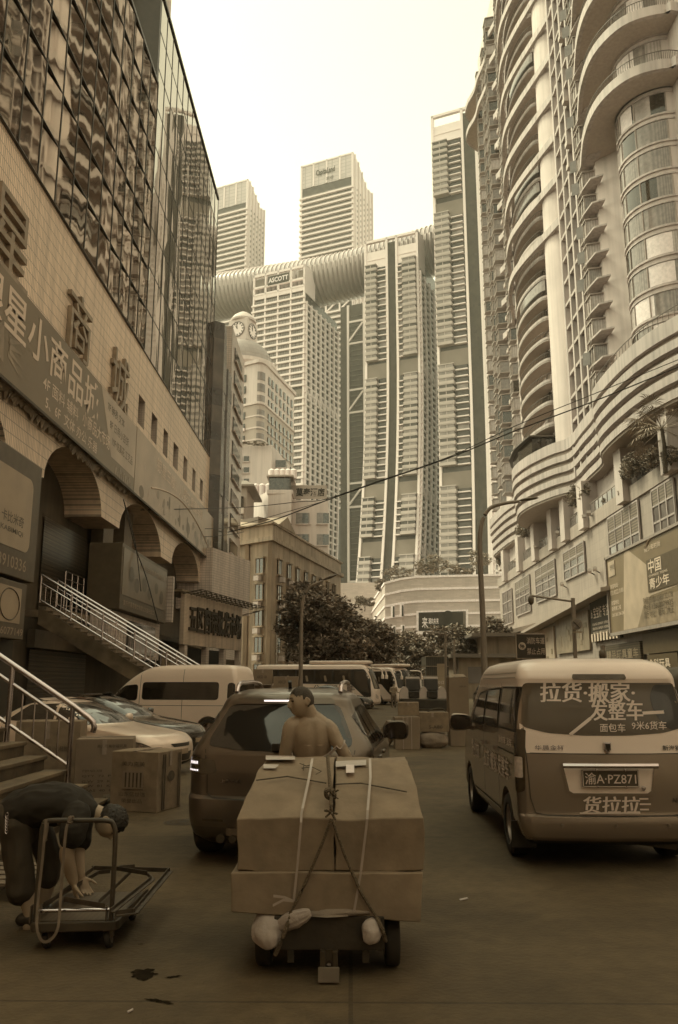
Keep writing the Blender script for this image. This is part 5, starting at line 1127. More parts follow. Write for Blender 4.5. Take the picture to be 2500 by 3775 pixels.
# ------------------------------------------------------------------ vehicles : body from horizontal slices, glass and trim projected on it
def hermite(ks, x):
    n = len(ks)
    if x <= ks[0][0]: return list(ks[0][1:])
    if x >= ks[-1][0]: return list(ks[-1][1:])
    i = max(j for j in range(n - 1) if ks[j][0] <= x); a, b = ks[i], ks[i + 1]; h = b[0] - a[0]; t = (x - a[0]) / h; out = []
    def sl(j, k):
        if j <= 0 or j >= n - 1: return 0
        d0 = (ks[j][k] - ks[j - 1][k]) / (ks[j][0] - ks[j - 1][0]); d1 = (ks[j + 1][k] - ks[j][k]) / (ks[j + 1][0] - ks[j][0])
        return 0 if d0 * d1 <= 0 else 2 * d0 * d1 / (d0 + d1)
    for k in range(1, len(a)):
        m0, m1 = sl(i, k) * h, sl(i + 1, k) * h
        if i == 0: m0 = b[k] - a[k]
        if i == n - 2: m1 = b[k] - a[k]
        out.append((2 * t ** 3 - 3 * t * t + 1) * a[k] + (t ** 3 - 2 * t * t + t) * m0 + (-2 * t ** 3 + 3 * t * t) * b[k] + (t ** 3 - t * t) * m1)
    return out
class Body:
    """keys: (z, y_rear, y_front, half_width, rear corner radius, front corner radius, rear bow, front bow); heading +y"""
    def __init__(s, keys, arches=(), nz=44, crown=.03, ns=46, extra=()):
        zs = sorted(set([keys[0][0] + (keys[-1][0] - keys[0][0]) * i / nz for i in range(nz + 1)] + [k[0] for k in keys] + list(extra)))
        s.mb = mb = MB(); s.rings = []
        for z in zs:
            yr, yf, w, rr, rf, br, bf = hermite(keys, z); half = []
            for i in range(9): x = (w - rr) * i / 9; half.append((x, yr + br * (x / w) ** 2))
            y0 = yr + br * ((w - rr) / w) ** 2
            for i in range(8): a = PI / 2 * i / 8; half.append((w - rr + rr * math.sin(a), y0 + rr * (1 - math.cos(a))))
            y1 = yf - bf * ((w - rf) / w) ** 2
            for i in range(ns + 1): half.append((w, y0 + rr + (y1 - rf - y0 - rr) * i / ns))
            for i in range(1, 9): a = PI / 2 * i / 8; half.append((w - rf + rf * math.cos(a), y1 - rf + rf * math.sin(a)))
            for i in range(1, 10): x = (w - rf) * (1 - i / 9); half.append((x, yf - bf * (x / w) ** 2))
            ring = [V((x, y, z)) for x, y in half] + [V((-x, y, z)) for x, y in half[-2:0:-1]]
            for p in ring:
                if abs(p.x) > w * .55:
                    for yc, zc, r in arches:
                        if abs(p.y - yc) < r:
                            za = zc + math.sqrt(r * r - (p.y - yc) ** 2)
                            if p.z < za: p.z = za
            s.rings.append(ring)
        top = s.rings[-1]; c = sum(top, V((0, 0, 0))) / len(top)
        for k in (.8, .5, .2): s.rings.append([V((c.x + (p.x - c.x) * k, c.y + (p.y - c.y) * k, p.z + crown * (1 - k * k))) for p in top])
        s.n = len(top); s.zs = zs
        mb.loft(s.rings, caps=False); mb.f.append(tuple(range((len(s.rings) - 1) * s.n, len(s.rings) * s.n))); mb.m.append(0)
        b0 = s.rings[0]; n = s.n; h = n // 2
        bot = len(mb.v); mb.v += [tuple(p) for p in b0]
        for i in range(1, h): mb.f.append((bot + i, bot + i + 1, bot + (n - i - 1) % n, bot + n - i)); mb.m.append(0)
        s.bvh = BVHTree.FromPolygons([V(p) for p in mb.v], mb.f)
    def paint(s, fn):
        for i, f in enumerate(s.mb.f):
            c = sum((V(s.mb.v[j]) for j in f), V((0, 0, 0))) / len(f); s.mb.m[i] = fn(c)
    def hit(s, o, d):
        p, nrm, i, dist = s.bvh.ray_cast(o, d)
        if p is None: p, nrm, i, dist = s.bvh.find_nearest(o + d * 2.6)
        return p
    def frame(s, ax):
        if ax == 'rear': return V((0, -3, 0)), UX, UZ, UY
        if ax == 'front': return V((0, 9, 0)), -UX, UZ, -UY
        if ax == 'left': return V((-3, 0, 0)), -UY, UZ, UX
        if ax == 'right': return V((3, 0, 0)), UY, UZ, -UX
        if ax == 'top': return V((0, 0, 5)), UX, UY, -UZ
        return ax
    def proj(s, ax, p, off):
        o, u, v, d = s.frame(ax); q = s.hit(o + u * p[0] + v * p[1], d); return q - d * off
    def patch(s, ax, poly, off=.006, rnd=0., step=.05):
        P = [V((a, b)) for a, b in poly]
        if rnd:
            out = []; n = len(P)
            for i in range(n):
                a, b, c = P[i - 1], P[i], P[(i + 1) % n]; r = min(rnd, (a - b).length * .45, (c - b).length * .45); p, q = b + (a - b).normalized() * r, b + (c - b).normalized() * r
                out += [p * (1 - t) ** 2 + b * 2 * t * (1 - t) + q * t * t for t in (0, .25, .5, .75, 1)]
            P = out
        B = []
        for a, b in zip(P, P[1:] + P[:1]):
            k = max(1, int((b - a).length / step)); B += [a + (b - a) * (i / k) for i in range(k)]
        def inside(p):
            c = False
            for a, b in zip(B, B[1:] + B[:1]):
                if (a.y > p.y) != (b.y > p.y) and p.x < (b.x - a.x) * (p.y - a.y) / (b.y - a.y) + a.x: c = not c
            return c
        xs, ys = [p.x for p in B], [p.y for p in B]; pts = list(B); x = min(xs) + step * .7
        while x < max(xs):
            y = min(ys) + step * .7
            while y < max(ys):
                if inside(V((x, y))) and min((V((x, y)) - b).length for b in B) > step * .45: pts.append(V((x, y)))
                y += step
            x += step
        vs, _, fs, *_r = geometry.delaunay_2d_cdt(pts, [], [list(range(len(B)))], 1, 1e-5)
        mb = MB(); mb.add([s.proj(ax, p, off) for p in vs], fs); return mb
    def strip(s, ax, pts, w, off=.004):
        P = [V((a, b)) for a, b in pts]; D = []
        for a, b in zip(P, P[1:]):
            k = max(1, int((b - a).length / .06)); D += [a + (b - a) * (i / k) for i in range(k)]
        D.append(P[-1]); mb = MB(); L_, R_ = [], []
        for i, p in enumerate(D):
            t = (D[min(i + 1, len(D) - 1)] - D[max(i - 1, 0)]).normalized(); n = V((-t.y, t.x)) * (w / 2); L_.append(s.proj(ax, p + n, off)); R_.append(s.proj(ax, p - n, off))
        for i in range(len(D) - 1): mb.quad(L_[i], L_[i + 1], R_[i + 1], R_[i])
        return mb
    def text(s, ax, st, x, y, w, h, off=.01, bold=0., slant=0., dbl=False):
        g = text_mb(st, (x, y, 0), UX, UY, w, h, bold, 0, slant); mb = MB(); sh = (0, .022 * h, .044 * h) if dbl else (0,)
        for e in sh: mb.add([s.proj(ax, (p[0] + e, p[1]), off + e * .02) for p in g.v], g.f)
        return mb
m_tyre = M('tyre', .022, .85, .85, na=.2, ns=12); m_rim = M('alloy_rim', .35, .45, .3, metal=.9, na=.05); m_lens = M('lamp_lens_red', .05, .95, .12, na=.2, ns=20, spec=.8); m_lensw = M('lamp_lens_clear', .55, .4, .12, na=.2, ns=25, spec=.8)
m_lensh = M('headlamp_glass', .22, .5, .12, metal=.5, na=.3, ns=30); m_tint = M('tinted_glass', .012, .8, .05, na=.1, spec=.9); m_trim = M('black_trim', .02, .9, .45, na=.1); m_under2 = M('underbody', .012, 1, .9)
m_led = bpy.data.materials.new('lit_brake_light'); m_led.use_nodes = True; b_ = m_led.node_tree.nodes['Principled BSDF']; b_.inputs['Emission Color'].default_value = sep(.8, .2) + (1,); b_.inputs['Emission Strength'].default_value = .55
def wheel(par, x, y, r, w, spokes=5, side=1, style=0):
    Mx = Matrix.Translation((x, y, r)) @ Matrix.Rotation(PI / 2 * side, 4, 'Y')     # local +z points outwards
    h = w / 2; pr = [(r * .62, -h), (r * .9, -h), (r * .98, -h * .8), (r, -h * .4), (r, h * .4), (r * .98, h * .8), (r * .92, h), (r * .66, h * 1.02), (r * .62, h * .8)]
    o = MB().lathe(pr, 36, Mx, caps=False).build('wheel', m_tyre, par, smooth=True, ang=50)
    mb = MB(); mb.lathe([(r * .64, -h), (r * .63, h * .86), (r * .58, h * .8), (r * .56, h * .2), (r * .5, -h * .3), (.02, -h * .3)], 36, Mx, caps=False); mb.lathe([(r * .14, h * .3), (r * .13, h * .78), (.01, h * .8)], 18, Mx)
    for i in range(spokes):
        a = 2 * PI * i / spokes; c, s_ = math.cos(a), math.sin(a); t = V((-s_, c, 0)); e = V((c, s_, 0))
        P = [e * (r * .08) + UZ * (h * .7), e * (r * .60) + UZ * (h * .55)]; wd_ = (r * .09, r * .12)
        vs = []
        for p, k in zip(P, wd_): vs += [p - t * k, p + t * k, p + t * k - UZ * .03, p - t * k - UZ * .03]
        mb.add([Mx @ V(v) for v in vs], [(0, 1, 5, 4), (1, 2, 6, 5), (2, 3, 7, 6), (3, 0, 4, 7), (0, 3, 2, 1), (4, 5, 6, 7)])
    mb.build('rim', m_rim, o, smooth=True); return o
m_mirror = M('mirror_glass', .10, .6, .06, metal=.8, na=.05)
def mirror(par, c, side, m, s=1.):
    """flat rounded housing with the glass facing back"""
    mb = MB(); c = V(c); k = .105 * s; sq = lambda v: math.copysign(abs(v) ** .65, v)
    def rg(t, q, n=22): return [c + V((k * 1.2 * q * sq(math.cos(2 * PI * i / n)), t * s, k * .86 * q * sq(math.sin(2 * PI * i / n)) * (1 + .12 * side * math.cos(2 * PI * i / n)))) for i in range(n)]
    mb.loft([rg(-.042, .93), rg(-.035, 1), rg(0, .98), rg(.035, .8), rg(.055, .45)]); mb.bar(c - V((side * k * .9, -.02, k * .55)), c - V((side * k * 1.9, -.04, k * .8)), .045); o = mb.build('mirror', m, par, smooth=True, ang=50)
    MB().add(rg(-.0435, .86), [tuple(range(22))]).build('mirror_face', m_mirror, o)

# ---- van with lettering (right foreground)
m_silver = M('silver_paint', .29, .6, .22, metal=.6, na=.05, ns=.8, coat=.4); m_vwhite = M('van_white_paint', .82, .42, .28, na=.04, ns=.7, coat=.5); m_decal = M('decal_cream', .7, .4, .5, na=.05); m_wrap = M('window_wrap', .085, .8, .18, na=.12, ns=1.2, spec=.7)
VN = thing('delivery_van', 'silver and white high-roof van with pale characters on its wrapped rear window', 'van', (2.31, 7.6, 0), R(-.6))
vk = [(.20, .10, 3.9, .70, .12, .12, .05, .1), (.27, .0, 3.98, .765, .12, .14, .05, .1), (.40, -.035, 4.03, .80, .13, .16, .06, .12), (.445, -.03, 4.03, .80, .13, .16, .06, .12), (.46, .02, 4.03, .80, .10, .16, .05, .12), (.70, .015, 4.0, .805, .10, .16, .05, .12), (.97, .025, 3.9, .80, .10, .16, .05, .12),
      (1.00, .03, 3.75, .80, .10, .16, .05, .12), (1.17, .05, 3.45, .79, .10, .16, .05, .12), (1.40, .10, 3.2, .765, .10, .2, .05, .12), (1.60, .14, 2.98, .735, .10, .24, .05, .12), (1.64, .135, 2.92, .735, .12, .26, .05, .12), (1.72, .17, 2.8, .715, .14, .3, .06, .12), (1.79, .24, 2.66, .67, .2, .3, .08, .12), (1.83, .36, 2.5, .57, .25, .3, .08, .1)]
B = Body(vk, [(.70, .29, .335), (3.38, .29, .335)], extra=(.97, .98, 1.0))
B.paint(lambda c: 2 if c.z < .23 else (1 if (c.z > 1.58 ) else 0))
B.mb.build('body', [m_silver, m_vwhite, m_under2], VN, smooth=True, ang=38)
B.patch('rear', [(-.755, 1.24), (-.3, 1.16), (.3, 1.16), (.755, 1.24), (.775, .985), (-.775, .985)], .003, .0, .04).build('white_band', m_vwhite, VN, smooth=True)
B.patch('rear', [(-.70, 1.605), (.70, 1.605), (.745, 1.215), (.52, 1.16), (.2, 1.138), (-.2, 1.138), (-.52, 1.16), (-.745, 1.215)], .006, .05).build('rear_window', m_wrap, VN, smooth=True)
B.patch('rear', [(.50, 1.59), (.69, 1.59), (.735, 1.225), (.60, 1.185), (.52, 1.25), (.46, 1.37), (.45, 1.48)], .009, .04).build('dark_curve', m_tint, VN, smooth=True)
for st, x, y, w_, h, sl in (('拉货·搬家·', -.56, 1.43, .86, .18, .12), ('发整车', -.13, 1.27, .48, .18, .12), ('面包车', -.05, 1.17, .23, .075, .1), ('9米6货车', .24, 1.19, .32, .075, .1)): B.text('rear', st, x, y, w_, h, .011, .007, sl, h > .1).build('lettering', m_decal, VN)
B.strip('rear', [(.36, 1.335), (.56, 1.345)], .028, .011).build('decal_stroke', m_decal, VN); B.strip('rear', [(-.12, 1.29), (-.32, 1.145)], .028, .011).build('decal_stroke', m_decal, VN)
B.strip('rear', [(-.745, .985), (-.4, .982), (0, .98), (.4, .982), (.745, .985)], .008).build('hatch_seam', m_trim, VN)
B.strip('rear', [(-.74, 1.2), (-.715, .9), (-.70, .6), (-.66, .475), (-.55, .457), (0, .455), (.55, .457), (.66, .475), (.70, .6), (.715, .9), (.74, 1.2)], .009).build('hatch_seam', m_trim, VN)
B.patch('rear', [(-.24, 1.685), (.24, 1.685), (.25, 1.65), (.24, 1.635), (-.24, 1.635), (-.25, 1.65)], .007, .01).build('high_brake_light', m_lens, VN, smooth=True)
mb = MB()
for k in (-1, 1): pass
mb.loft([[V((x, -.035 + .03 * abs(x) ** 2 * 3 - t, z)) for t, z in ((0, .90), (.03, .905), (.04, .885), (.03, .865), (0, .86))] for x in [-.42 + .84 * i / 12 for i in range(13)]]); mb.build('chrome_bar', m_chrome, VN, smooth=True)
# plate recess and plate
B.patch('rear', [(-.41, .86), (.41, .86), (.37, .66), (.33, .635), (-.33, .635), (-.37, .66)], .005, .02).build('plate_recess', m_vwhite, VN)
B.strip('rear', [(-.41, .86), (-.37, .66), (-.33, .635), (.33, .635), (.37, .66), (.41, .86)], .022, .012).build('recess_edge', m_silver, VN)
pl_ = MB().box(-.25, .25, -.02, -.012, .70, .85); pl_ = pl_.build('number_plate', M('plate_dark', .06, .85, .4, na=.1), VN, bevel=.004)
text_mb('渝A·PZ871', (-.225, -.0215, .725), UX, UZ, .45, .10, .006).build('plate_characters', m_decal, pl_); fr = MB()
for a, b in (((-.243, .707), (.243, .707)), ((.243, .707), (.243, .843)), ((.243, .843), (-.243, .843)), ((-.243, .843), (-.243, .707))): fr.bar((a[0], -.0215, a[1]), (b[0], -.0215, b[1]), .005)
fr.build('plate_border', m_decal, pl_)
for x, z in ((-.12, .845), (.13, .845), (-.12, .705), (.14, .705)): MB().lathe([(.012, 0), (.010, .008), (.001, .01)], 10, Matrix.Translation((x, -.02, z)) @ Matrix.Rotation(PI / 2, 4, 'X')).build('plate_bolt', m_chrome, pl_, smooth=True)
MB().lathe([(.02, 0), (.018, .012), (.001, .014)], 12, Matrix.Translation((.29, -.0, .69)) @ Matrix.Rotation(PI / 2, 4, 'X')).build('lock', m_chrome, VN, smooth=True)
B.text('rear', '货拉拉', -.26, .475, .50, .145, .012, .007, .12, True).build('lettering', m_decal, VN)
for k in range(3): B.strip('rear', [(.25, .60 - .045 * k), (.33 + .02 * (k % 2), .60 - .045 * k)], .014, .012).build('decal_stroke', m_decal, VN)
B.strip('rear', [(-.28, .478), (.25, .482)], .012, .013).build('decal_stroke', m_decal, VN)
for s_, x, w_ in (('华晨金杯', -.64, .26), ('新海狮', .50, .17)): B.text('rear', s_, x, 1.01, w_, .045, .012, .01).build('badge', m_chrome if x < 0 else m_trim, VN)
B.text('rear', 'Ni', .545, .565, .05, .04, .012, .012, .2).build('badge', m_trim, VN); B.strip('rear', [(.60, .575), (.70, .575)], .022, .011).build('badge', m_trim, VN)
o = MB().prism([(-.03, -.0, 1.08), (.03, -.0, 1.08), (.03, -.0, 1.02), (0, -.0, .985), (-.03, -.0, 1.02)], (0, .05, 0)).build('emblem', m_chrome, VN, bevel=.004); MB().prism([(-.02, -.006, 1.07), (.02, -.006, 1.07), (.02, -.006, 1.03), (0, -.006, 1.0), (-.02, -.006, 1.03)], (0, .004, 0)).build('emblem_face', m_trim, o)
for sg in (-1, 1):
    ax = (V((sg * .80, .1, 0)) + V((sg, -1, 0)).normalized() * 2, V((1, sg * 1., 0)).normalized(), UZ, -V((sg, -1, 0)).normalized())
    e = .075; B.patch(ax, [(-e, 1.19), (e, 1.19), (e * 1.05, .9), (e * .95, .66), (0, .635), (-e * .9, .66), (-e * 1.05, .9)], .008, .02, .03).build('tail_light', m_lens, VN, smooth=True)
    B.patch(ax, [(-e * .75, .95), (e * .75, .95), (e * .8, .77), (-e * .8, .77)], .012, .015, .03).build('reversing_lens', m_lensw, VN, smooth=True)
for k in (-.45, .02, .48): MB().lathe([(.016, 0), (.014, .008), (.001, .01)], 12, Matrix.Translation((k, -.035, .38)) @ Matrix.Rotation(PI / 2, 4, 'X')).build('parking_sensor', m_steel, VN, smooth=True)
lw = [[(-.20, 1.56), (-1.02, 1.56), (-1.06, 1.17), (-.16, 1.17)], [(-1.14, 1.55), (-1.92, 1.53), (-2.02, 1.16), (-1.14, 1.16)], [(-2.02, 1.52), (-2.52, 1.48), (-2.98, 1.2), (-2.98, 1.14), (-2.10, 1.14)]]
for P in lw:
    B.patch('left', P, .006, .05).build('side_window', m_tint, VN, smooth=True); B.patch('right', [(-a, b) for a, b in P], .006, .05).build('side_window', m_tint, VN, smooth=True)
    B.strip('left', P + P[:1], .02, .009).build('window_seal', m_trim, VN)
B.strip('left', [(-.42, 1.5), (-.42, 1.25), (-.40, 1.23)], .03, .011).build('window_divider', m_trim, VN)
B.patch('front', [(-.62, 1.56), (.62, 1.56), (.70, 1.05), (-.70, 1.05)], .006, .06).build('windscreen', m_tint, VN, smooth=True)
for x in (-1.08, -2.06): B.strip('left', [(x, 1.6), (x, 1.1), (x - .02, .5), (x, .34)], .012).build('door_seam', m_trim, VN)
B.strip('left', [(-.12, .96), (-1.06, .965), (-1.06, .93)], .014).build('slide_rail', m_trim, VN); B.strip('left', [(-.9, .375), (-3.0, .375)], .02).build('sill_line', m_trim, VN)
B.text('left', '拉货·搬家·发整车', -2.02, .70, 1.55, .20, .010, .007, 0, True).build('lettering', m_decal, VN); B.text('left', '面包车 货车', -1.0, 1.02, .72, .075, .010, .008).build('lettering', m_decal, VN); B.text('left', '货拉拉', -3.0, .73, .6, .2, .010, .012).build('lettering', m_decal, VN)
for y in (-1.2, -1.98): MB().loft([[V((-.815 - d, -y + t, .95 + h)) for d, h in ((0, .02), (.03, .015), (.03, -.015), (0, -.02))] for t in (-.07, -.04, .04, .07)]).build('handle', m_chrome, VN, smooth=True)
for y in (.70, 3.38):
    for sd_ in (-1, 1): wheel(VN, sd_ * .70, y, .285, .19, 7, sd_)
mirror(VN, (-.96, 2.95, 1.13), -1, m_silver, 1.15); mirror(VN, (.96, 2.95, 1.13), 1, m_silver, 1.15)
for sg in (-1, 1): MB().box(sg * .72 - .11, sg * .72 + .11, .34, .36, .13, .36).build('mud_flap', m_trim, VN)
MB().bar((.2, .2, .22), (.62, .25, .16), .05).build('tow_hook', m_rust, VN)
m_vline = M('roof_groove', .3, .5, .4)
for sg in (-1, 1):
    for k, z in ((0, 1.70), (1, 1.655)): B.strip('left' if sg < 0 else 'right', [(sg * .35, z), (sg * 2.4, z)], .012, .003).build('roof_groove', m_vline, VN)

# ---- suv (centre)
m_suv = M('bronze_paint', .11, .7, .28, metal=.6, na=.06, ns=.8, coat=.5); m_suvd = M('dark_bumper', .045, .85, .4, na=.1)
SV = thing('family_suv', 'bronze grey suv with lit rear lamps, seen from behind the shirtless man', 'car', (-.665, 7.66, 0), R(-5.0))
sk = [(.18, .10, 3.95, .70, .2, .2, .10, .2), (.26, .0, 4.02, .82, .24, .3, .12, .25), (.42, -.04, 4.06, .865, .26, .35, .14, .3), (.57, -.03, 4.06, .875, .26, .35, .14, .3), (.60, .02, 4.05, .875, .26, .35, .13, .3), (.80, .03, 3.98, .875, .25, .35, .13, .3), (.95, .05, 3.6, .865, .24, .35, .13, .3), (1.00, .07, 2.95, .85, .23, .35, .13, .25),
      (1.2, .20, 2.55, .735, .22, .3, .12, .2), (1.38, .34, 2.25, .645, .2, .28, .12, .2), (1.44, .36, 2.15, .62, .22, .28, .12, .2), (1.50, .42, 1.95, .56, .25, .3, .12, .2), (1.54, .60, 1.7, .45, .25, .3, .1, .2)]
B = Body(sk, [(.72, .32, .37), (3.12, .32, .37)], crown=.02, extra=(.30,))
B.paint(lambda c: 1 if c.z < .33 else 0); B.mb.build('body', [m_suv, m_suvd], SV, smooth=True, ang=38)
B.patch('rear', [(-.53, 1.40), (.53, 1.40), (.67, 1.10), (.67, 1.035), (.4, 1.0), (0, .99), (-.4, 1.0), (-.67, 1.035), (-.67, 1.10)], .006, .06).build('rear_window', m_tint, SV, smooth=True)
B.patch('rear', [(-.46, 1.462), (.46, 1.462), (.50, 1.408), (-.50, 1.408)], .02, .02).build('spoiler', m_suv, SV, smooth=True)
B.patch('rear', [(-.19, 1.445), (.19, 1.445), (.19, 1.43), (-.19, 1.43)], .025).build('high_brake_light', m_led, SV)
for sg in (-1, 1):
    ax = (V((sg * .80, .15, 0)) + V((sg, -1.4, 0)).normalized() * 2, V((1.4, sg * 1., 0)).normalized(), UZ, -V((sg, -1.4, 0)).normalized()); f_ = lambda P: [(sg * a, b) for a, b in P]
    B.patch(ax, f_([(.13, .95), (-.20, .905), (-.23, .80), (-.10, .775), (.15, .79)]), .008, .02, .03).build('tail_light', m_lens, SV, smooth=True)
    led = MB()
    for k in range(8): q = B.patch(ax, f_([(.115 - .02 * k, .895), (.102 - .02 * k, .893), (.102 - .02 * k, .868), (.115 - .02 * k, .87)]), .013); led.add(q.v, q.f)
    for k in range(5): q = B.patch(ax, f_([(.14, .92 - .024 * k), (.122, .92 - .024 * k), (.122, .902 - .024 * k), (.14, .902 - .024 * k)]), .013); led.add(q.v, q.f)
    for k in range(8): q = B.patch(ax, f_([(.115 - .022 * k, .822), (.10 - .022 * k, .822), (.10 - .022 * k, .807), (.115 - .022 * k, .807)]), .013); led.add(q.v, q.f)
    led.build('led_dots', m_led, SV)
    B.patch('rear', [(sg * .68, .405), (sg * .48, .405), (sg * .48, .385), (sg * .68, .385)], .008).build('reflector', m_lens, SV)
    MB().tube([(sg * .5, .2, .24), (sg * .5, -.0, .24)], [.038, .038], 14).build('exhaust_pipe', m_rust, SV, smooth=True); MB().tube([(sg * .39, .2, .24), (sg * .39, .0, .24)], [.034, .034], 14).build('exhaust_pipe', m_rust, SV, smooth=True)
B.strip('rear', [(-.70, 1.0), (-.66, .78), (-.655, .62), (-.60, .585), (-.3, .575), (0, .573), (.3, .575), (.60, .585), (.655, .62), (.66, .78), (.70, 1.0)], .008).build('hatch_seam', m_trim, SV)
B.patch('rear', [(-.20, .56), (.20, .56), (.22, .45), (-.22, .45)], .004, .02).build('plate_recess', m_suvd, SV); B.patch('rear', [(-.19, .555), (.19, .555), (.19, .46), (-.19, .46)], .012).build('number_plate', M('plate_mid', .2, .7, .4), SV)
B.strip('rear', [(-.45, .30), (0, .285), (.45, .30)], .07, .012).build('skid_plate', m_silver, SV); B.text('rear', '上海大众', -.53, .71, .20, .035, .01, .01).build('badge', m_chrome, SV)
mb = MB().tube([(0.02, -.0, 1.03), (.0, .1, 1.03), (-.3, .12, 1.0)], .015, 6); mb.obox((0, .06, 1.03), (.05, 0, 0), (0, .04, 0), (0, 0, .03)); mb.build('rear_wiper', m_trim, SV, smooth=True)
rw_ = [[(.42, 1.30), (.72, 1.37), (.90, 1.37), (.90, 1.03), (.56, 1.03), (.38, 1.14)], [(.96, 1.37), (1.55, 1.38), (1.55, 1.01), (.96, 1.02)], [(1.62, 1.38), (1.95, 1.33), (2.5, 1.05), (2.5, 1.0), (1.62, 1.0)]]
for P in rw_: B.patch('right', P, .006, .03).build('side_window', m_tint, SV, smooth=True); B.patch('left', [(-a, b) for a, b in P], .006, .03).build('side_window', m_tint, SV, smooth=True)
B.strip('right', [(.38, .99), (1.5, .985), (2.5, .975)], .02, .009).build('window_trim', m_chrome, SV)
for x in (.93, 1.585): B.strip('right', [(x, 1.0), (x + .02, .4)], .01).build('door_seam', m_trim, SV)
for x in (1.05, 1.75): MB().box(.865, .905, x, x + .16, .85, .885).build('handle', m_suv, SV, bevel=.01)
for sg in (-1, 1):
    P = [B.proj('top', (sg * .52, .62), 0) + UZ * .005, V((sg * .52, .72, 1.59)), V((sg * .52, 1.0, 1.61)), V((sg * .51, 1.5, 1.61)), V((sg * .50, 1.75, 1.58)), B.proj('top', (sg * .50, 1.85), 0) + UZ * .005]
    MB().tube(catmull(P, 4), .022, 8).build('roof_rail', m_chrome, SV, smooth=True)
    mirror(SV, (sg * 1.0, 2.45, 1.06), sg, m_suv, 1.2)
    for y in (.72, 3.12): wheel(SV, sg * .76, y, .325, .22, 5, sg)
B.patch('front', [(-.6, 1.40), (.6, 1.40), (.72, 1.02), (-.72, 1.02)], .006, .06).build('windscreen', m_tint, SV, smooth=True)
a_ = MB().bar((0, .75, 1.55), (0, .7, 1.62), .03); a_.build('aerial', m_trim, SV)

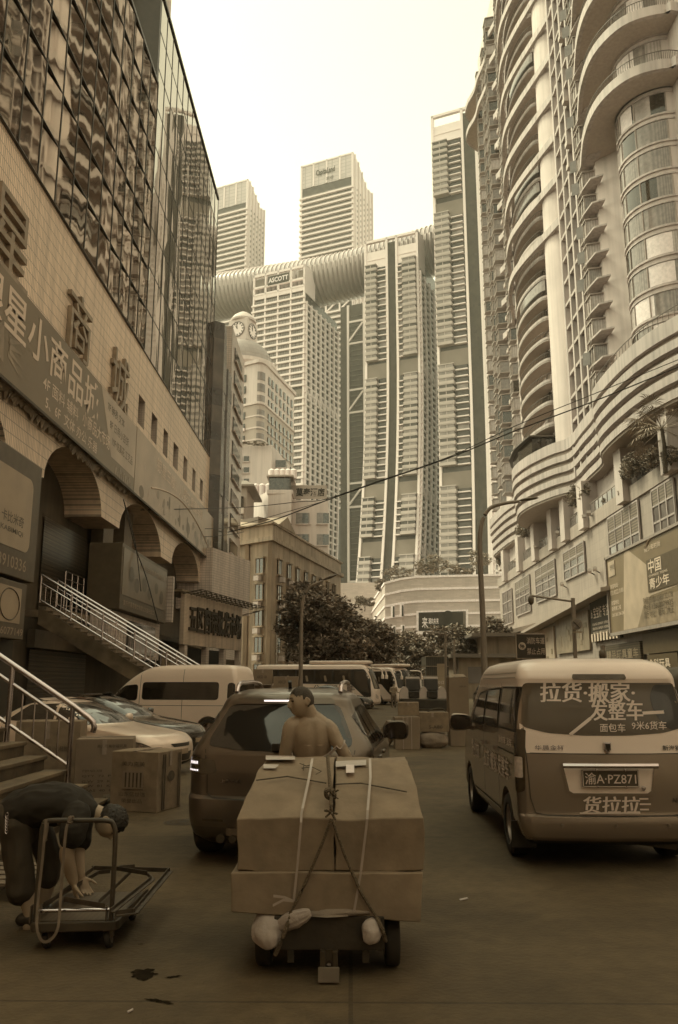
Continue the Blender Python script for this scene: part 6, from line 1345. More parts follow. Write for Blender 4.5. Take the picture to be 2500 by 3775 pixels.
# ---- sedans and other cars built from one shape family
def sedan(name, label, loc, rz, L_, H, paint, style='sedan', group=None, wr=.30, hid=False):
    t = thing(name, label, 'car', loc, R(rz), group); h = H; W = .82
    k = [(.17, .12, L_ - .1, .66, .2, .25, .08, .2), (.26, .03, L_ - .02, .78, .24, .34, .1, .26), (.42, .0, L_, W, .26, .4, .12, .3), (.55, .0, L_ - .02, W, .26, .42, .12, .3), (h * .52, .06, L_ - .16, W, .26, .42, .12, .3), (h * .585, .12, L_ - .62, W * .985, .26, .42, .12, .26), (h * .64, .22, L_ - 1.12, W * .96, .26, .4, .12, .2)]
    if style == 'sedan': k += [(h * .66, .55, L_ - 1.25, W * .93, .25, .35, .1, .2), (h * .80, .85, L_ - 1.62, W * .83, .22, .3, .1, .2), (h * .92, 1.2, L_ - 2.02, W * .73, .22, .3, .1, .2), (h * .975, 1.5, L_ - 2.3, W * .62, .22, .3, .1, .2), (h, 1.85, L_ - 2.6, W * .45, .22, .25, .08, .2)]
    else: k += [(h * .68, .30, L_ - 1.25, W * .93, .25, .35, .1, .2), (h * .80, .42, L_ - 1.55, W * .85, .22, .3, .1, .2), (h * .92, .6, L_ - 1.95, W * .76, .22, .3, .1, .2), (h * .975, .8, L_ - 2.2, W * .66, .22, .3, .1, .2), (h, 1.15, L_ - 2.5, W * .48, .22, .25, .08, .2)]
    yw = (.72, L_ - .80); B = Body(k, [(yw[0], wr, wr + .045), (yw[1], wr, wr + .045)], nz=36, crown=.02)
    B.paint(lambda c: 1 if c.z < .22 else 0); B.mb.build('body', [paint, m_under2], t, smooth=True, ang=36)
    sed = style == 'sedan'; y0 = .95 if sed else .42; F_ = L_ - 1.25
    zb, zt = h * .665, h * .925
    mid = (y0 + F_) / 2 + .05
    P1 = [(y0 + .05, zb + .06), (y0 + (.45 if sed else .3), zt - .01), (mid - .03, zt + .015), (mid - .03, zb)]; P2 = [(mid + .03, zb), (mid + .03, zt + .015), (F_ - .70, zt - .02), (F_ - .22, zb + .06), (F_ - .22, zb)]
    for P in (P1, P2): B.patch('right', P, .006, .03).build('side_window', m_tint, t, smooth=True); B.patch('left', [(-a, b) for a, b in P], .006, .03).build('side_window', m_tint, t, smooth=True)
    B.patch('front', [(-W * .66, h * .945), (W * .66, h * .945), (W * .83, h * .675), (-W * .83, h * .675)], .006, .05).build('windscreen', m_tint, t, smooth=True)
    B.patch('rear', [(-W * .62, h * .93), (W * .62, h * .93), (W * .78, h * .71), (-W * .78, h * .71)], .006, .05).build('rear_window', m_tint, t, smooth=True)
    for sg in (-1, 1):
        ax = (V((sg * W, L_ - .3, 0)) + V((sg * .75, 1, 0)).normalized() * 2, V((-1, sg * .75, 0)).normalized(), UZ, -V((sg * .75, 1, 0)).normalized())
        B.patch(ax, [(sg * a, b) for a, b in ((-.34, .66), (-.02, .585), (.16, .50), (.10, .455), (-.10, .49), (-.32, .60))], .008, .02, .03).build('headlight', m_lensh, t, smooth=True)
        hp = [(sg * a, b) for a, b in ((-.34, .66), (-.02, .585), (.16, .50), (.10, .455), (-.10, .49), (-.32, .60))]; B.strip(ax, hp + hp[:1], .014, .011).build('headlight_seal', m_trim, t)
        for hx, hz, hr in ((-.17, .585, .034), (-.04, .54, .03), (.06, .505, .022)): B.patch(ax, [(sg * hx + hr * math.cos(2 * PI * i / 14), hz + hr * math.sin(2 * PI * i / 14)) for i in range(14)], .013).build('lamp_reflector', m_chrome, t)
        ax = (V((sg * W, .25, 0)) + V((sg, -1, 0)).normalized() * 2, V((1, sg, 0)).normalized(), UZ, -V((sg, -1, 0)).normalized()); B.patch(ax, [(-.14, .72), (.14, .72), (.15, .56), (-.15, .56)], .008, .02, .03).build('tail_light', m_lens, t, smooth=True)
        mirror(t, (sg * (W + .09), F_ - .45, zb + .07), sg, paint, .85)
        for y in yw: wheel(t, sg * (W - .09), y, wr, .19, 10, sg)
        for x in (mid, y0 - .0): B.strip('right' if sg > 0 else 'left', [(sg * x, zb), (sg * (x - .03), .3)], .01).build('door_seam', m_trim, t)
        for x in (mid - .28, mid + .75): MB().box(min(sg * (W - .01), sg * (W + .03)), max(sg * (W - .01), sg * (W + .03)), x, x + .15, zb - .12, zb - .085).build('handle', paint, t, bevel=.008)
    B.patch('front', [(-.34, .56), (.34, .56), (.28, .50), (-.28, .50)], .008, .02).build('upper_grille', m_trim, t); B.patch('front', [(-.45, .40), (.45, .40), (.36, .25), (-.36, .25)], .008, .03).build('lower_grille', m_trim, t)
    B.patch('front', [(-.2, .46), (.2, .46), (.2, .37), (-.2, .37)], .014).build('number_plate', m_signp, t)
    return t
m_pw = M('sedan_silver_white', .68, .5, .28, metal=.25, na=.04, coat=.5); m_pb = M('black_paint', .022, .85, .2, na=.1, coat=.8); m_pg = M('dark_grey_paint', .04, .8, .25, na=.1, coat=.6)
sedan('parked_sedan', 'white sedan with slanted clear headlights, parked behind the cartons on the left', (-7.05, 16.35, 0), -90 - 17, 4.25, 1.33, m_pw)
sedan('parked_sedan', 'black sedan with a chrome window line, parked between the white sedan and the white minibus', (-7.4, 19.3, 0), -90 - 15, 4.3, 1.36, m_pb)
sedan('parked_sedan', 'shiny black fastback with bright multispoke wheels in front of the white coach', (-3.1, 48.6, 0), -90 - 8, 4.5, 1.5, m_pb, wr=.36)
sedan('far_car', 'far black suv with its back turned, behind the standing woman', (5.1, 74, 0), 2, 4.2, 1.55, m_pg, 'suv', 'far parked cars'); sedan('far_car', 'far pale car beyond the black suv', (6.3, 92, 0), 20, 4.2, 1.35, m_pw, 'sedan', 'far parked cars')
sedan('far_car', 'far white car half hidden by the tall standing carton', (8.2, 47, 0), 190, 4.2, 1.38, m_pw, 'sedan', 'far parked cars'); sedan('far_car', 'far dark van-like car above the white car by the tall carton', (9.2, 58, 0), 195, 4.2, 1.6, m_pg, 'suv', 'far parked cars')
sedan('far_car', 'far grey car in the gap right of the coach', (2.9, 86, 0), 8, 4.2, 1.4, m_pg, 'suv', 'far parked cars')

# ---- white minibus
m_mb = M('minibus_white', .75, .45, .3, na=.04, ns=.7, coat=.4)
MBs = thing('minibus', 'white high-roof minibus with long black side windows, parked in front of the far stairs', 'minibus', (-2.95, 24.4, 0), R(90 - 12))
L_ = 4.95; H = 2.12
k = [(.22, .08, L_ - .1, .74, .12, .2, .04, .2), (.32, .0, L_, .86, .12, .3, .04, .25), (.6, .0, L_ - .02, .89, .12, .35, .04, .28), (.9, .01, L_ - .12, .89, .12, .35, .04, .28), (1.0, .02, L_ - .4, .885, .12, .35, .04, .25), (1.12, .03, L_ - .68, .88, .12, .34, .04, .22), (1.65, .07, L_ - 1.3, .83, .12, .3, .04, .2), (1.8, .09, L_ - 1.5, .81, .13, .3, .04, .2), (2.0, .13, L_ - 1.85, .75, .16, .3, .05, .2), (2.08, .2, L_ - 2.1, .66, .22, .3, .05, .2), (H, .36, L_ - 2.4, .52, .25, .3, .05, .15)]
B = Body(k, [(.9, .31, .38), (3.75, .31, .38)]); B.mb.build('body', m_mb, MBs, smooth=True, ang=36)
for sg, ax in ((-1, 'left'), (1, 'right')):
    for P in ([(.62, 1.64), (2.98, 1.64), (2.98, 1.14), (.62, 1.14)], [(3.12, 1.58), (3.55, 1.54), (4.08, 1.2), (4.08, 1.10), (3.12, 1.12)], [(.14, 1.62), (.36, 1.62), (.36, 1.14), (.12, 1.14)]): B.patch(ax, [(sg * a, b) for a, b in P], .006, .10).build('side_window', m_tint, MBs, smooth=True)
    for x in (1.72, 3.05): B.strip(ax, [(sg * x, 2.0), (sg * x, 1.0), (sg * x, .4)], .012).build('door_seam', m_trim, MBs)
    B.strip(ax, [(sg * .45, .98), (sg * 3.0, .98)], .012).build('slide_rail', m_trim, MBs); mirror(MBs, (sg * 1.02, 3.95, 1.25), sg, m_trim, 1.2)
    for y in (.9, 3.75): wheel(MBs, sg * .79, y, .31, .2, 6, sg)
    ax2 = (V((sg * .85, .1, 0)) + V((sg, -1, 0)).normalized() * 2, V((1, sg, 0)).normalized(), UZ, -V((sg, -1, 0)).normalized()); B.patch(ax2, [(-.06, 1.1), (.06, 1.1), (.06, .7), (-.06, .7)], .008, .02).build('tail_light', m_lens, MBs)
B.patch('rear', [(-.7, 1.64), (.7, 1.64), (.74, 1.14), (-.74, 1.14)], .006, .06).build('rear_window', m_tint, MBs, smooth=True); B.patch('front', [(-.66, 1.72), (.66, 1.72), (.76, 1.16), (-.76, 1.16)], .006, .06).build('windscreen', m_tint, MBs, smooth=True)
# ---- coaches
m_co = M('coach_white', .75, .45, .3, na=.04, ns=.5, coat=.4); m_cog = M('coach_glass', .035, .8, .1, na=.5, ns=.6, spec=.8)
def coach(name, label, loc, rz, L_=10.0, H=2.95, letters=True):
    t = thing(name, label, 'coach', loc, R(rz)); W = 1.13
    k = [(.28, .05, L_ - .1, W - .1, .1, .2, .05, .3), (.45, .0, L_, W, .12, .3, .06, .35), (1.0, .0, L_ - .03, W + .01, .12, .35, .06, .35), (1.5, .03, L_ - .15, W, .12, .35, .06, .35), (2.4, .08, L_ - .50, W - .05, .14, .35, .06, .3), (2.7, .12, L_ - .7, W - .12, .2, .35, .06, .3), (2.8, .25, L_ - .95, W - .25, .3, .35, .06, .25)]
    B = Body(k, [(2.4, .45, .55), (L_ - 2.3, .45, .55)], ns=70); B.mb.build('body', m_co, t, smooth=True, ang=36)
    for sg, ax in ((-1, 'left'), (1, 'right')):
        f_ = lambda P: [(sg * a, b) for a, b in P]
        B.patch(ax, f_([(.35, 2.5), (L_ - .95, 2.5), (L_ - .55, 1.9), (L_ - .50, .75), (L_ - .95, .75), (L_ - 1.8, 1.55), (.3, 1.62)]), .008, .12, .14).build('window_band', m_trim, t, smooth=True)
        w_ = (L_ - 2.2) / 5
        for i in range(5):
            a = .5 + w_ * i; B.patch(ax, f_([(a, 2.44), (a + w_ - .12, 2.44), (a + w_ - .12, 1.7), (a, 1.7)]), .016, .05, .2).build('window', m_cog, t)
            B.patch(ax, f_([(a + .45 * w_, 2.1), (a + .56 * w_, 2.1), (a + .63 * w_, 1.72), (a + .5 * w_, 1.72)]), .02, .05, .1).build('seat_cover', m_signp, t)
        B.patch(ax, f_([(L_ - 1.6, 2.35), (L_ - .8, 2.3), (L_ - .66, 1.0), (L_ - 1.1, 1.0), (L_ - 1.55, 1.55)]), .016, .06, .15).build('door_glass', m_cog, t)
        for y in (2.4, L_ - 2.3): wheel(t, sg * (W - .12), y, .45, .26, 8, sg)
    if letters:
        for i, c in enumerate('运公都丰'): B.text('right', c, L_ - 5.4 + 1.15 * i, 1.08, .40, .42, .014, .004).build('lettering', m_trim, t)
    B.patch('front', [(-.95, 2.6), (.95, 2.6), (1.02, 1.25), (-1.02, 1.25)], .008, .1, .12).build('windscreen', m_tint, t, smooth=True)
    for sg in (-1, 1): 
        B.patch('front', [(sg * .98, .95), (sg * .55, .8), (sg * .6, .6), (sg * .98, .7)], .01, .05, .08).build('headlight', m_lensw, t); P = [V((sg * .95, L_ - .6, 2.55)), V((sg * 1.25, L_ + .1, 2.5)), V((sg * 1.3, L_ + .25, 2.2)), V((sg * 1.3, L_ + .25, 1.9))]; MB().tube(catmull(P, 4), [.05] * 9 + [.10] * 4, 8).build('mirror_arm', m_co, t, smooth=True)
    MB().box(-.8, .8, L_ * .44, L_ * .93, 2.84, 3.06).build('roof_unit', m_co, t, bevel=.1, seg=3)
    return t
coach('coach', 'white coach with dark window band and black characters, across the street end', (-6.2, 55.6, 0), -90 - 8, 8.3)
coach('coach', 'second white coach, mostly hidden behind the first, its front corner showing', (.2, 66.5, 0), -90 - 40, 5.6, 2.9, False)
# ------------------------------------------------------------------ cartons
from mathutils import noise
m_card = M('cardboard', .21, .78, .72, na=.16, ns=2.2, blot=(1.7, .56, .84), fine=(9, .10), bump=.12, bs=25, spec=.25); m_card2 = M('cardboard_pale', .21, .72, .7, na=.1, ns=2, bump=.1, bs=25, spec=.25)
m_cprint = M('carton_print', .055, .9, .7, na=.3, ns=14); m_tape = M('packing_tape', .30, .55, .18, na=.25, ns=9, spec=.8); m_strap = M('plastic_strap', .34, .5, .35, na=.1, ns=6)
def worn(mb, amp, seed, cuts=6):
    """cut every face and dent it a little so that the card is not dead flat"""
    bm = bmesh.new(); vs = [bm.verts.new(p) for p in mb.v]
    for f in mb.f:
        try: bm.faces.new([vs[i] for i in f])
        except ValueError: pass
    bmesh.ops.subdivide_edges(bm, edges=bm.edges, cuts=cuts, use_grid_fill=True); bm.normal_update()
    for v in bm.verts:
        n = noise.noise_vector(v.co * 4.5 + V((seed * 7.1, 0, 0))) * amp + noise.noise_vector(v.co * 15 + V((0, seed, 0))) * amp * .3; v.co += n
    o = MB(); bm.verts.index_update(); o.add([tuple(v.co) for v in bm.verts], [tuple(v.index for v in f.verts) for f in bm.faces]); bm.free(); return o
SEEDC = [0]
def carton(name, label, loc, w, d, h, rz=0., mat=None, tilt=None, prints=(), straps=0, flap=True, group=None, cat='carton'):
    t = thing(name, label, cat, loc, R(rz), group); SEEDC[0] += 1; sd_ = SEEDC[0]
    if tilt: t.rotation_euler = tuple(R(x) for x in tilt)
    worn(MB().box(-w / 2, w / 2, -d / 2, d / 2, 0, h), .008 * min(1.2, h / .5), sd_, 5).build('box', mat or m_card, t, smooth=True, ang=30, bevel=.008)
    e = .012
    if flap:
        MB().box(-w / 2 - .004, w / 2 + .004, -.03, .03, h - .001 + e * .4, h + e * .75).build('tape', m_tape, t); MB().box(-.03, .03, -d / 2 - e, -d / 2 - e * .8, h * .75, h * 1.0).build('tape', m_tape, t)
    for (s, x, z, ww, hh) in prints: text(s, wmat(t) @ V((x, -d / 2 - e, z)), (wmat(t).to_3x3() @ UX), wmat(t).to_3x3() @ UZ, ww, hh, m_cprint, t, 'print')
    for k in range(straps):
        x = -w / 6 + w / 3 * k; MB().box(x - .01, x + .01, -d / 2 - e, -d / 2 - e * .6, 0, h + e).build('strap', m_strap, t)
    return t
cd = carton('carton', 'nearest carton by the near stairs, barred print in front, oval mark on its side', (-2.68, 11.18, 0), .62, .68, .74, 72.5, None, None, (), 0)
for s, x, z, ww, hh in (('美力克美', -.15, .56, .30, .05), ('山东亿世达', -.15, .20, .32, .05), ('荣誉出品', -.12, .12, .26, .05)):
    pass
t = cd; m4 = wmat(t); lx = m4.to_3x3() @ V((0, -1, 0)); 
lw_ = m4.to_3x3() @ V((-1, 0, 0))
# left visible face is local -x: reading direction is local -y
for s, y, z, ww, hh in (('美力克美', .18, .56, .34, .055), ('山东亿世达', .20, .19, .38, .055), ('荣誉出品', .16, .11, .30, .05)): text(s, m4 @ V((-.325, y, z)), m4.to_3x3() @ V((0, -1, 0)), UZ, ww, hh, m_cprint, t, 'print')
fb = MB(); fb.box(-.326, -.3225, -.14, .16, .28, .50); fb.build('print_frame', m_card2, t); 
fb = MB()
for k in range(5): fb.box(-.330, -.327, -.12 + .055 * k, -.10 + .055 * k, .30, .48)
tag(fb.build('print_pattern', m_cprint, t), kind='stuff')
ov = MB(); ov.add([(.02 + .09 * math.cos(2 * PI * i / 24), -.3535, .42 + .065 * math.sin(2 * PI * i / 24)) for i in range(24)], [tuple(range(24))]); ov.build('oval_mark', m_cprint, t)
for x in (-.20, -.15, .20, .24): MB().box(x, x + .02, -.3545, -.351, .02, .70).build('print_stripe', m_cprint, t)
carton('carton', 'tall carton with item list printed on it, between the near stairs and the nearest carton', (-3.5, 12.1, 0), .78, .7, .84, 12, m_card2, None, (('ITEM NO: A78', -.28, .40, .26, .03), ('QTY  72  PCS', -.28, .33, .48, .03), ('G.W  29  KGS', -.28, .26, .48, .03), ('N.W  81  KGS', -.28, .20, .48, .03), ('MEAS  40  CM', -.28, .14, .48, .03), ('美力克美尔福玩具', -.1, .72, .4, .045)))
carton('carton', 'wide carton seen through the near stair railing', (-4.62, 13.0, 0), .95, .6, 1.04, 8, m_card, None, (('易碎品 小心轻放', -.1, .6, .4, .07),))
# boxes stacked behind the suv, by the minibus
for lb, x0, x1, y0, y1, Y, rz in (('upper left carton of the pile between minibus and lamp post', 930, 1003, 2466, 2524, 27, 4), ('lower left carton of the pile between minibus and lamp post', 932, 1000, 2525, 2590, 27.3, -3), ('upper right carton of the pile beside the lamp post', 1006, 1098, 2493, 2537, 26.6, 2), ('lower right carton of the pile beside the lamp post', 1004, 1082, 2538, 2590, 26.8, -2)):
    a, b = at(x0, y1, Y), at(x1, y0, Y); carton('carton', lb, ((a.x + b.x) / 2, Y + .3, a.z), b.x - a.x, .6, b.z - a.z - .01, rz, m_card2, None, (('ABCD  88', -(b.x - a.x) * .3, (b.z - a.z) * .4, (b.x - a.x) * .5, .09),), 0, True, 'cartons piled by the minibus')
a = at(932, 2590, 27.3); carton('carton', 'base carton under the pile by the minibus', (-2.45, 27.3, 0), 1.5, .9, a.z - .01, 0, m_card, None, (), 0, True, 'cartons piled by the minibus')
# cartons in the middle of the road
carton('carton', 'upright carton with two white straps in the middle of the road', (1.42, 21.2, 0), .62, .5, .78, 2, m_card2, None, (), 2)
carton('carton', 'low carton resting on the strapped upright carton', (1.50, 21.55, .80), .53, .45, .33, -3, m_card, None, (), 0)
carton('carton', 'carton leaning at an angle left of the strapped carton', (.83, 22.3, .03), .36, .5, .62, 0, m_card, (0, 33, -14), (), 0)
carton('carton', 'flat carton behind the leaning carton', (.66, 23.5, 0), .4, .4, .36, 6, m_card, None, (), 0)
t = carton('carton', 'carton with handwriting lying on the round sack', (2.12, 21.6, .40), .80, .5, .48, -4, m_card, None, (), 0); text('S-A80', wmat(t) @ V((-.1, -.265, .08)), wmat(t).to_3x3() @ UX, UZ, .34, .08, m_cprint, t, 'print')
t = carton('carton', 'very tall standing carton beside the van mirror', (2.86, 22.2, 0), .52, .45, 1.76, 3, m_card2, None, (('玩具 公仔', -.02, .72, .2, .07), ('小心轻放', -.02, .60, .2, .05), ('KEEP DRY', .02, 1.5, .18, .04)), 0, False)
MB().prism([(-.2, -.245, 1.772), (.2, -.245, 1.772), (.16, -.1, 1.84), (-.16, -.1, 1.84)], (0, .01, 0)).build('open_flap', m_card2, t)
m_sack = M('woven_sack', .20, .65, .75, na=.2, ns=5, bump=.5, bs=22); m_bag = M('white_sack', .34, .45, .6, na=.15, ns=7, bump=.6, bs=18)
def lump(c, r, seed, amp=.12, fr=3., n=36):
    mb = MB(); rings = []
    for i in range(n // 2 + 1):
        a = PI * i / (n // 2); ring = []
        for j in range(n):
            b = 2 * PI * j / n; d = V((math.sin(a) * math.cos(b), math.sin(a) * math.sin(b), math.cos(a))); sq = lambda v: math.copysign(abs(v) ** .75, v); k = 1 + amp * noise.noise(d * fr + V((seed, 0, 0))) + amp * .4 * noise.noise(d * fr * 3 + V((0, seed, 0)))
            ring.append(V(c) + V((sq(d.x) * r[0], sq(d.y) * r[1], sq(d.z) * r[2])) * k)
        rings.append(ring)
    return mb.loft(rings, caps=False)
t = thing('round_sack', 'fat round sack lying under the carton with handwriting', 'sack', (2.09, 21.5, 0)); lump((2.09, 21.5, .19), (.40, .25, .2), 3).build('sack', m_sack, t, world=True, smooth=True, ang=80)
tr = thing('hand_truck', 'small hand truck with bent tube handle between the leaning cartons and the tall carton', 'hand truck', (2.5, 23.5, 0)); mb = MB(); mb.tube(catmull([(2.0, 23.4, .55), (2.2, 23.4, .85), (2.6, 23.5, .9), (2.75, 23.5, .7)], 5), .02, 8); mb.tube([(2.0, 23.4, .55), (2.75, 23.5, .7)], .02, 8); mb.build('tube_frame', m_rust, tr, world=True, smooth=True); MB().box(1.95, 2.8, 23.2, 23.7, .16, .2).build('deck', m_rust, tr, world=True)
for x in (2.05, 2.7): wheel(tr, x - 2.5, -.0, .08, .05, 4, 1)

# ------------------------------------------------------------------ loaded cart
m_frame = M('cart_dark_wood', .028, .95, .7, na=.4, ns=5, bump=.3, bs=14)
CT_ = thing('hand_cart', 'low dark hand cart with rubber tyres carrying the huge tied cartons', 'hand cart', (-.13, 5.45, 0))
MB().box(-.41, .17, 4.98, 5.95, .15, .31).build('bed', m_frame, CT_, world=True, bevel=.008)
MB().box(-.43, .19, 4.955, 4.98, .14, .315).build('tail_board', m_frame, CT_, world=True, bevel=.006)
for x, sg in ((-.50, -1), (.24, 1)): wheel(CT_, x + .13, 5.17 - 5.45, .155, .085, 6, sg)
MB().tube([(-.45, 5.17, .155), (.19, 5.17, .155)], .022, 8).build('axle', m_rust, CT_, world=True)
for x in (-.155, -.085): MB().box(x - .014, x + .014, 4.90, 4.95, .055, .15).build('stand_channel', m_rust, CT_, world=True, bevel=.003)
MB().box(-.15, -.09, 4.93, 4.945, .02, .15).build('stand_plate', m_rust, CT_, world=True); MB().tube([(-.12, 4.89, .085), (-.12, 4.94, .085)], .012, 8).build('stand_bolt', m_chrome, CT_, world=True)
MB().obox((-.12, 4.86, .045), (.058, 0, 0), (0, .012, .036), (0, .008, -.003)).build('foot_plate', m_steel, CT_, world=True, bevel=.003)
for x in (-.335, .085): MB().box(x - .018, x + .018, 4.962, 4.99, .075, .139).build('bracket', m_frame, CT_, world=True)
for x in (-.36, .10): MB().tube(catmull([(x, 5.9, .26), (x, 6.3, .5), (x * .9, 6.75, .82)], 5), .018, 8).build('handle_shaft', m_rust, CT_, world=True, smooth=True)
MB().tube([(-.33, 6.75, .82), (.09, 6.75, .82)], .018, 8).build('handle_bar', m_rust, CT_, world=True)
PF = [(5.0, .545), (4.985, .835), (5.25, .985), (5.6, 1.105), (5.9, 1.10)]
def prof_z(y):
    for (a, za), (b, zb) in zip(PF[1:], PF[2:]):
        if a <= y <= b: return za + (zb - za) * (y - a) / (b - a)
    return .835 if y < 4.985 else 1.1
def onload(px, py, off=.006):
    r = ray(px, py); y = 4.9
    while y < 5.9:
        p = CAMO + r * (y / r.y)
        if y >= 4.985 and (p.z <= prof_z(y) + off): return p + V((0, -off * .5, off))
        if y >= 4.975 - off and p.z <= .835: return V((p.x, 4.975 - off, p.z)) if False else at(px, py, 4.972 - off)
        y += .003
    return at(px, py, 5.6)
def load_carton(name, label, xb0, xb1, xt0, xt1, seed, mat):
    t = thing(name, label, 'carton', ((xb0 + xb1) / 2, 5.45, .55)); mb = MB(); rings = []
    pr = PF + [(5.93, .545)]
    for k in range(2):
        ring = []
        for i, (y, z) in enumerate(pr):
            f_ = min(1, max(0, (z - .84) / .26)); x = (xb0 + (xt0 - xb0) * f_) if k == 0 else (xb1 + (xt1 - xb1) * f_); ring.append(V((x, y, z)))
        rings.append(ring)
    mb.loft(rings); worn(mb, .016, seed, 7).build('box', mat, t, world=True, smooth=True, ang=26, bevel=.006); return t
U1 = load_carton('carton', 'left one of the two upper cartons on the hand cart, sloping lid with pale tape', -.655, -.095, -.565, -.10, 3, m_card)
U2 = load_carton('carton', 'right one of the two upper cartons on the hand cart, white square label', -.088, .425, -.095, .385, 9, m_card)
U3 = thing('carton', 'wide bottom carton on the hand cart under the two sloping ones', 'carton', (-.13, 5.45, .31))
mb = MB(); mb.add([(-.675, 4.965, .335), (.395, 4.965, .285), (.395, 5.93, .285), (-.675, 5.93, .335), (-.68, 4.965, .543), (.415, 4.965, .543), (.415, 5.93, .543), (-.68, 5.93, .543)], [(0, 3, 2, 1), (4, 5, 6, 7), (0, 1, 5, 4), (1, 2, 6, 5), (2, 3, 7, 6), (3, 0, 4, 7)])
worn(mb, .008, 5, 7).build('box', m_card, U3, world=True, smooth=True, ang=26, bevel=.006)
def loadpatch(pts, name, mat, par, off=.008):
    mb = MB(); n = 7; a, b, c, d = [V(p) for p in pts]; g = []
    for j in range(n + 1):
        row = []
        for i in range(n + 1):
            u, v = i / n, j / n; p = (a * (1 - u) + b * u) * (1 - v) + (d * (1 - u) + c * u) * v; row.append(onload(p.x, p.y, off))
        g.append(row)
    for j in range(n):
        for i in range(n): mb.quad(g[j][i], g[j][i + 1], g[j + 1][i + 1], g[j + 1][i])
    return mb.build(name, mat, par, world=True)
loadpatch([(980, 2790), (1088, 2792), (1088, 2806), (980, 2806)], 'tape', m_strap, U1, .010); loadpatch([(972, 2822), (1030, 2824), (1015, 2838), (972, 2838)], 'tape', m_strap, U1, .010)
loadpatch([(1238, 2812), (1350, 2806), (1350, 2826), (1238, 2832)], 'tape', m_strap, U2, .010); loadpatch([(1276, 2826), (1306, 2826), (1306, 2856), (1276, 2856)], 'label', M('paper_label', .6, .3, .5), U2, .013)
def loadline(pts, r, name, mat, par, off=.02, n=4):
    P = []
    for a, b in zip(pts, pts[1:]):
        for k in range(5): P.append(onload(a[0] + (b[0] - a[0]) * k / 5, a[1] + (b[1] - a[1]) * k / 5, off))
    P.append(onload(pts[-1][0], pts[-1][1], off)); return MB().tube(P, r, n).build(name, mat, par, world=True, smooth=True)
for pts in ([(1105, 2822), (1130, 2832), (1150, 2826)], [(1112, 2840), (1150, 2835), (1185, 2852), (1165, 2862)], [(1120, 2824), (1118, 2848)]): loadline(pts, .0025, 'marker_scrawl', m_cprint, U1, .014)
loadline([(945, 2882), (1060, 2868), (1203, 2893)], .004, 'crease', m_cprint, U1, .010); loadline([(1235, 2897), (1330, 2893), (1500, 2925)], .004, 'crease', m_cprint, U2, .010)
def ribbonline(pts, w, name, mat, par, off):
    P = []
    for a, b in zip(pts, pts[1:]):
        for k in range(8): P.append((a[0] + (b[0] - a[0]) * k / 8, a[1] + (b[1] - a[1]) * k / 8))
    P.append(pts[-1]); mb = MB(); L1 = [onload(x - w, y, off) for x, y in P]; L2 = [onload(x + w, y, off) for x, y in P]
    for i in range(len(P) - 1): mb.quad(L1[i], L1[i + 1], L2[i + 1], L2[i])
    return mb.build(name, mat, par, world=True)
ST = thing('packing_straps', 'two pale flat straps round the cartons on the hand cart, one with loose ends', 'straps', (-.13, 4.97, .55))
ribbonline([(1152, 2808), (1140, 2880), (1112, 3010), (1098, 3180), (1083, 3322)], 4.5, 'strap', m_strap, ST, .022); ribbonline([(1364, 2808), (1366, 2880), (1352, 3040), (1330, 3220), (1303, 3375)], 4.5, 'strap', m_strap, ST, .022)
mb = MB()
for a, b, c in (((1083, 3322), (1050, 3308), (1008, 3303)), ((1083, 3322), (1045, 3318), (1006, 3338))): P = [at(x, y, 4.90 - .01 * i) for i, (x, y) in enumerate((a, b, c))]; mb.add([p + V((0, 0, s_)) for p in P for s_ in (.007, -.007)], [(0, 2, 3, 1), (2, 4, 5, 3)])
mb.build('loose_end', m_strap, ST, world=True)
m_rope = M('dirty_rope', .10, .9, .9, na=.4, ns=120, bump=.8, bs=90)
RP = thing('tie_rope', 'thick dirty rope knotted over the cart load and spread in a V', 'rope', (-.13, 4.96, .3))
def rope(pts, r, off=.03):
    P = []
    for a, b in zip(pts, pts[1:]):
        for k in range(6): P.append(onload(a[0] + (b[0] - a[0]) * k / 6, a[1] + (b[1] - a[1]) * k / 6, off))
    P.append(onload(*pts[-1], off)); rings = []; mb = MB()
    mb.tube(P, r * .85, 8)
    return mb.build('rope_run', m_rope, RP, world=True, smooth=True)
rope([(1208, 2803), (1212, 2850), (1219, 2935)], .013); rope([(1221, 2945), (1222, 3015)], .013); rope([(1222, 3020), (1180, 3130), (1120, 3270), (1075, 3360)], .010, .034); rope([(1224, 3020), (1270, 3150), (1330, 3290), (1390, 3385)], .010, .034)
P0_ = onload(1218, 2945, .03); mb = MB(); rk = random.Random(6)
for k in range(4): mb.tube([P0_ + V((.028 * math.cos(2 * PI * i / 14 + k), -.008 + .018 * math.sin(2 * PI * i / 14 * 2 + k), .026 * math.sin(2 * PI * i / 14 + k * .8))) for i in range(15)], .011, 6)
for k in range(4): d = V((rk.uniform(.2, 1), -.3, rk.uniform(-.6, .6))).normalized(); mb.tube([P0_ + d * .02, P0_ + d * .06], .004, 5)
mb.build('knot', m_rope, RP, world=True, smooth=True)
P0_ = onload(1222, 3012, .03); mb = MB()
for k in range(9): d = V((rk.uniform(-.5, .5), -.3, rk.uniform(-1, .4))).normalized(); mb.tube([P0_, P0_ + d * .05], .006, 5)
mb.build('frayed_end', m_rope, RP, world=True, smooth=True)
for a, b in (((1075, 3360), (1015, 3520)), ((1390, 3385), (1422, 3470))): mb = MB(); mb.tube(catmull([at(a[0], a[1], 4.93), at((a[0] + b[0]) / 2 + 4, (a[1] + b[1]) / 2, 4.9), at(b[0], b[1], 4.93)], 5), .012, 7); mb.build('rope_run', m_rope, RP, world=True, smooth=True)
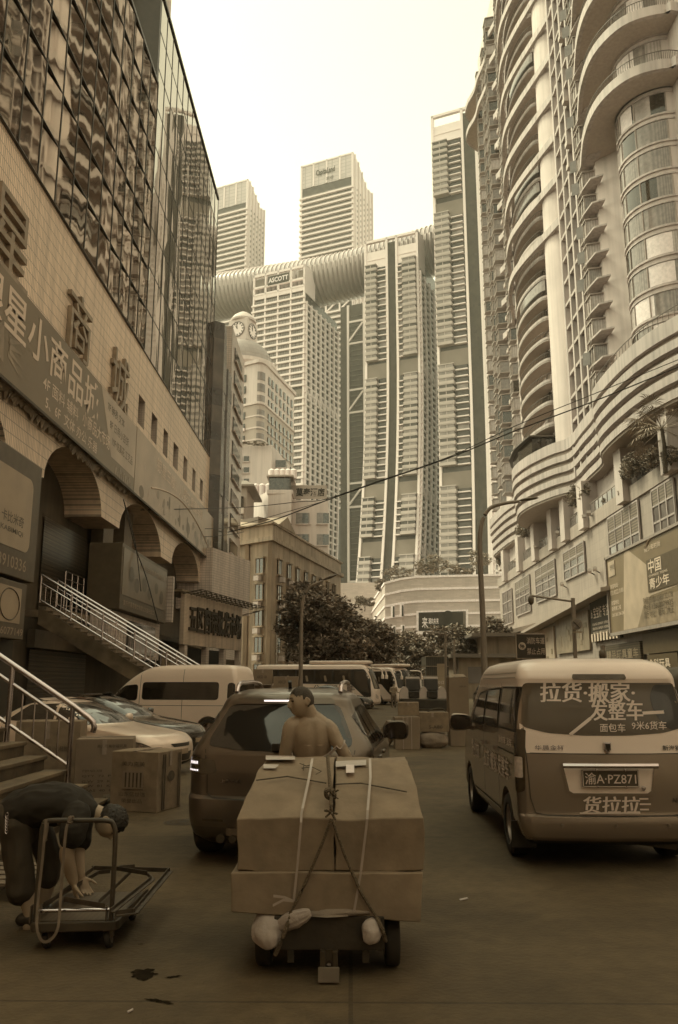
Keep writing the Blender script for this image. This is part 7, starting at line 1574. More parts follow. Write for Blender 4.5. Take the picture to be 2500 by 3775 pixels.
def sackm(lumps): 
    mb = MB()
    for c, r, sd_, am in lumps: q = lump(c, r, sd_, am, 3.5); mb.add(q.v, q.f)
    return mb
def pleats(c0, c1, r0, n, seed):
    """gathered cloth neck: rings with folded outline that narrow to a tie"""
    rn = random.Random(seed); c0, c1 = V(c0), V(c1); mb = MB(); rings = []
    ph = [rn.uniform(0, 6) for _ in range(3)]
    for i in range(15):
        t = i / 14; c = c0 + (c1 - c0) * t; rr = r0 * (math.sin(PI * min(1, .12 + t * .80)) ** .8); ring = []
        ax_ = (c1 - c0).normalized(); u = ax_.cross(V((0, 1, 0))).normalized(); v = V((0, 1, 0)) * .7
        for j in range(48): a = 2 * PI * j / 48; q_ = c + (u * math.cos(a) + v * math.sin(a)) * rr; k = 1 + .04 * math.sin(9 * a + ph[0] + 2 * t) * (.2 + t) + .045 * math.sin(13 * a + ph[2] + 4 * t) * t + .20 * noise.noise(q_ * 11 + V((seed, 0, 0))) + .12 * noise.noise(q_ * 27 + V((0, seed, 0))); ring.append(c + (u * math.cos(a) + v * math.sin(a)) * rr * k)
        rings.append(ring)
    mb.loft(rings); return mb
t = thing('white_sack', 'gathered white sack bulging out over the left wheel of the hand cart', 'sack', tuple(at(985, 3440, 4.93))); pleats(at(975, 3360, 5.02), at(1000, 3495, 4.93), .095, 9, 1).build('sack', m_bag, t, world=True, smooth=True, ang=80); pleats(at(1020, 3420, 4.96), at(1145, 3362, 4.92), .052, 9, 4).build('knotted_end', m_bag, t, world=True, smooth=True, ang=80)
t = thing('white_sack', 'small knotted white sack end hanging over the right of the cart tail board', 'sack', tuple(at(1370, 3440, 4.92))); pleats(at(1388, 3392, 4.94), at(1352, 3476, 4.9), .062, 9, 2).build('sack', m_bag, t, world=True, smooth=True, ang=80)
t = thing('grey_sack', 'dull flattened sack squeezed between the bottom carton and the cart bed', 'sack', (-.13, 5.4, .3)); lump((-.13, 5.3, .33), (.42, .36, .035), 8, .1).build('sack', m_sack, t, world=True, smooth=True, ang=80)

# ------------------------------------------------------------------ people : lofted limbs fused into one continuous skin
m_skin = M('tanned_skin', .29, .75, .42, na=.16, ns=7, bump=.12, bs=30, spec=.4); m_skin2 = M('fair_skin', .30, .78, .5, na=.08, ns=6, spec=.4); m_hair = M('black_hair', .018, .9, .6, na=.5, ns=80); m_stub = M('cropped_hair', .04, .85, .7, na=.5, ns=160, bump=.4, bs=200); m_shirt = M('dark_tshirt', .016, .95, .85, na=.15, ns=5, bump=.25, bs=9); m_short = M('dark_shorts', .04, .95, .85, na=.2, ns=5, bump=.25, bs=8); m_trou = M('camo_trousers', .12, .75, .8, na=.6, ns=9)
def el(mb, pts, rad, side, n=20):
    """loft of ellipses through pts; rad = (half width along side, half depth)"""
    pts = [V(p) for p in pts]; rings = []; k = 5; S_ = V(side)
    PP = catmull(pts, k); RR = []
    rr = [V((a, b, 0)) for a, b in rad]; RR = catmull(rr, k)
    def ring(p, t, a, b):
        x = (S_ - t * S_.dot(t)).normalized(); y = t.cross(x); return [p + x * (a * math.cos(2 * PI * i / n)) + y * (b * math.sin(2 * PI * i / n)) for i in range(n)]
    for i, p in enumerate(PP):
        t = (PP[min(i + 1, len(PP) - 1)] - PP[max(i - 1, 0)]).normalized(); rings.append(ring(p, t, RR[i].x, RR[i].y))
    t0 = (PP[0] - PP[1]).normalized(); t1 = (PP[-1] - PP[-2]).normalized(); r0, r1 = min(RR[0].x, RR[0].y), min(RR[-1].x, RR[-1].y)
    pre = [ring(PP[0] + t0 * r0 * h, -t0, RR[0].x * q, RR[0].y * q) for h, q in ((.85, .4), (.5, .8))]; post = [ring(PP[-1] + t1 * r1 * h, t1, RR[-1].x * q, RR[-1].y * q) for h, q in ((.5, .8), (.85, .4))]
    mb.loft(pre + rings + post)
def head_dirs(n=64, m=44): return [[(PI * i / m, 2 * PI * j / n) for j in range(n)] for i in range(m + 1)]
def head(mb, c, fwd, up, s=1., off=0., keep=None):
    c, f = V(c), V(fwd).normalized(); u = V(up); u = (u - f * u.dot(f)).normalized(); r = f.cross(u)
    bumps = [((0, 1, .02), .10, .008), ((0, 1, -.08), .09, .014), ((0, .97, -.2), .085, .019), ((.09, .96, -.22), .06, .006), ((-.09, .96, -.22), .06, .006), ((.27, .92, .20), .15, .007), ((-.27, .92, .20), .15, .007), ((.30, .93, .07), .11, -.012), ((-.30, .93, .07), .11, -.012), ((.55, .75, -.12), .2, .007), ((-.55, .75, -.12), .2, .007),
             ((0, .92, -.40), .12, .006), ((.07, .9, -.385), .06, .004), ((-.07, .9, -.385), .06, .004), ((0, .88, -.50), .07, .005), ((0, .8, -.68), .17, .012), ((.45, .55, -.62), .2, .004), ((-.45, .55, -.62), .2, .004), ((0, .95, .42), .3, -.003), ((0, -.9, .1), .5, .010)]
    rings = []
    for row in head_dirs():
        ring = []
        for th, ph in row:
            d = V((math.sin(th) * math.cos(ph), math.sin(th) * math.sin(ph), math.cos(th)))
            tp = 1 - .20 * max(0, -d.z) ** 1.2; rad = V((d.x * .074 * tp, d.y * .094 * (1 - .12 * max(0, -d.z)), d.z * (.112 if d.z > 0 else .118)))
            k = off
            for b, sg, am in bumps: k += am * math.exp(-(d - V(b).normalized()).length_squared / (2 * sg * sg))
            p = rad + d * k; ring.append(c + (r * p.x + f * p.y + u * p.z) * s)
        rings.append(ring)
    if keep is None: mb.loft(rings, caps=False)
    else:
        n = 64; vs = [p + (p - c).normalized() * off * (.75 * noise.noise((p - c) * 70) + .5 * noise.noise((p - c) * 150)) for q in rings for p in q]; fs = []
        D = head_dirs()
        for i in range(len(rings) - 1):
            for j in range(n):
                th, ph = D[i][j]; d = V((math.sin(th) * math.cos(ph), math.sin(th) * math.sin(ph), math.cos(th)))
                if keep(d + V((.09 * noise.noise(d * 9), .06 * noise.noise(d * 11), .09 * noise.noise(d * 13)))): fs.append((i * n + j, i * n + (j + 1) % n, (i + 1) * n + (j + 1) % n, (i + 1) * n + j))
        mb.add(vs, fs)
    def loc(x, y, z): return c + (r * x + f * y + u * z) * s
    if keep is None:
        for sg in (-1, 1):
            P = [loc(sg * (.079 + .010 * math.sin(PI * i / 9)), -.010 - .017 * math.sin(PI * i / 9 * 1.1), .030 - .062 * i / 9) for i in range(10)]; mb.tube(P, [.005 + .004 * math.sin(PI * i / 9) for i in range(10)], 8)
            q = MB().lathe([(.001, -.006), (.016, -.004), (.021, 0), (.016, .004), (.001, .006)], 14); M4 = Matrix.Translation(loc(sg * .077, -.012, .0)) @ Matrix((tuple(u.to_4d()[:3]) + (0,), tuple(f.to_4d()[:3]) + (0,), tuple(r.to_4d()[:3]) + (0,), (0, 0, 0, 1))).transposed(); M4 = Matrix.Translation(loc(sg * .077, -.012, .0)) @ M4.to_3x3().to_4x4(); q.xf(M4 @ Matrix.Diagonal((1.35, .8, 1, 1))); mb.add(q.v, q.f)
    return loc
def hand(mb, wrist, direc, palm_n, s=1., curl=.5, spread=.16, side=1):
    """palm, four unequal bent fingers and a thumb from the side of the palm"""
    w, d, n = V(wrist), V(direc).normalized(), V(palm_n); n = (n - d * n.dot(d)).normalized(); x = d.cross(n) * side
    el(mb, [w - d * .02 * s, w + d * .02 * s, w + d * .06 * s, w + d * .088 * s], [(.026 * s, .020 * s), (.032 * s, .017 * s), (.039 * s, .015 * s), (.037 * s, .013 * s)], x, 14)
    for i, ln in enumerate((.070, .078, .073, .058)):
        p = w + d * (.088 - .004 * abs(i - 1)) * s + x * ((.029 - .0195 * i) * s); e = (d + x * (spread * (1 - .67 * i) * .6)).normalized(); pts = [p]; a = curl * (.6 + .12 * i)
        for q in (.42, .32, .26): e = (e * math.cos(a) + n * math.sin(a)).normalized(); p = p + e * ln * q * s; pts.append(p)
        el(mb, pts, [(.0095 * s, .0095 * s), (.009 * s, .009 * s), (.0082 * s, .008 * s), (.007 * s, .0065 * s)], x, 10)
    p = w + d * .028 * s + x * .030 * s; e = (d * .75 + x * .75 + n * .2).normalized(); pts = [p]
    for q in (.034, .030, .024): p = p + e * q * s; pts.append(p); e = (e * .9 + d * .3 + n * .22).normalized()
    el(mb, pts, [(.013 * s, .012 * s), (.0115 * s, .011 * s), (.010 * s, .0095 * s), (.008 * s, .0075 * s)], n, 10)
def fuse(mb, name, mat, parent, vox=.006, it=3):
    o = mb.build(name, mat, parent, world=True); m = o.modifiers.new('r', 'REMESH'); m.mode = 'VOXEL'; m.voxel_size = vox; m.use_smooth_shade = True; s_ = o.modifiers.new('s', 'SMOOTH'); s_.factor = .5; s_.iterations = it
    dg = bpy.context.evaluated_depsgraph_get(); me = bpy.data.meshes.new_from_object(o.evaluated_get(dg)); o.modifiers.clear(); old = o.data; o.data = me; bpy.data.meshes.remove(old); me.shade_smooth(); me.name = name
    if not me.materials: me.materials.append(mat)
    return o
def wrinkle(o, amp, fr, stretch=(1, 1, .35)):
    me = o.data
    NS_ = [v.normal.copy() for v in me.vertices]
    for v, nv in zip(me.vertices, NS_):
        p = V((v.co.x * stretch[0], v.co.y * stretch[1], v.co.z * stretch[2])) * fr; q = V((v.co.x + .5 * v.co.z, v.co.y, v.co.z - .6 * v.co.x)) * fr * .8
        v.co += nv * (amp * (1 - 2 * abs(noise.noise(p))) * .6 + amp * .7 * noise.noise(q))
# -- shirtless man pulling the cart
PN = thing('person', 'shirtless man with cropped hair looking back over his left shoulder', 'person', (-.28, 6.3, 0))
mb = MB(); sx = V((1, .12, 0))
el(mb, [(-.27, 6.32, .78), (-.272, 6.31, .90), (-.278, 6.29, 1.02), (-.285, 6.255, 1.16), (-.285, 6.235, 1.255), (-.287, 6.225, 1.315), (-.287, 6.225, 1.36)], [(.135, .10), (.128, .092), (.132, .092), (.152, .102), (.160, .098), (.135, .078), (.065, .055)], sx, 28)
for sg, P in ((-1, [(-.35, 6.235, 1.325), (-.30, 6.23, 1.365)]), (1, [(-.20, 6.235, 1.315), (-.27, 6.23, 1.365)])): el(mb, P, [(.05, .045), (.05, .045)], UY, 16)
el(mb, [(-.288, 6.225, 1.335), (-.305, 6.215, 1.395), (-.335, 6.205, 1.44)], [(.062, .060), (.056, .056), (.056, .058)], sx, 20)      # neck
el(mb, [(-.39, 6.225, 1.315), (-.432, 6.20, 1.285), (-.455, 6.195, 1.20), (-.478, 6.21, 1.09), (-.49, 6.215, 1.03), (-.49, 6.17, .92), (-.47, 6.1, .80)], [(.058, .055), (.060, .060), (.052, .055), (.046, .050), (.040, .043), (.040, .040), (.026, .030)], UX, 18)
el(mb, [(-.185, 6.235, 1.295), (-.145, 6.225, 1.265), (-.10, 6.21, 1.19), (-.05, 6.20, 1.11), (-.025, 6.20, 1.06), (-.01, 6.15, .95), (0, 6.08, .82)], [(.056, .055), (.056, .058), (.050, .052), (.045, .048), (.041, .042), (.040, .038), (.026, .030)], UX, 18)
for x in (-.355, -.21): el(mb, [(x + .03, 6.255, 1.24), (x + .02, 6.225, 1.17), (x + .03, 6.25, 1.1)], [(.05, .018), (.055, .020), (.03, .012)], UX, 14)     # shoulder blades
hand(mb, (-.468, 6.09, .79), (.02, -.35, -.9), (.9, 0, 0), .95, .7); hand(mb, (0, 6.07, .81), (-.02, -.35, -.9), (-.9, 0, 0), .95, .7, side=-1)
for sx_, fx in ((-.345, .10), (-.20, -.12)):
    el(mb, [(sx_, 6.33, .80), (sx_, 6.40 + fx, .44), (sx_, 6.32 + fx, .07)], [(.085, .09), (.055, .06), (.038, .042)], UX, 16); el(mb, [(sx_, 6.29 + fx, .045), (sx_, 6.42 + fx, .04), (sx_, 6.50 + fx, .032)], [(.04, .04), (.045, .038), (.035, .025)], UX, 14)
HC, HF, HU = (-.362, 6.195, 1.468), (-.86, -.50, -.10), (-.06, 0, 1)
loc = head(mb, HC, HF, HU, .98)
bo = fuse(mb, 'body', m_skin, PN, .0052, 2); ip = wmat(PN)
NS_ = [v.normal.copy() for v in bo.data.vertices]
for v, nv in zip(bo.data.vertices, NS_):
    p = ip @ v.co
    if nv.y < -.1 and .95 < p.z < 1.33:
        sp = -.262 + .02 * (p.z - 1.2); d_ = p.x - sp
        ww = min(1, (p.z - .95) / .12, (1.33 - p.z) / .06); y_0 = v.co.y
        v.co.y += .009 * math.exp(-(d_ / .026) ** 2) - .006 * math.exp(-((abs(d_) - .045) / .025) ** 2) * (1 if p.z < 1.16 else .3)
        for cx_, cz_ in ((-.345, 1.19), (-.20, 1.18)):
            e_ = V((p.x - cx_, p.z - cz_)); v.co.y -= .008 * math.exp(-(e_.length / .05) ** 2)
        v.co.y = y_0 + (v.co.y - y_0) * ww
        v.co.y += ww * .006 * math.exp(-((p.x + .395) / .012) ** 2 - ((p.z - 1.17) / .07) ** 2)
hb_ = MB(); head(hb_, HC, HF, HU, .985, .0015, lambda d: (d.z > .50 - .10 * d.y and d.y < .93) and not (d.y > .70 and d.z < .60) or (d.y < -.02 and d.z > -.30 - .35 * d.y * 0 and abs(d.x) < .99) or (d.y < .22 and d.z > .22)); hb_.build('hair', m_stub, PN, world=True, smooth=True)
for sg in (-1, 1):
    MB().tube([loc(sg * .017, .087, .013), loc(sg * .027, .0875, .0125), loc(sg * .038, .0815, .012), loc(sg * .044, .0765, .012)], [.003, .0046, .0042, .002], 8).build('eye', m_hair, PN, world=True, smooth=True)
    MB().tube([loc(sg * .014, .0985, .031), loc(sg * .028, .0975, .036), loc(sg * .044, .0865, .034)], [.002, .0034, .0018], 6).build('eyebrow', m_hair, PN, world=True, smooth=True)
MB().tube([loc(-.022, .088, -.053), loc(-.008, .0965, -.051), loc(.008, .0965, -.051), loc(.022, .088, -.053)], [.0016, .003, .003, .0016], 6).build('mouth_line', M('lip_dark', .04, .95, .6), PN, world=True, smooth=True)
tb = MB()
el(tb, [(-.27, 6.32, .72), (-.27, 6.32, .84), (-.272, 6.31, .93)], [(.15, .115), (.15, .112), (.145, .108)], sx, 24)
for sx_, fx in ((-.345, .10), (-.20, -.12)): el(tb, [(sx_, 6.33, .80), (sx_, 6.40 + fx, .44), (sx_, 6.32 + fx, .12)], [(.10, .105), (.075, .08), (.062, .066)], UX, 16)
wrinkle(fuse(tb, 'trousers', m_short, PN, .009, 2), .01, 12)
st_ = MB(); P = catmull([(-.10, 6.14, 1.155), (-.07, 6.142, 1.135), (-.045, 6.15, 1.165), (-.04, 6.19, 1.19)], 4); st_.tube(P, .006, 6); P = catmull([(-.10, 6.145, 1.15), (-.17, 6.15, 1.09), (-.26, 6.16, 1.06)], 5); st_.tube(P, .006, 6); st_.tube([p + V((0, .004, -.014)) for p in P], .006, 6); tag(st_.build('pull_strap', m_strap, base=True), 'narrow pull strap hooked round the elbow of the shirtless man', 'strap')
# -- man bending over the platform trolley
def Zp(x, y, Y): return at(x * .4464, 2850 + y * .4464, Y)
PB = thing('person', 'man in dark tee shirt and long shorts bending down over the platform trolley', 'person', (-2.15, 5.9, 0))
mb = MB(); ym = 5.93; yn, yf = 5.79, 6.08
el(mb, [Zp(120, 400, ym), Zp(190, 320, ym), Zp(340, 265, ym), Zp(520, 265, ym), Zp(660, 300, ym), Zp(730, 330, ym)], [(.14, .13), (.145, .135), (.15, .135), (.16, .13), (.15, .105), (.08, .07)], UY, 28)
el(mb, [Zp(700, 320, ym), Zp(790, 330, ym), Zp(860, 370, ym)], [(.06, .062), (.055, .058), (.055, .06)], UY, 18)
el(mb, [Zp(640, 340, yn), Zp(600, 480, yn - .05), Zp(556, 640, yn - .05), Zp(560, 720, yn - .04), Zp(590, 840, yn), Zp(608, 900, yn + .01)], [(.055, .06), (.052, .055), (.047, .050), (.045, .047), (.037, .040), (.028, .031)], UY, 18)
el(mb, [Zp(680, 350, yf), Zp(670, 500, yf + .04), Zp(650, 640, yf + .04), Zp(655, 760, yf), Zp(668, 850, yf - .02)], [(.055, .06), (.05, .052), (.042, .046), (.036, .040), (.027, .030)], UY, 18)
hand(mb, Zp(608, 905, yn + .01), (.14, .05, -.6), (.75, .5, .0), .95, .32, side=1); hand(mb, Zp(670, 855, yf - .02), (.3, -.1, -.6), (.5, -.7, .1), .95, .5, side=-1)
el(mb, [Zp(130, 420, yn + .07), Zp(150, 640, yn + .06), Zp(170, 860, yn + .06), Zp(215, 1010, yn + .06), Zp(245, 1160, yn + .06), Zp(238, 1270, yn + .06)], [(.08, .075), (.072, .068), (.06, .06), (.052, .06), (.038, .04), (.035, .04)], UY, 18)
el(mb, [Zp(300, 440, yf), Zp(390, 640, yf + .02), Zp(400, 820, yf + .02), Zp(385, 940, yf + .02), Zp(350, 1080, yf + .02), Zp(330, 1170, yf + .02)], [(.078, .075), (.068, .062), (.055, .052), (.055, .055), (.038, .042), (.036, .04)], UY, 18)
HC2 = Zp(915, 400, ym); loc2 = head(mb, HC2, (.30, -.22, -.95), (.93, -.1, .30), .98)
fuse(mb, 'body', m_skin2, PB, .006, 2)
hb_ = MB(); head(hb_, HC2, (.30, -.22, -.95), (.93, -.1, .30), .99, .012, lambda d: (d.z > .46 and d.y < .85) or (d.y < -.22 and d.z > -.40) or (d.y < .05 and d.z > .22)); hb_.build('hair', m_hair, PB, world=True, smooth=True)
for sg in (-1, 1): MB().tube([loc2(sg * .017, .087, .013), loc2(sg * .032, .086, .012), loc2(sg * .044, .0765, .012)], [.003, .0045, .002], 6).build('eye', m_hair, PB, world=True, smooth=True)
sb = MB()
el(sb, [Zp(40, 370, ym), Zp(110, 335, ym), Zp(200, 300, ym), Zp(340, 262, ym), Zp(520, 258, ym), Zp(660, 290, ym), Zp(735, 318, ym)], [(.13, .10), (.155, .125), (.165, .14), (.17, .142), (.17, .138), (.155, .115), (.09, .075)], UY, 30)
el(sb, [Zp(640, 330, yn), Zp(615, 430, yn - .05), Zp(596, 530, yn - .06)], [(.08, .085), (.078, .085), (.075, .085)], UY, 20); el(sb, [Zp(680, 340, yf), Zp(672, 450, yf + .05), Zp(668, 560, yf + .06)], [(.08, .085), (.076, .08), (.07, .078)], UY, 20)
wrinkle(fuse(sb, 'tee_shirt', m_shirt, PB, .008, 2), .012, 14, (.6, 1, 1))
sb = MB(); el(sb, [Zp(80, 330, ym), Zp(120, 400, ym), Zp(160, 480, ym)], [(.16, .12), (.165, .135), (.16, .125)], UY, 24)
el(sb, [Zp(130, 430, yn + .07), Zp(145, 640, yn + .06), Zp(165, 820, yn + .06), Zp(178, 985, yn + .06)], [(.11, .105), (.10, .095), (.092, .088), (.090, .092)], UY, 20); el(sb, [Zp(280, 430, yf), Zp(380, 620, yf + .02), Zp(402, 760, yf + .02), Zp(400, 880, yf + .02)], [(.11, .11), (.095, .085), (.08, .07), (.075, .07)], UY, 20)
wrinkle(fuse(sb, 'shorts', m_short, PB, .008, 2), .013, 13)
for x, y, Y in ((225, 1305, yn + .06), (330, 1200, yf + .02)):
    p = Zp(x, y, Y); p.z = .035; s_ = MB(); el(s_, [p + V((-.05, 0, .02)), p + V((.02, 0, .025)), p + V((.12, -.01, .0)), p + V((.17, -.015, -.005))], [(.035, .04), (.042, .045), (.042, .03), (.03, .02)], UY, 16); s_.build('shoe', m_trim, PB, world=True, smooth=True)
kc = MB()
for k in range(6): p = Zp(58 - k * 2, 350 + k * 26, yn - .15); kc.tube([p + V((.011 * math.cos(2 * PI * i / 8), .003 * k % 2, .018 * math.sin(2 * PI * i / 8))) for i in range(9)], .003, 5)
kc.build('key_chain', m_chrome, PB, world=True, smooth=True)
# -- woman far behind
PW = thing('person', 'small standing figure in pale top and camouflage trousers left of the open bins', 'person', (3.0, 55, 0)); fx, fy = 2.88, 55.0
mb = MB(); el(mb, [(fx, fy, .8), (fx, fy, 1.05), (fx, fy, 1.3), (fx, fy, 1.4)], [(.15, .11), (.13, .1), (.17, .11), (.06, .06)], UX, 16)
for sg in (-1, 1): el(mb, [(fx + sg * .09, fy, .82), (fx + sg * .1, fy, .45), (fx + sg * .1, fy, .06)], [(.09, .09), (.06, .06), (.04, .045)], UX, 12); el(mb, [(fx + sg * .17, fy, 1.33), (fx + sg * .22, fy - .03, 1.08), (fx + .25 + sg * .14, fy - .15, 1.0)], [(.05, .05), (.042, .042), (.03, .03)], UX, 12); hand(mb, (fx + .25 + sg * .14, fy - .15, 1.0), (.9, -.3, -.1), (0, 0, -1), .95, .5)
head(mb, (fx + .02, fy, 1.53), (.8, -.5, -.1), (0, 0, 1), .95); fuse(mb, 'body', m_skin2, PW, .011, 1)
hb_ = MB(); head(hb_, (fx + .02, fy, 1.53), (.8, -.5, -.1), (0, 0, 1), .97, .012, lambda d: d.z > .45 or (d.y < .1 and d.z > -.4)); hb_.build('hair', m_hair, PW, world=True, smooth=True)
sb = MB(); el(sb, [(fx, fy, .82), (fx, fy, 1.05), (fx, fy, 1.3), (fx, fy, 1.36)], [(.17, .13), (.155, .12), (.185, .125), (.1, .09)], UX, 16)
for sg in (-1, 1): el(sb, [(fx + sg * .17, fy, 1.33), (fx + sg * .21, fy - .02, 1.16)], [(.062, .062), (.058, .058)], UX, 12)
fuse(sb, 'top', m_letter, PW, .014, 1); sb = MB()
for sg in (-1, 1): el(sb, [(fx + sg * .08, fy, .86), (fx + sg * .1, fy, .45), (fx + sg * .1, fy, .1)], [(.11, .11), (.078, .078), (.06, .06)], UX, 12)
fuse(sb, 'trousers', m_trou, PW, .014, 1)

# ------------------------------------------------------------------ platform trolley
m_tro = M('trolley_blue_grey', .05, .85, .45, na=.2, ns=7); m_tdeck = M('trolley_deck', .085, .85, .55, na=.15, ns=6, wave=dict(ax='x,y', s=9, d=.8))
TRL = thing('platform_trolley', 'platform trolley with a folded steel frame lying on its deck and a bent tube handle', 'trolley', (-1.75, 5.75, 0))
def Zg(x, y, z): return onZ(x * .4464, 2850 + y * .4464, z)
zd = .165; fl, fr_, br, bl = Zg(235, 1240, zd), Zg(975, 1225, zd), Zg(1195, 975, zd), Zg(600, 960, zd)
bl = fl + (br - fr_)
mb = MB(); 
def rpoly(P, r, n=5):
    out = []
    for i in range(len(P)):
        a, b, c = P[i - 1], P[i], P[(i + 1) % len(P)]; p, q = b + (a - b).normalized() * r, b + (c - b).normalized() * r; out += [p * (1 - t) ** 2 + b * 2 * t * (1 - t) + q * t * t for t in [k / n for k in range(n + 1)]]
    return out
dp = rpoly([fl, fr_, br, bl], .05); cen = (fl + fr_ + br + bl) / 4
mb.prism([p - UZ * .055 for p in dp], (0, 0, .055)); mb.build('deck', m_tro, TRL, world=True, bevel=.006); mb = MB(); mb.prism([cen + (p - cen) * .93 + UZ * .0005 for p in dp], (0, 0, .004)); mb.build('deck_mat', m_tdeck, TRL, world=True)
for f_ in (.16, .80): p = fl + (fr_ - fl) * f_ + (br - fr_).normalized() * .10; 
for p, rr in ((fl + (fr_ - fl) * .17 + (br - fr_).normalized() * .08, .05), (fl + (fr_ - fl) * .88 + (br - fr_).normalized() * .06, .052), (br + (bl - br) * .12 - (br - fr_).normalized() * .08, .05), (bl + (br - bl) * .15 - (br - fr_).normalized() * .08, .05)):
    Mx = Matrix.Translation((p.x, p.y, rr)) @ Matrix.Rotation(R(78), 4, 'Y'); o = MB().lathe([(rr * .3, -.017), (rr * .9, -.017), (rr, -.010), (rr, .010), (rr * .9, .017), (rr * .3, .017)], 22, Mx).build('caster', m_tyre, TRL, world=True, smooth=True); MB().lathe([(rr * .6, -.019), (rr * .55, .019), (.002, .02)], 16, Mx).build('hub', m_steel, o, world=True, smooth=True)
    MB().box(p.x - .028, p.x + .028, p.y - .02, p.y + .02, rr * 1.25, .112).build('caster_fork', m_steel, TRL, world=True)
hl, hr = fl + (fr_ - fl) * .055 + (br - fr_).normalized() * .035, fl + (fr_ - fl) * .905 + (br - fr_).normalized() * .035
ht = Zp(275, 395, hl.y).z; ht2 = Zp(900, 395, hr.y).z; dx = (hr - hl)
P = [hl + UZ * .0, hl + UZ * (ht - .12 - hl.z), hl + UZ * (ht - .03 - hl.z) + dx * .015, hl + UZ * (ht - hl.z) + dx * .09, hl + UZ * (ht - hl.z) + dx * .5, hl + UZ * (ht - hl.z - .002) + dx * .86, hr + UZ * (ht - .03 - hr.z) - dx * .015 - dx * .02, hr + UZ * (ht - .14 - hr.z) - dx * .0, hr]
MB().tube(catmull(P, 6), .0155, 12).build('handle', m_tro, TRL, world=True, smooth=True)
MB().tube([hl + V((0, -.0, .06)), hr + V((0, 0, .06))], .011, 10).build('hinge_rod', m_chrome, TRL, world=True, smooth=True)
for h_ in (hl, hr):
    for e in (-.028, .028): MB().obox(h_ + dx.normalized() * e + UZ * .045, dx.normalized() * .003, V((0, .022, 0)), (0, 0, .05)).build('hinge_plate', m_steel, TRL, world=True, bevel=.002)
m_iron = M('angle_iron', .06, .8, .5, metal=.3, na=.3, ns=9)
FRM = thing('folding_rack', 'flat angle iron frame with a diagonal bar lying on the platform trolley', 'rack', tuple(Zg(900, 1000, .2)))
def bars(pts, z, w, name, loop=False):
    P = [Zg(x, y, z) for x, y in pts]; mb = MB()
    for a, b in zip(P, P[1:] + (P[:1] if loop else [])):
        mb.bar(a, b, w, w * .25); d = (b - a).normalized(); s_ = d.cross(UZ); mb.bar(a + s_ * w * .5 + UZ * w * .4, b + s_ * w * .5 + UZ * w * .4, w * .2, w)
    mb.build(name, m_iron, FRM, world=True)
bars([(325, 1130), (765, 792), (1410, 812), (1120, 1160), (960, 1178)], .22, .030, 'outer_frame'); bars([(345, 1100), (800, 832), (905, 820)], .24, .026, 'inner_rail'); bars([(960, 795), (1228, 838)], .26, .03, 'end_bar'); bars([(1228, 838), (1265, 880), (930, 1150)], .25, .026, 'inner_rail'); bars([(800, 1075), (1065, 830)], .21, .026, 'diagonal_bar'); bars([(545, 1052), (880, 1112)], .27, .03, 'cross_bar'); bars([(1020, 1160), (1205, 985)], .20, .026, 'short_rail'); bars([(975, 790), (1110, 778)], .25, .026, 'top_bar')
m_web = M('webbing', .16, .7, .8, na=.2, ns=15)
WB_ = thing('webbing_strap', 'long webbing strap looped over the trolley handle and hanging in a U', 'strap', (-2.0, 5.6, .05)); yb = min(hl.y, hr.y) - .03
def web(pts):
    P = catmull([Zp(x, y, yb - k) for x, y, k in pts], 5); mb = MB(); 
    for i in range(len(P) - 1):
        a, b = P[i], P[i + 1]; d = (b - a).normalized(); s_ = V((-d.z, 0, d.x)) * .009
        mb.quad(a - s_, a + s_, b + s_, b - s_)
    return mb
q = web([(382, 378, 0), (372, 480, .01), (350, 720, .01), (322, 980, .01), (306, 1180, .03), (308, 1290, .05), (335, 1370, .05), (380, 1395, .05), (440, 1355, .05), (478, 1280, .05), (490, 1180, .03), (505, 980, .01), (525, 700, .01), (545, 480, .01), (565, 400, 0)]); q.build('strap', m_web, WB_, world=True)
kn = MB(); c = Zp(583, 385, yb); 
for k in range(3): kn.tube([c + V((.017 * math.cos(2 * PI * i / 10), .006 * math.sin(2 * PI * i / 10 + k * 2), .018 * math.sin(2 * PI * i / 10 + k))) for i in range(11)], .007, 6)
kn.build('knot', m_web, WB_, world=True, smooth=True)
q = web([(395, 400, -.02), (388, 470, -.02), (378, 540, -.02), (385, 560, -.02)]); q.build('loose_end', m_web, WB_, world=True)
# pallet at the left edge
PL = thing('wooden_pallet', 'pale wooden slatted pallet lying flat at the left edge behind the bending man', 'pallet', (-2.75, 6.9, 0)); m_wood = M('pallet_wood', .14, .75, .7, na=.25, ns=6)
for k in range(5): MB().box(-3.2, -2.42, 6.55 + .16 * k, 6.66 + .16 * k, .10, .125).build('slat', m_wood, PL, world=True, bevel=.003)
for x in (-3.1, -2.8, -2.48): MB().box(x - .04, x + .04, 6.55, 7.3, .0, .098).build('bearer', m_wood, PL, world=True, bevel=.003)
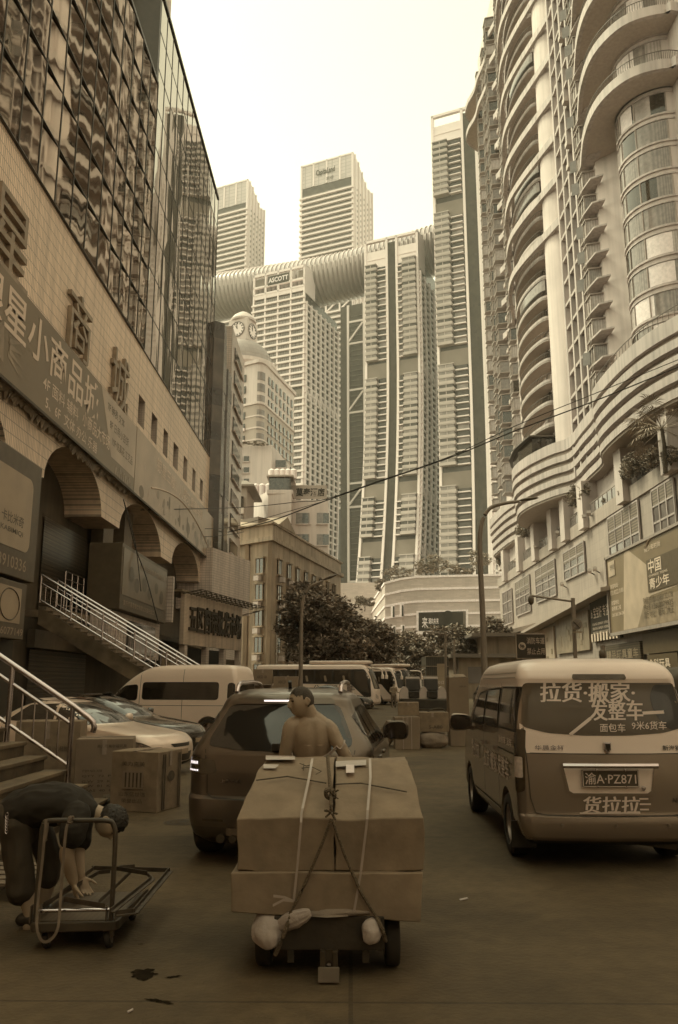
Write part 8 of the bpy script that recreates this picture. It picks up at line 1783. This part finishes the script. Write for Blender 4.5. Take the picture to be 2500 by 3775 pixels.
# ------------------------------------------------------------------ open waste bins on a skid
WS = thing('bin_skid', 'row of open white bins with raised dark lids on a dark steel skid', 'waste bins', (4.5, 51, 0)); m_bin = M('bin_white', .5, .4, .4, na=.1, ns=2)
MB().prism([(3.05, 50.2, .12), (5.95, 50.2, .12), (5.95, 50.2, .60), (3.05, 50.2, .72)], (0, 1.6, 0)).build('tub', M('skid_dark', .03, .9, .6, na=.3, ns=3), WS, world=True, bevel=.02)
MB().box(2.95, 6.05, 50.05, 51.9, .0, .11).build('base', m_rust, WS, world=True)
for x in (3.2, 4.35, 5.45):
    mb = MB(); mb.prism([(x + .30 * math.cos(PI * i / 12) + .12, 50.5, .70 + .72 * math.sin(PI * i / 12)) for i in range(13)], (0, .9, 0)); mb.build('hopper', m_bin, WS, world=True, smooth=True)
for x in (3.75, 4.85): o = MB().obox((x + .12, 51.0, 1.52), (.42, 0, 0), (0, .05, .34), (0, .05, -.02)); o.build('raised_lid', m_trim, WS, world=True, bevel=.03); MB().box(x - .33, x + .57, 51.2, 51.4, .7, 2.0).build('lid_back', m_bin, WS, world=True, bevel=.04); MB().box(x - .2, x + .45, 50.4, 51.1, .75, 1.15).build('dark_opening', m_trim, WS, world=True, bevel=.03)
# small tarp truck at the right edge
TK = thing('tarp_truck', 'small parked truck with a tarpaulin load, cut by the right edge behind the van', 'truck', (9.8, 24, 0), R(1)); 
MB().box(-.8, .8, -1.4, 1.6, .55, 1.0).build('bed', M('truck_grey', .12, .8, .5), TK, bevel=.03); lump((0, .1, 1.45), (.86, 1.5, .62), 4, .12).build('tarpaulin', M('tarpaulin', .045, .9, .7, na=.2), TK, smooth=True, ang=80)
MB().box(-.75, .75, 1.7, 2.9, .4, 1.8).build('cab', m_signp, TK, bevel=.12, seg=3); MB().box(-.76, -.752, 1.95, 2.6, 1.15, 1.65).build('side_window', m_tint, TK)
mirror(TK, (-1.0, 2.6, 1.5), -1, m_trim, 1.3)
for x in (-.68, .68):
    for y in (-.7, 2.2): wheel(TK, x, y, .32, .2, 6, 1 if x > 0 else -1)
# ------------------------------------------------------------------ hazy air
m_haze = bpy.data.materials.new('haze'); m_haze.use_nodes = True; nh = m_haze.node_tree; nh.nodes.clear()
pv = nh.nodes.new('ShaderNodeVolumePrincipled'); oh = nh.nodes.new('ShaderNodeOutputMaterial'); nh.links.new(pv.outputs[0], oh.inputs['Volume'])
pv.inputs['Color'].default_value = (.95, .935, .84, 1); pv.inputs['Density'].default_value = .0002; pv.inputs['Anisotropy'].default_value = .2
hz = MB().box(-260, 260, -100, 660, -1, 420); tag(hz.build('haze', m_haze), kind='stuff')
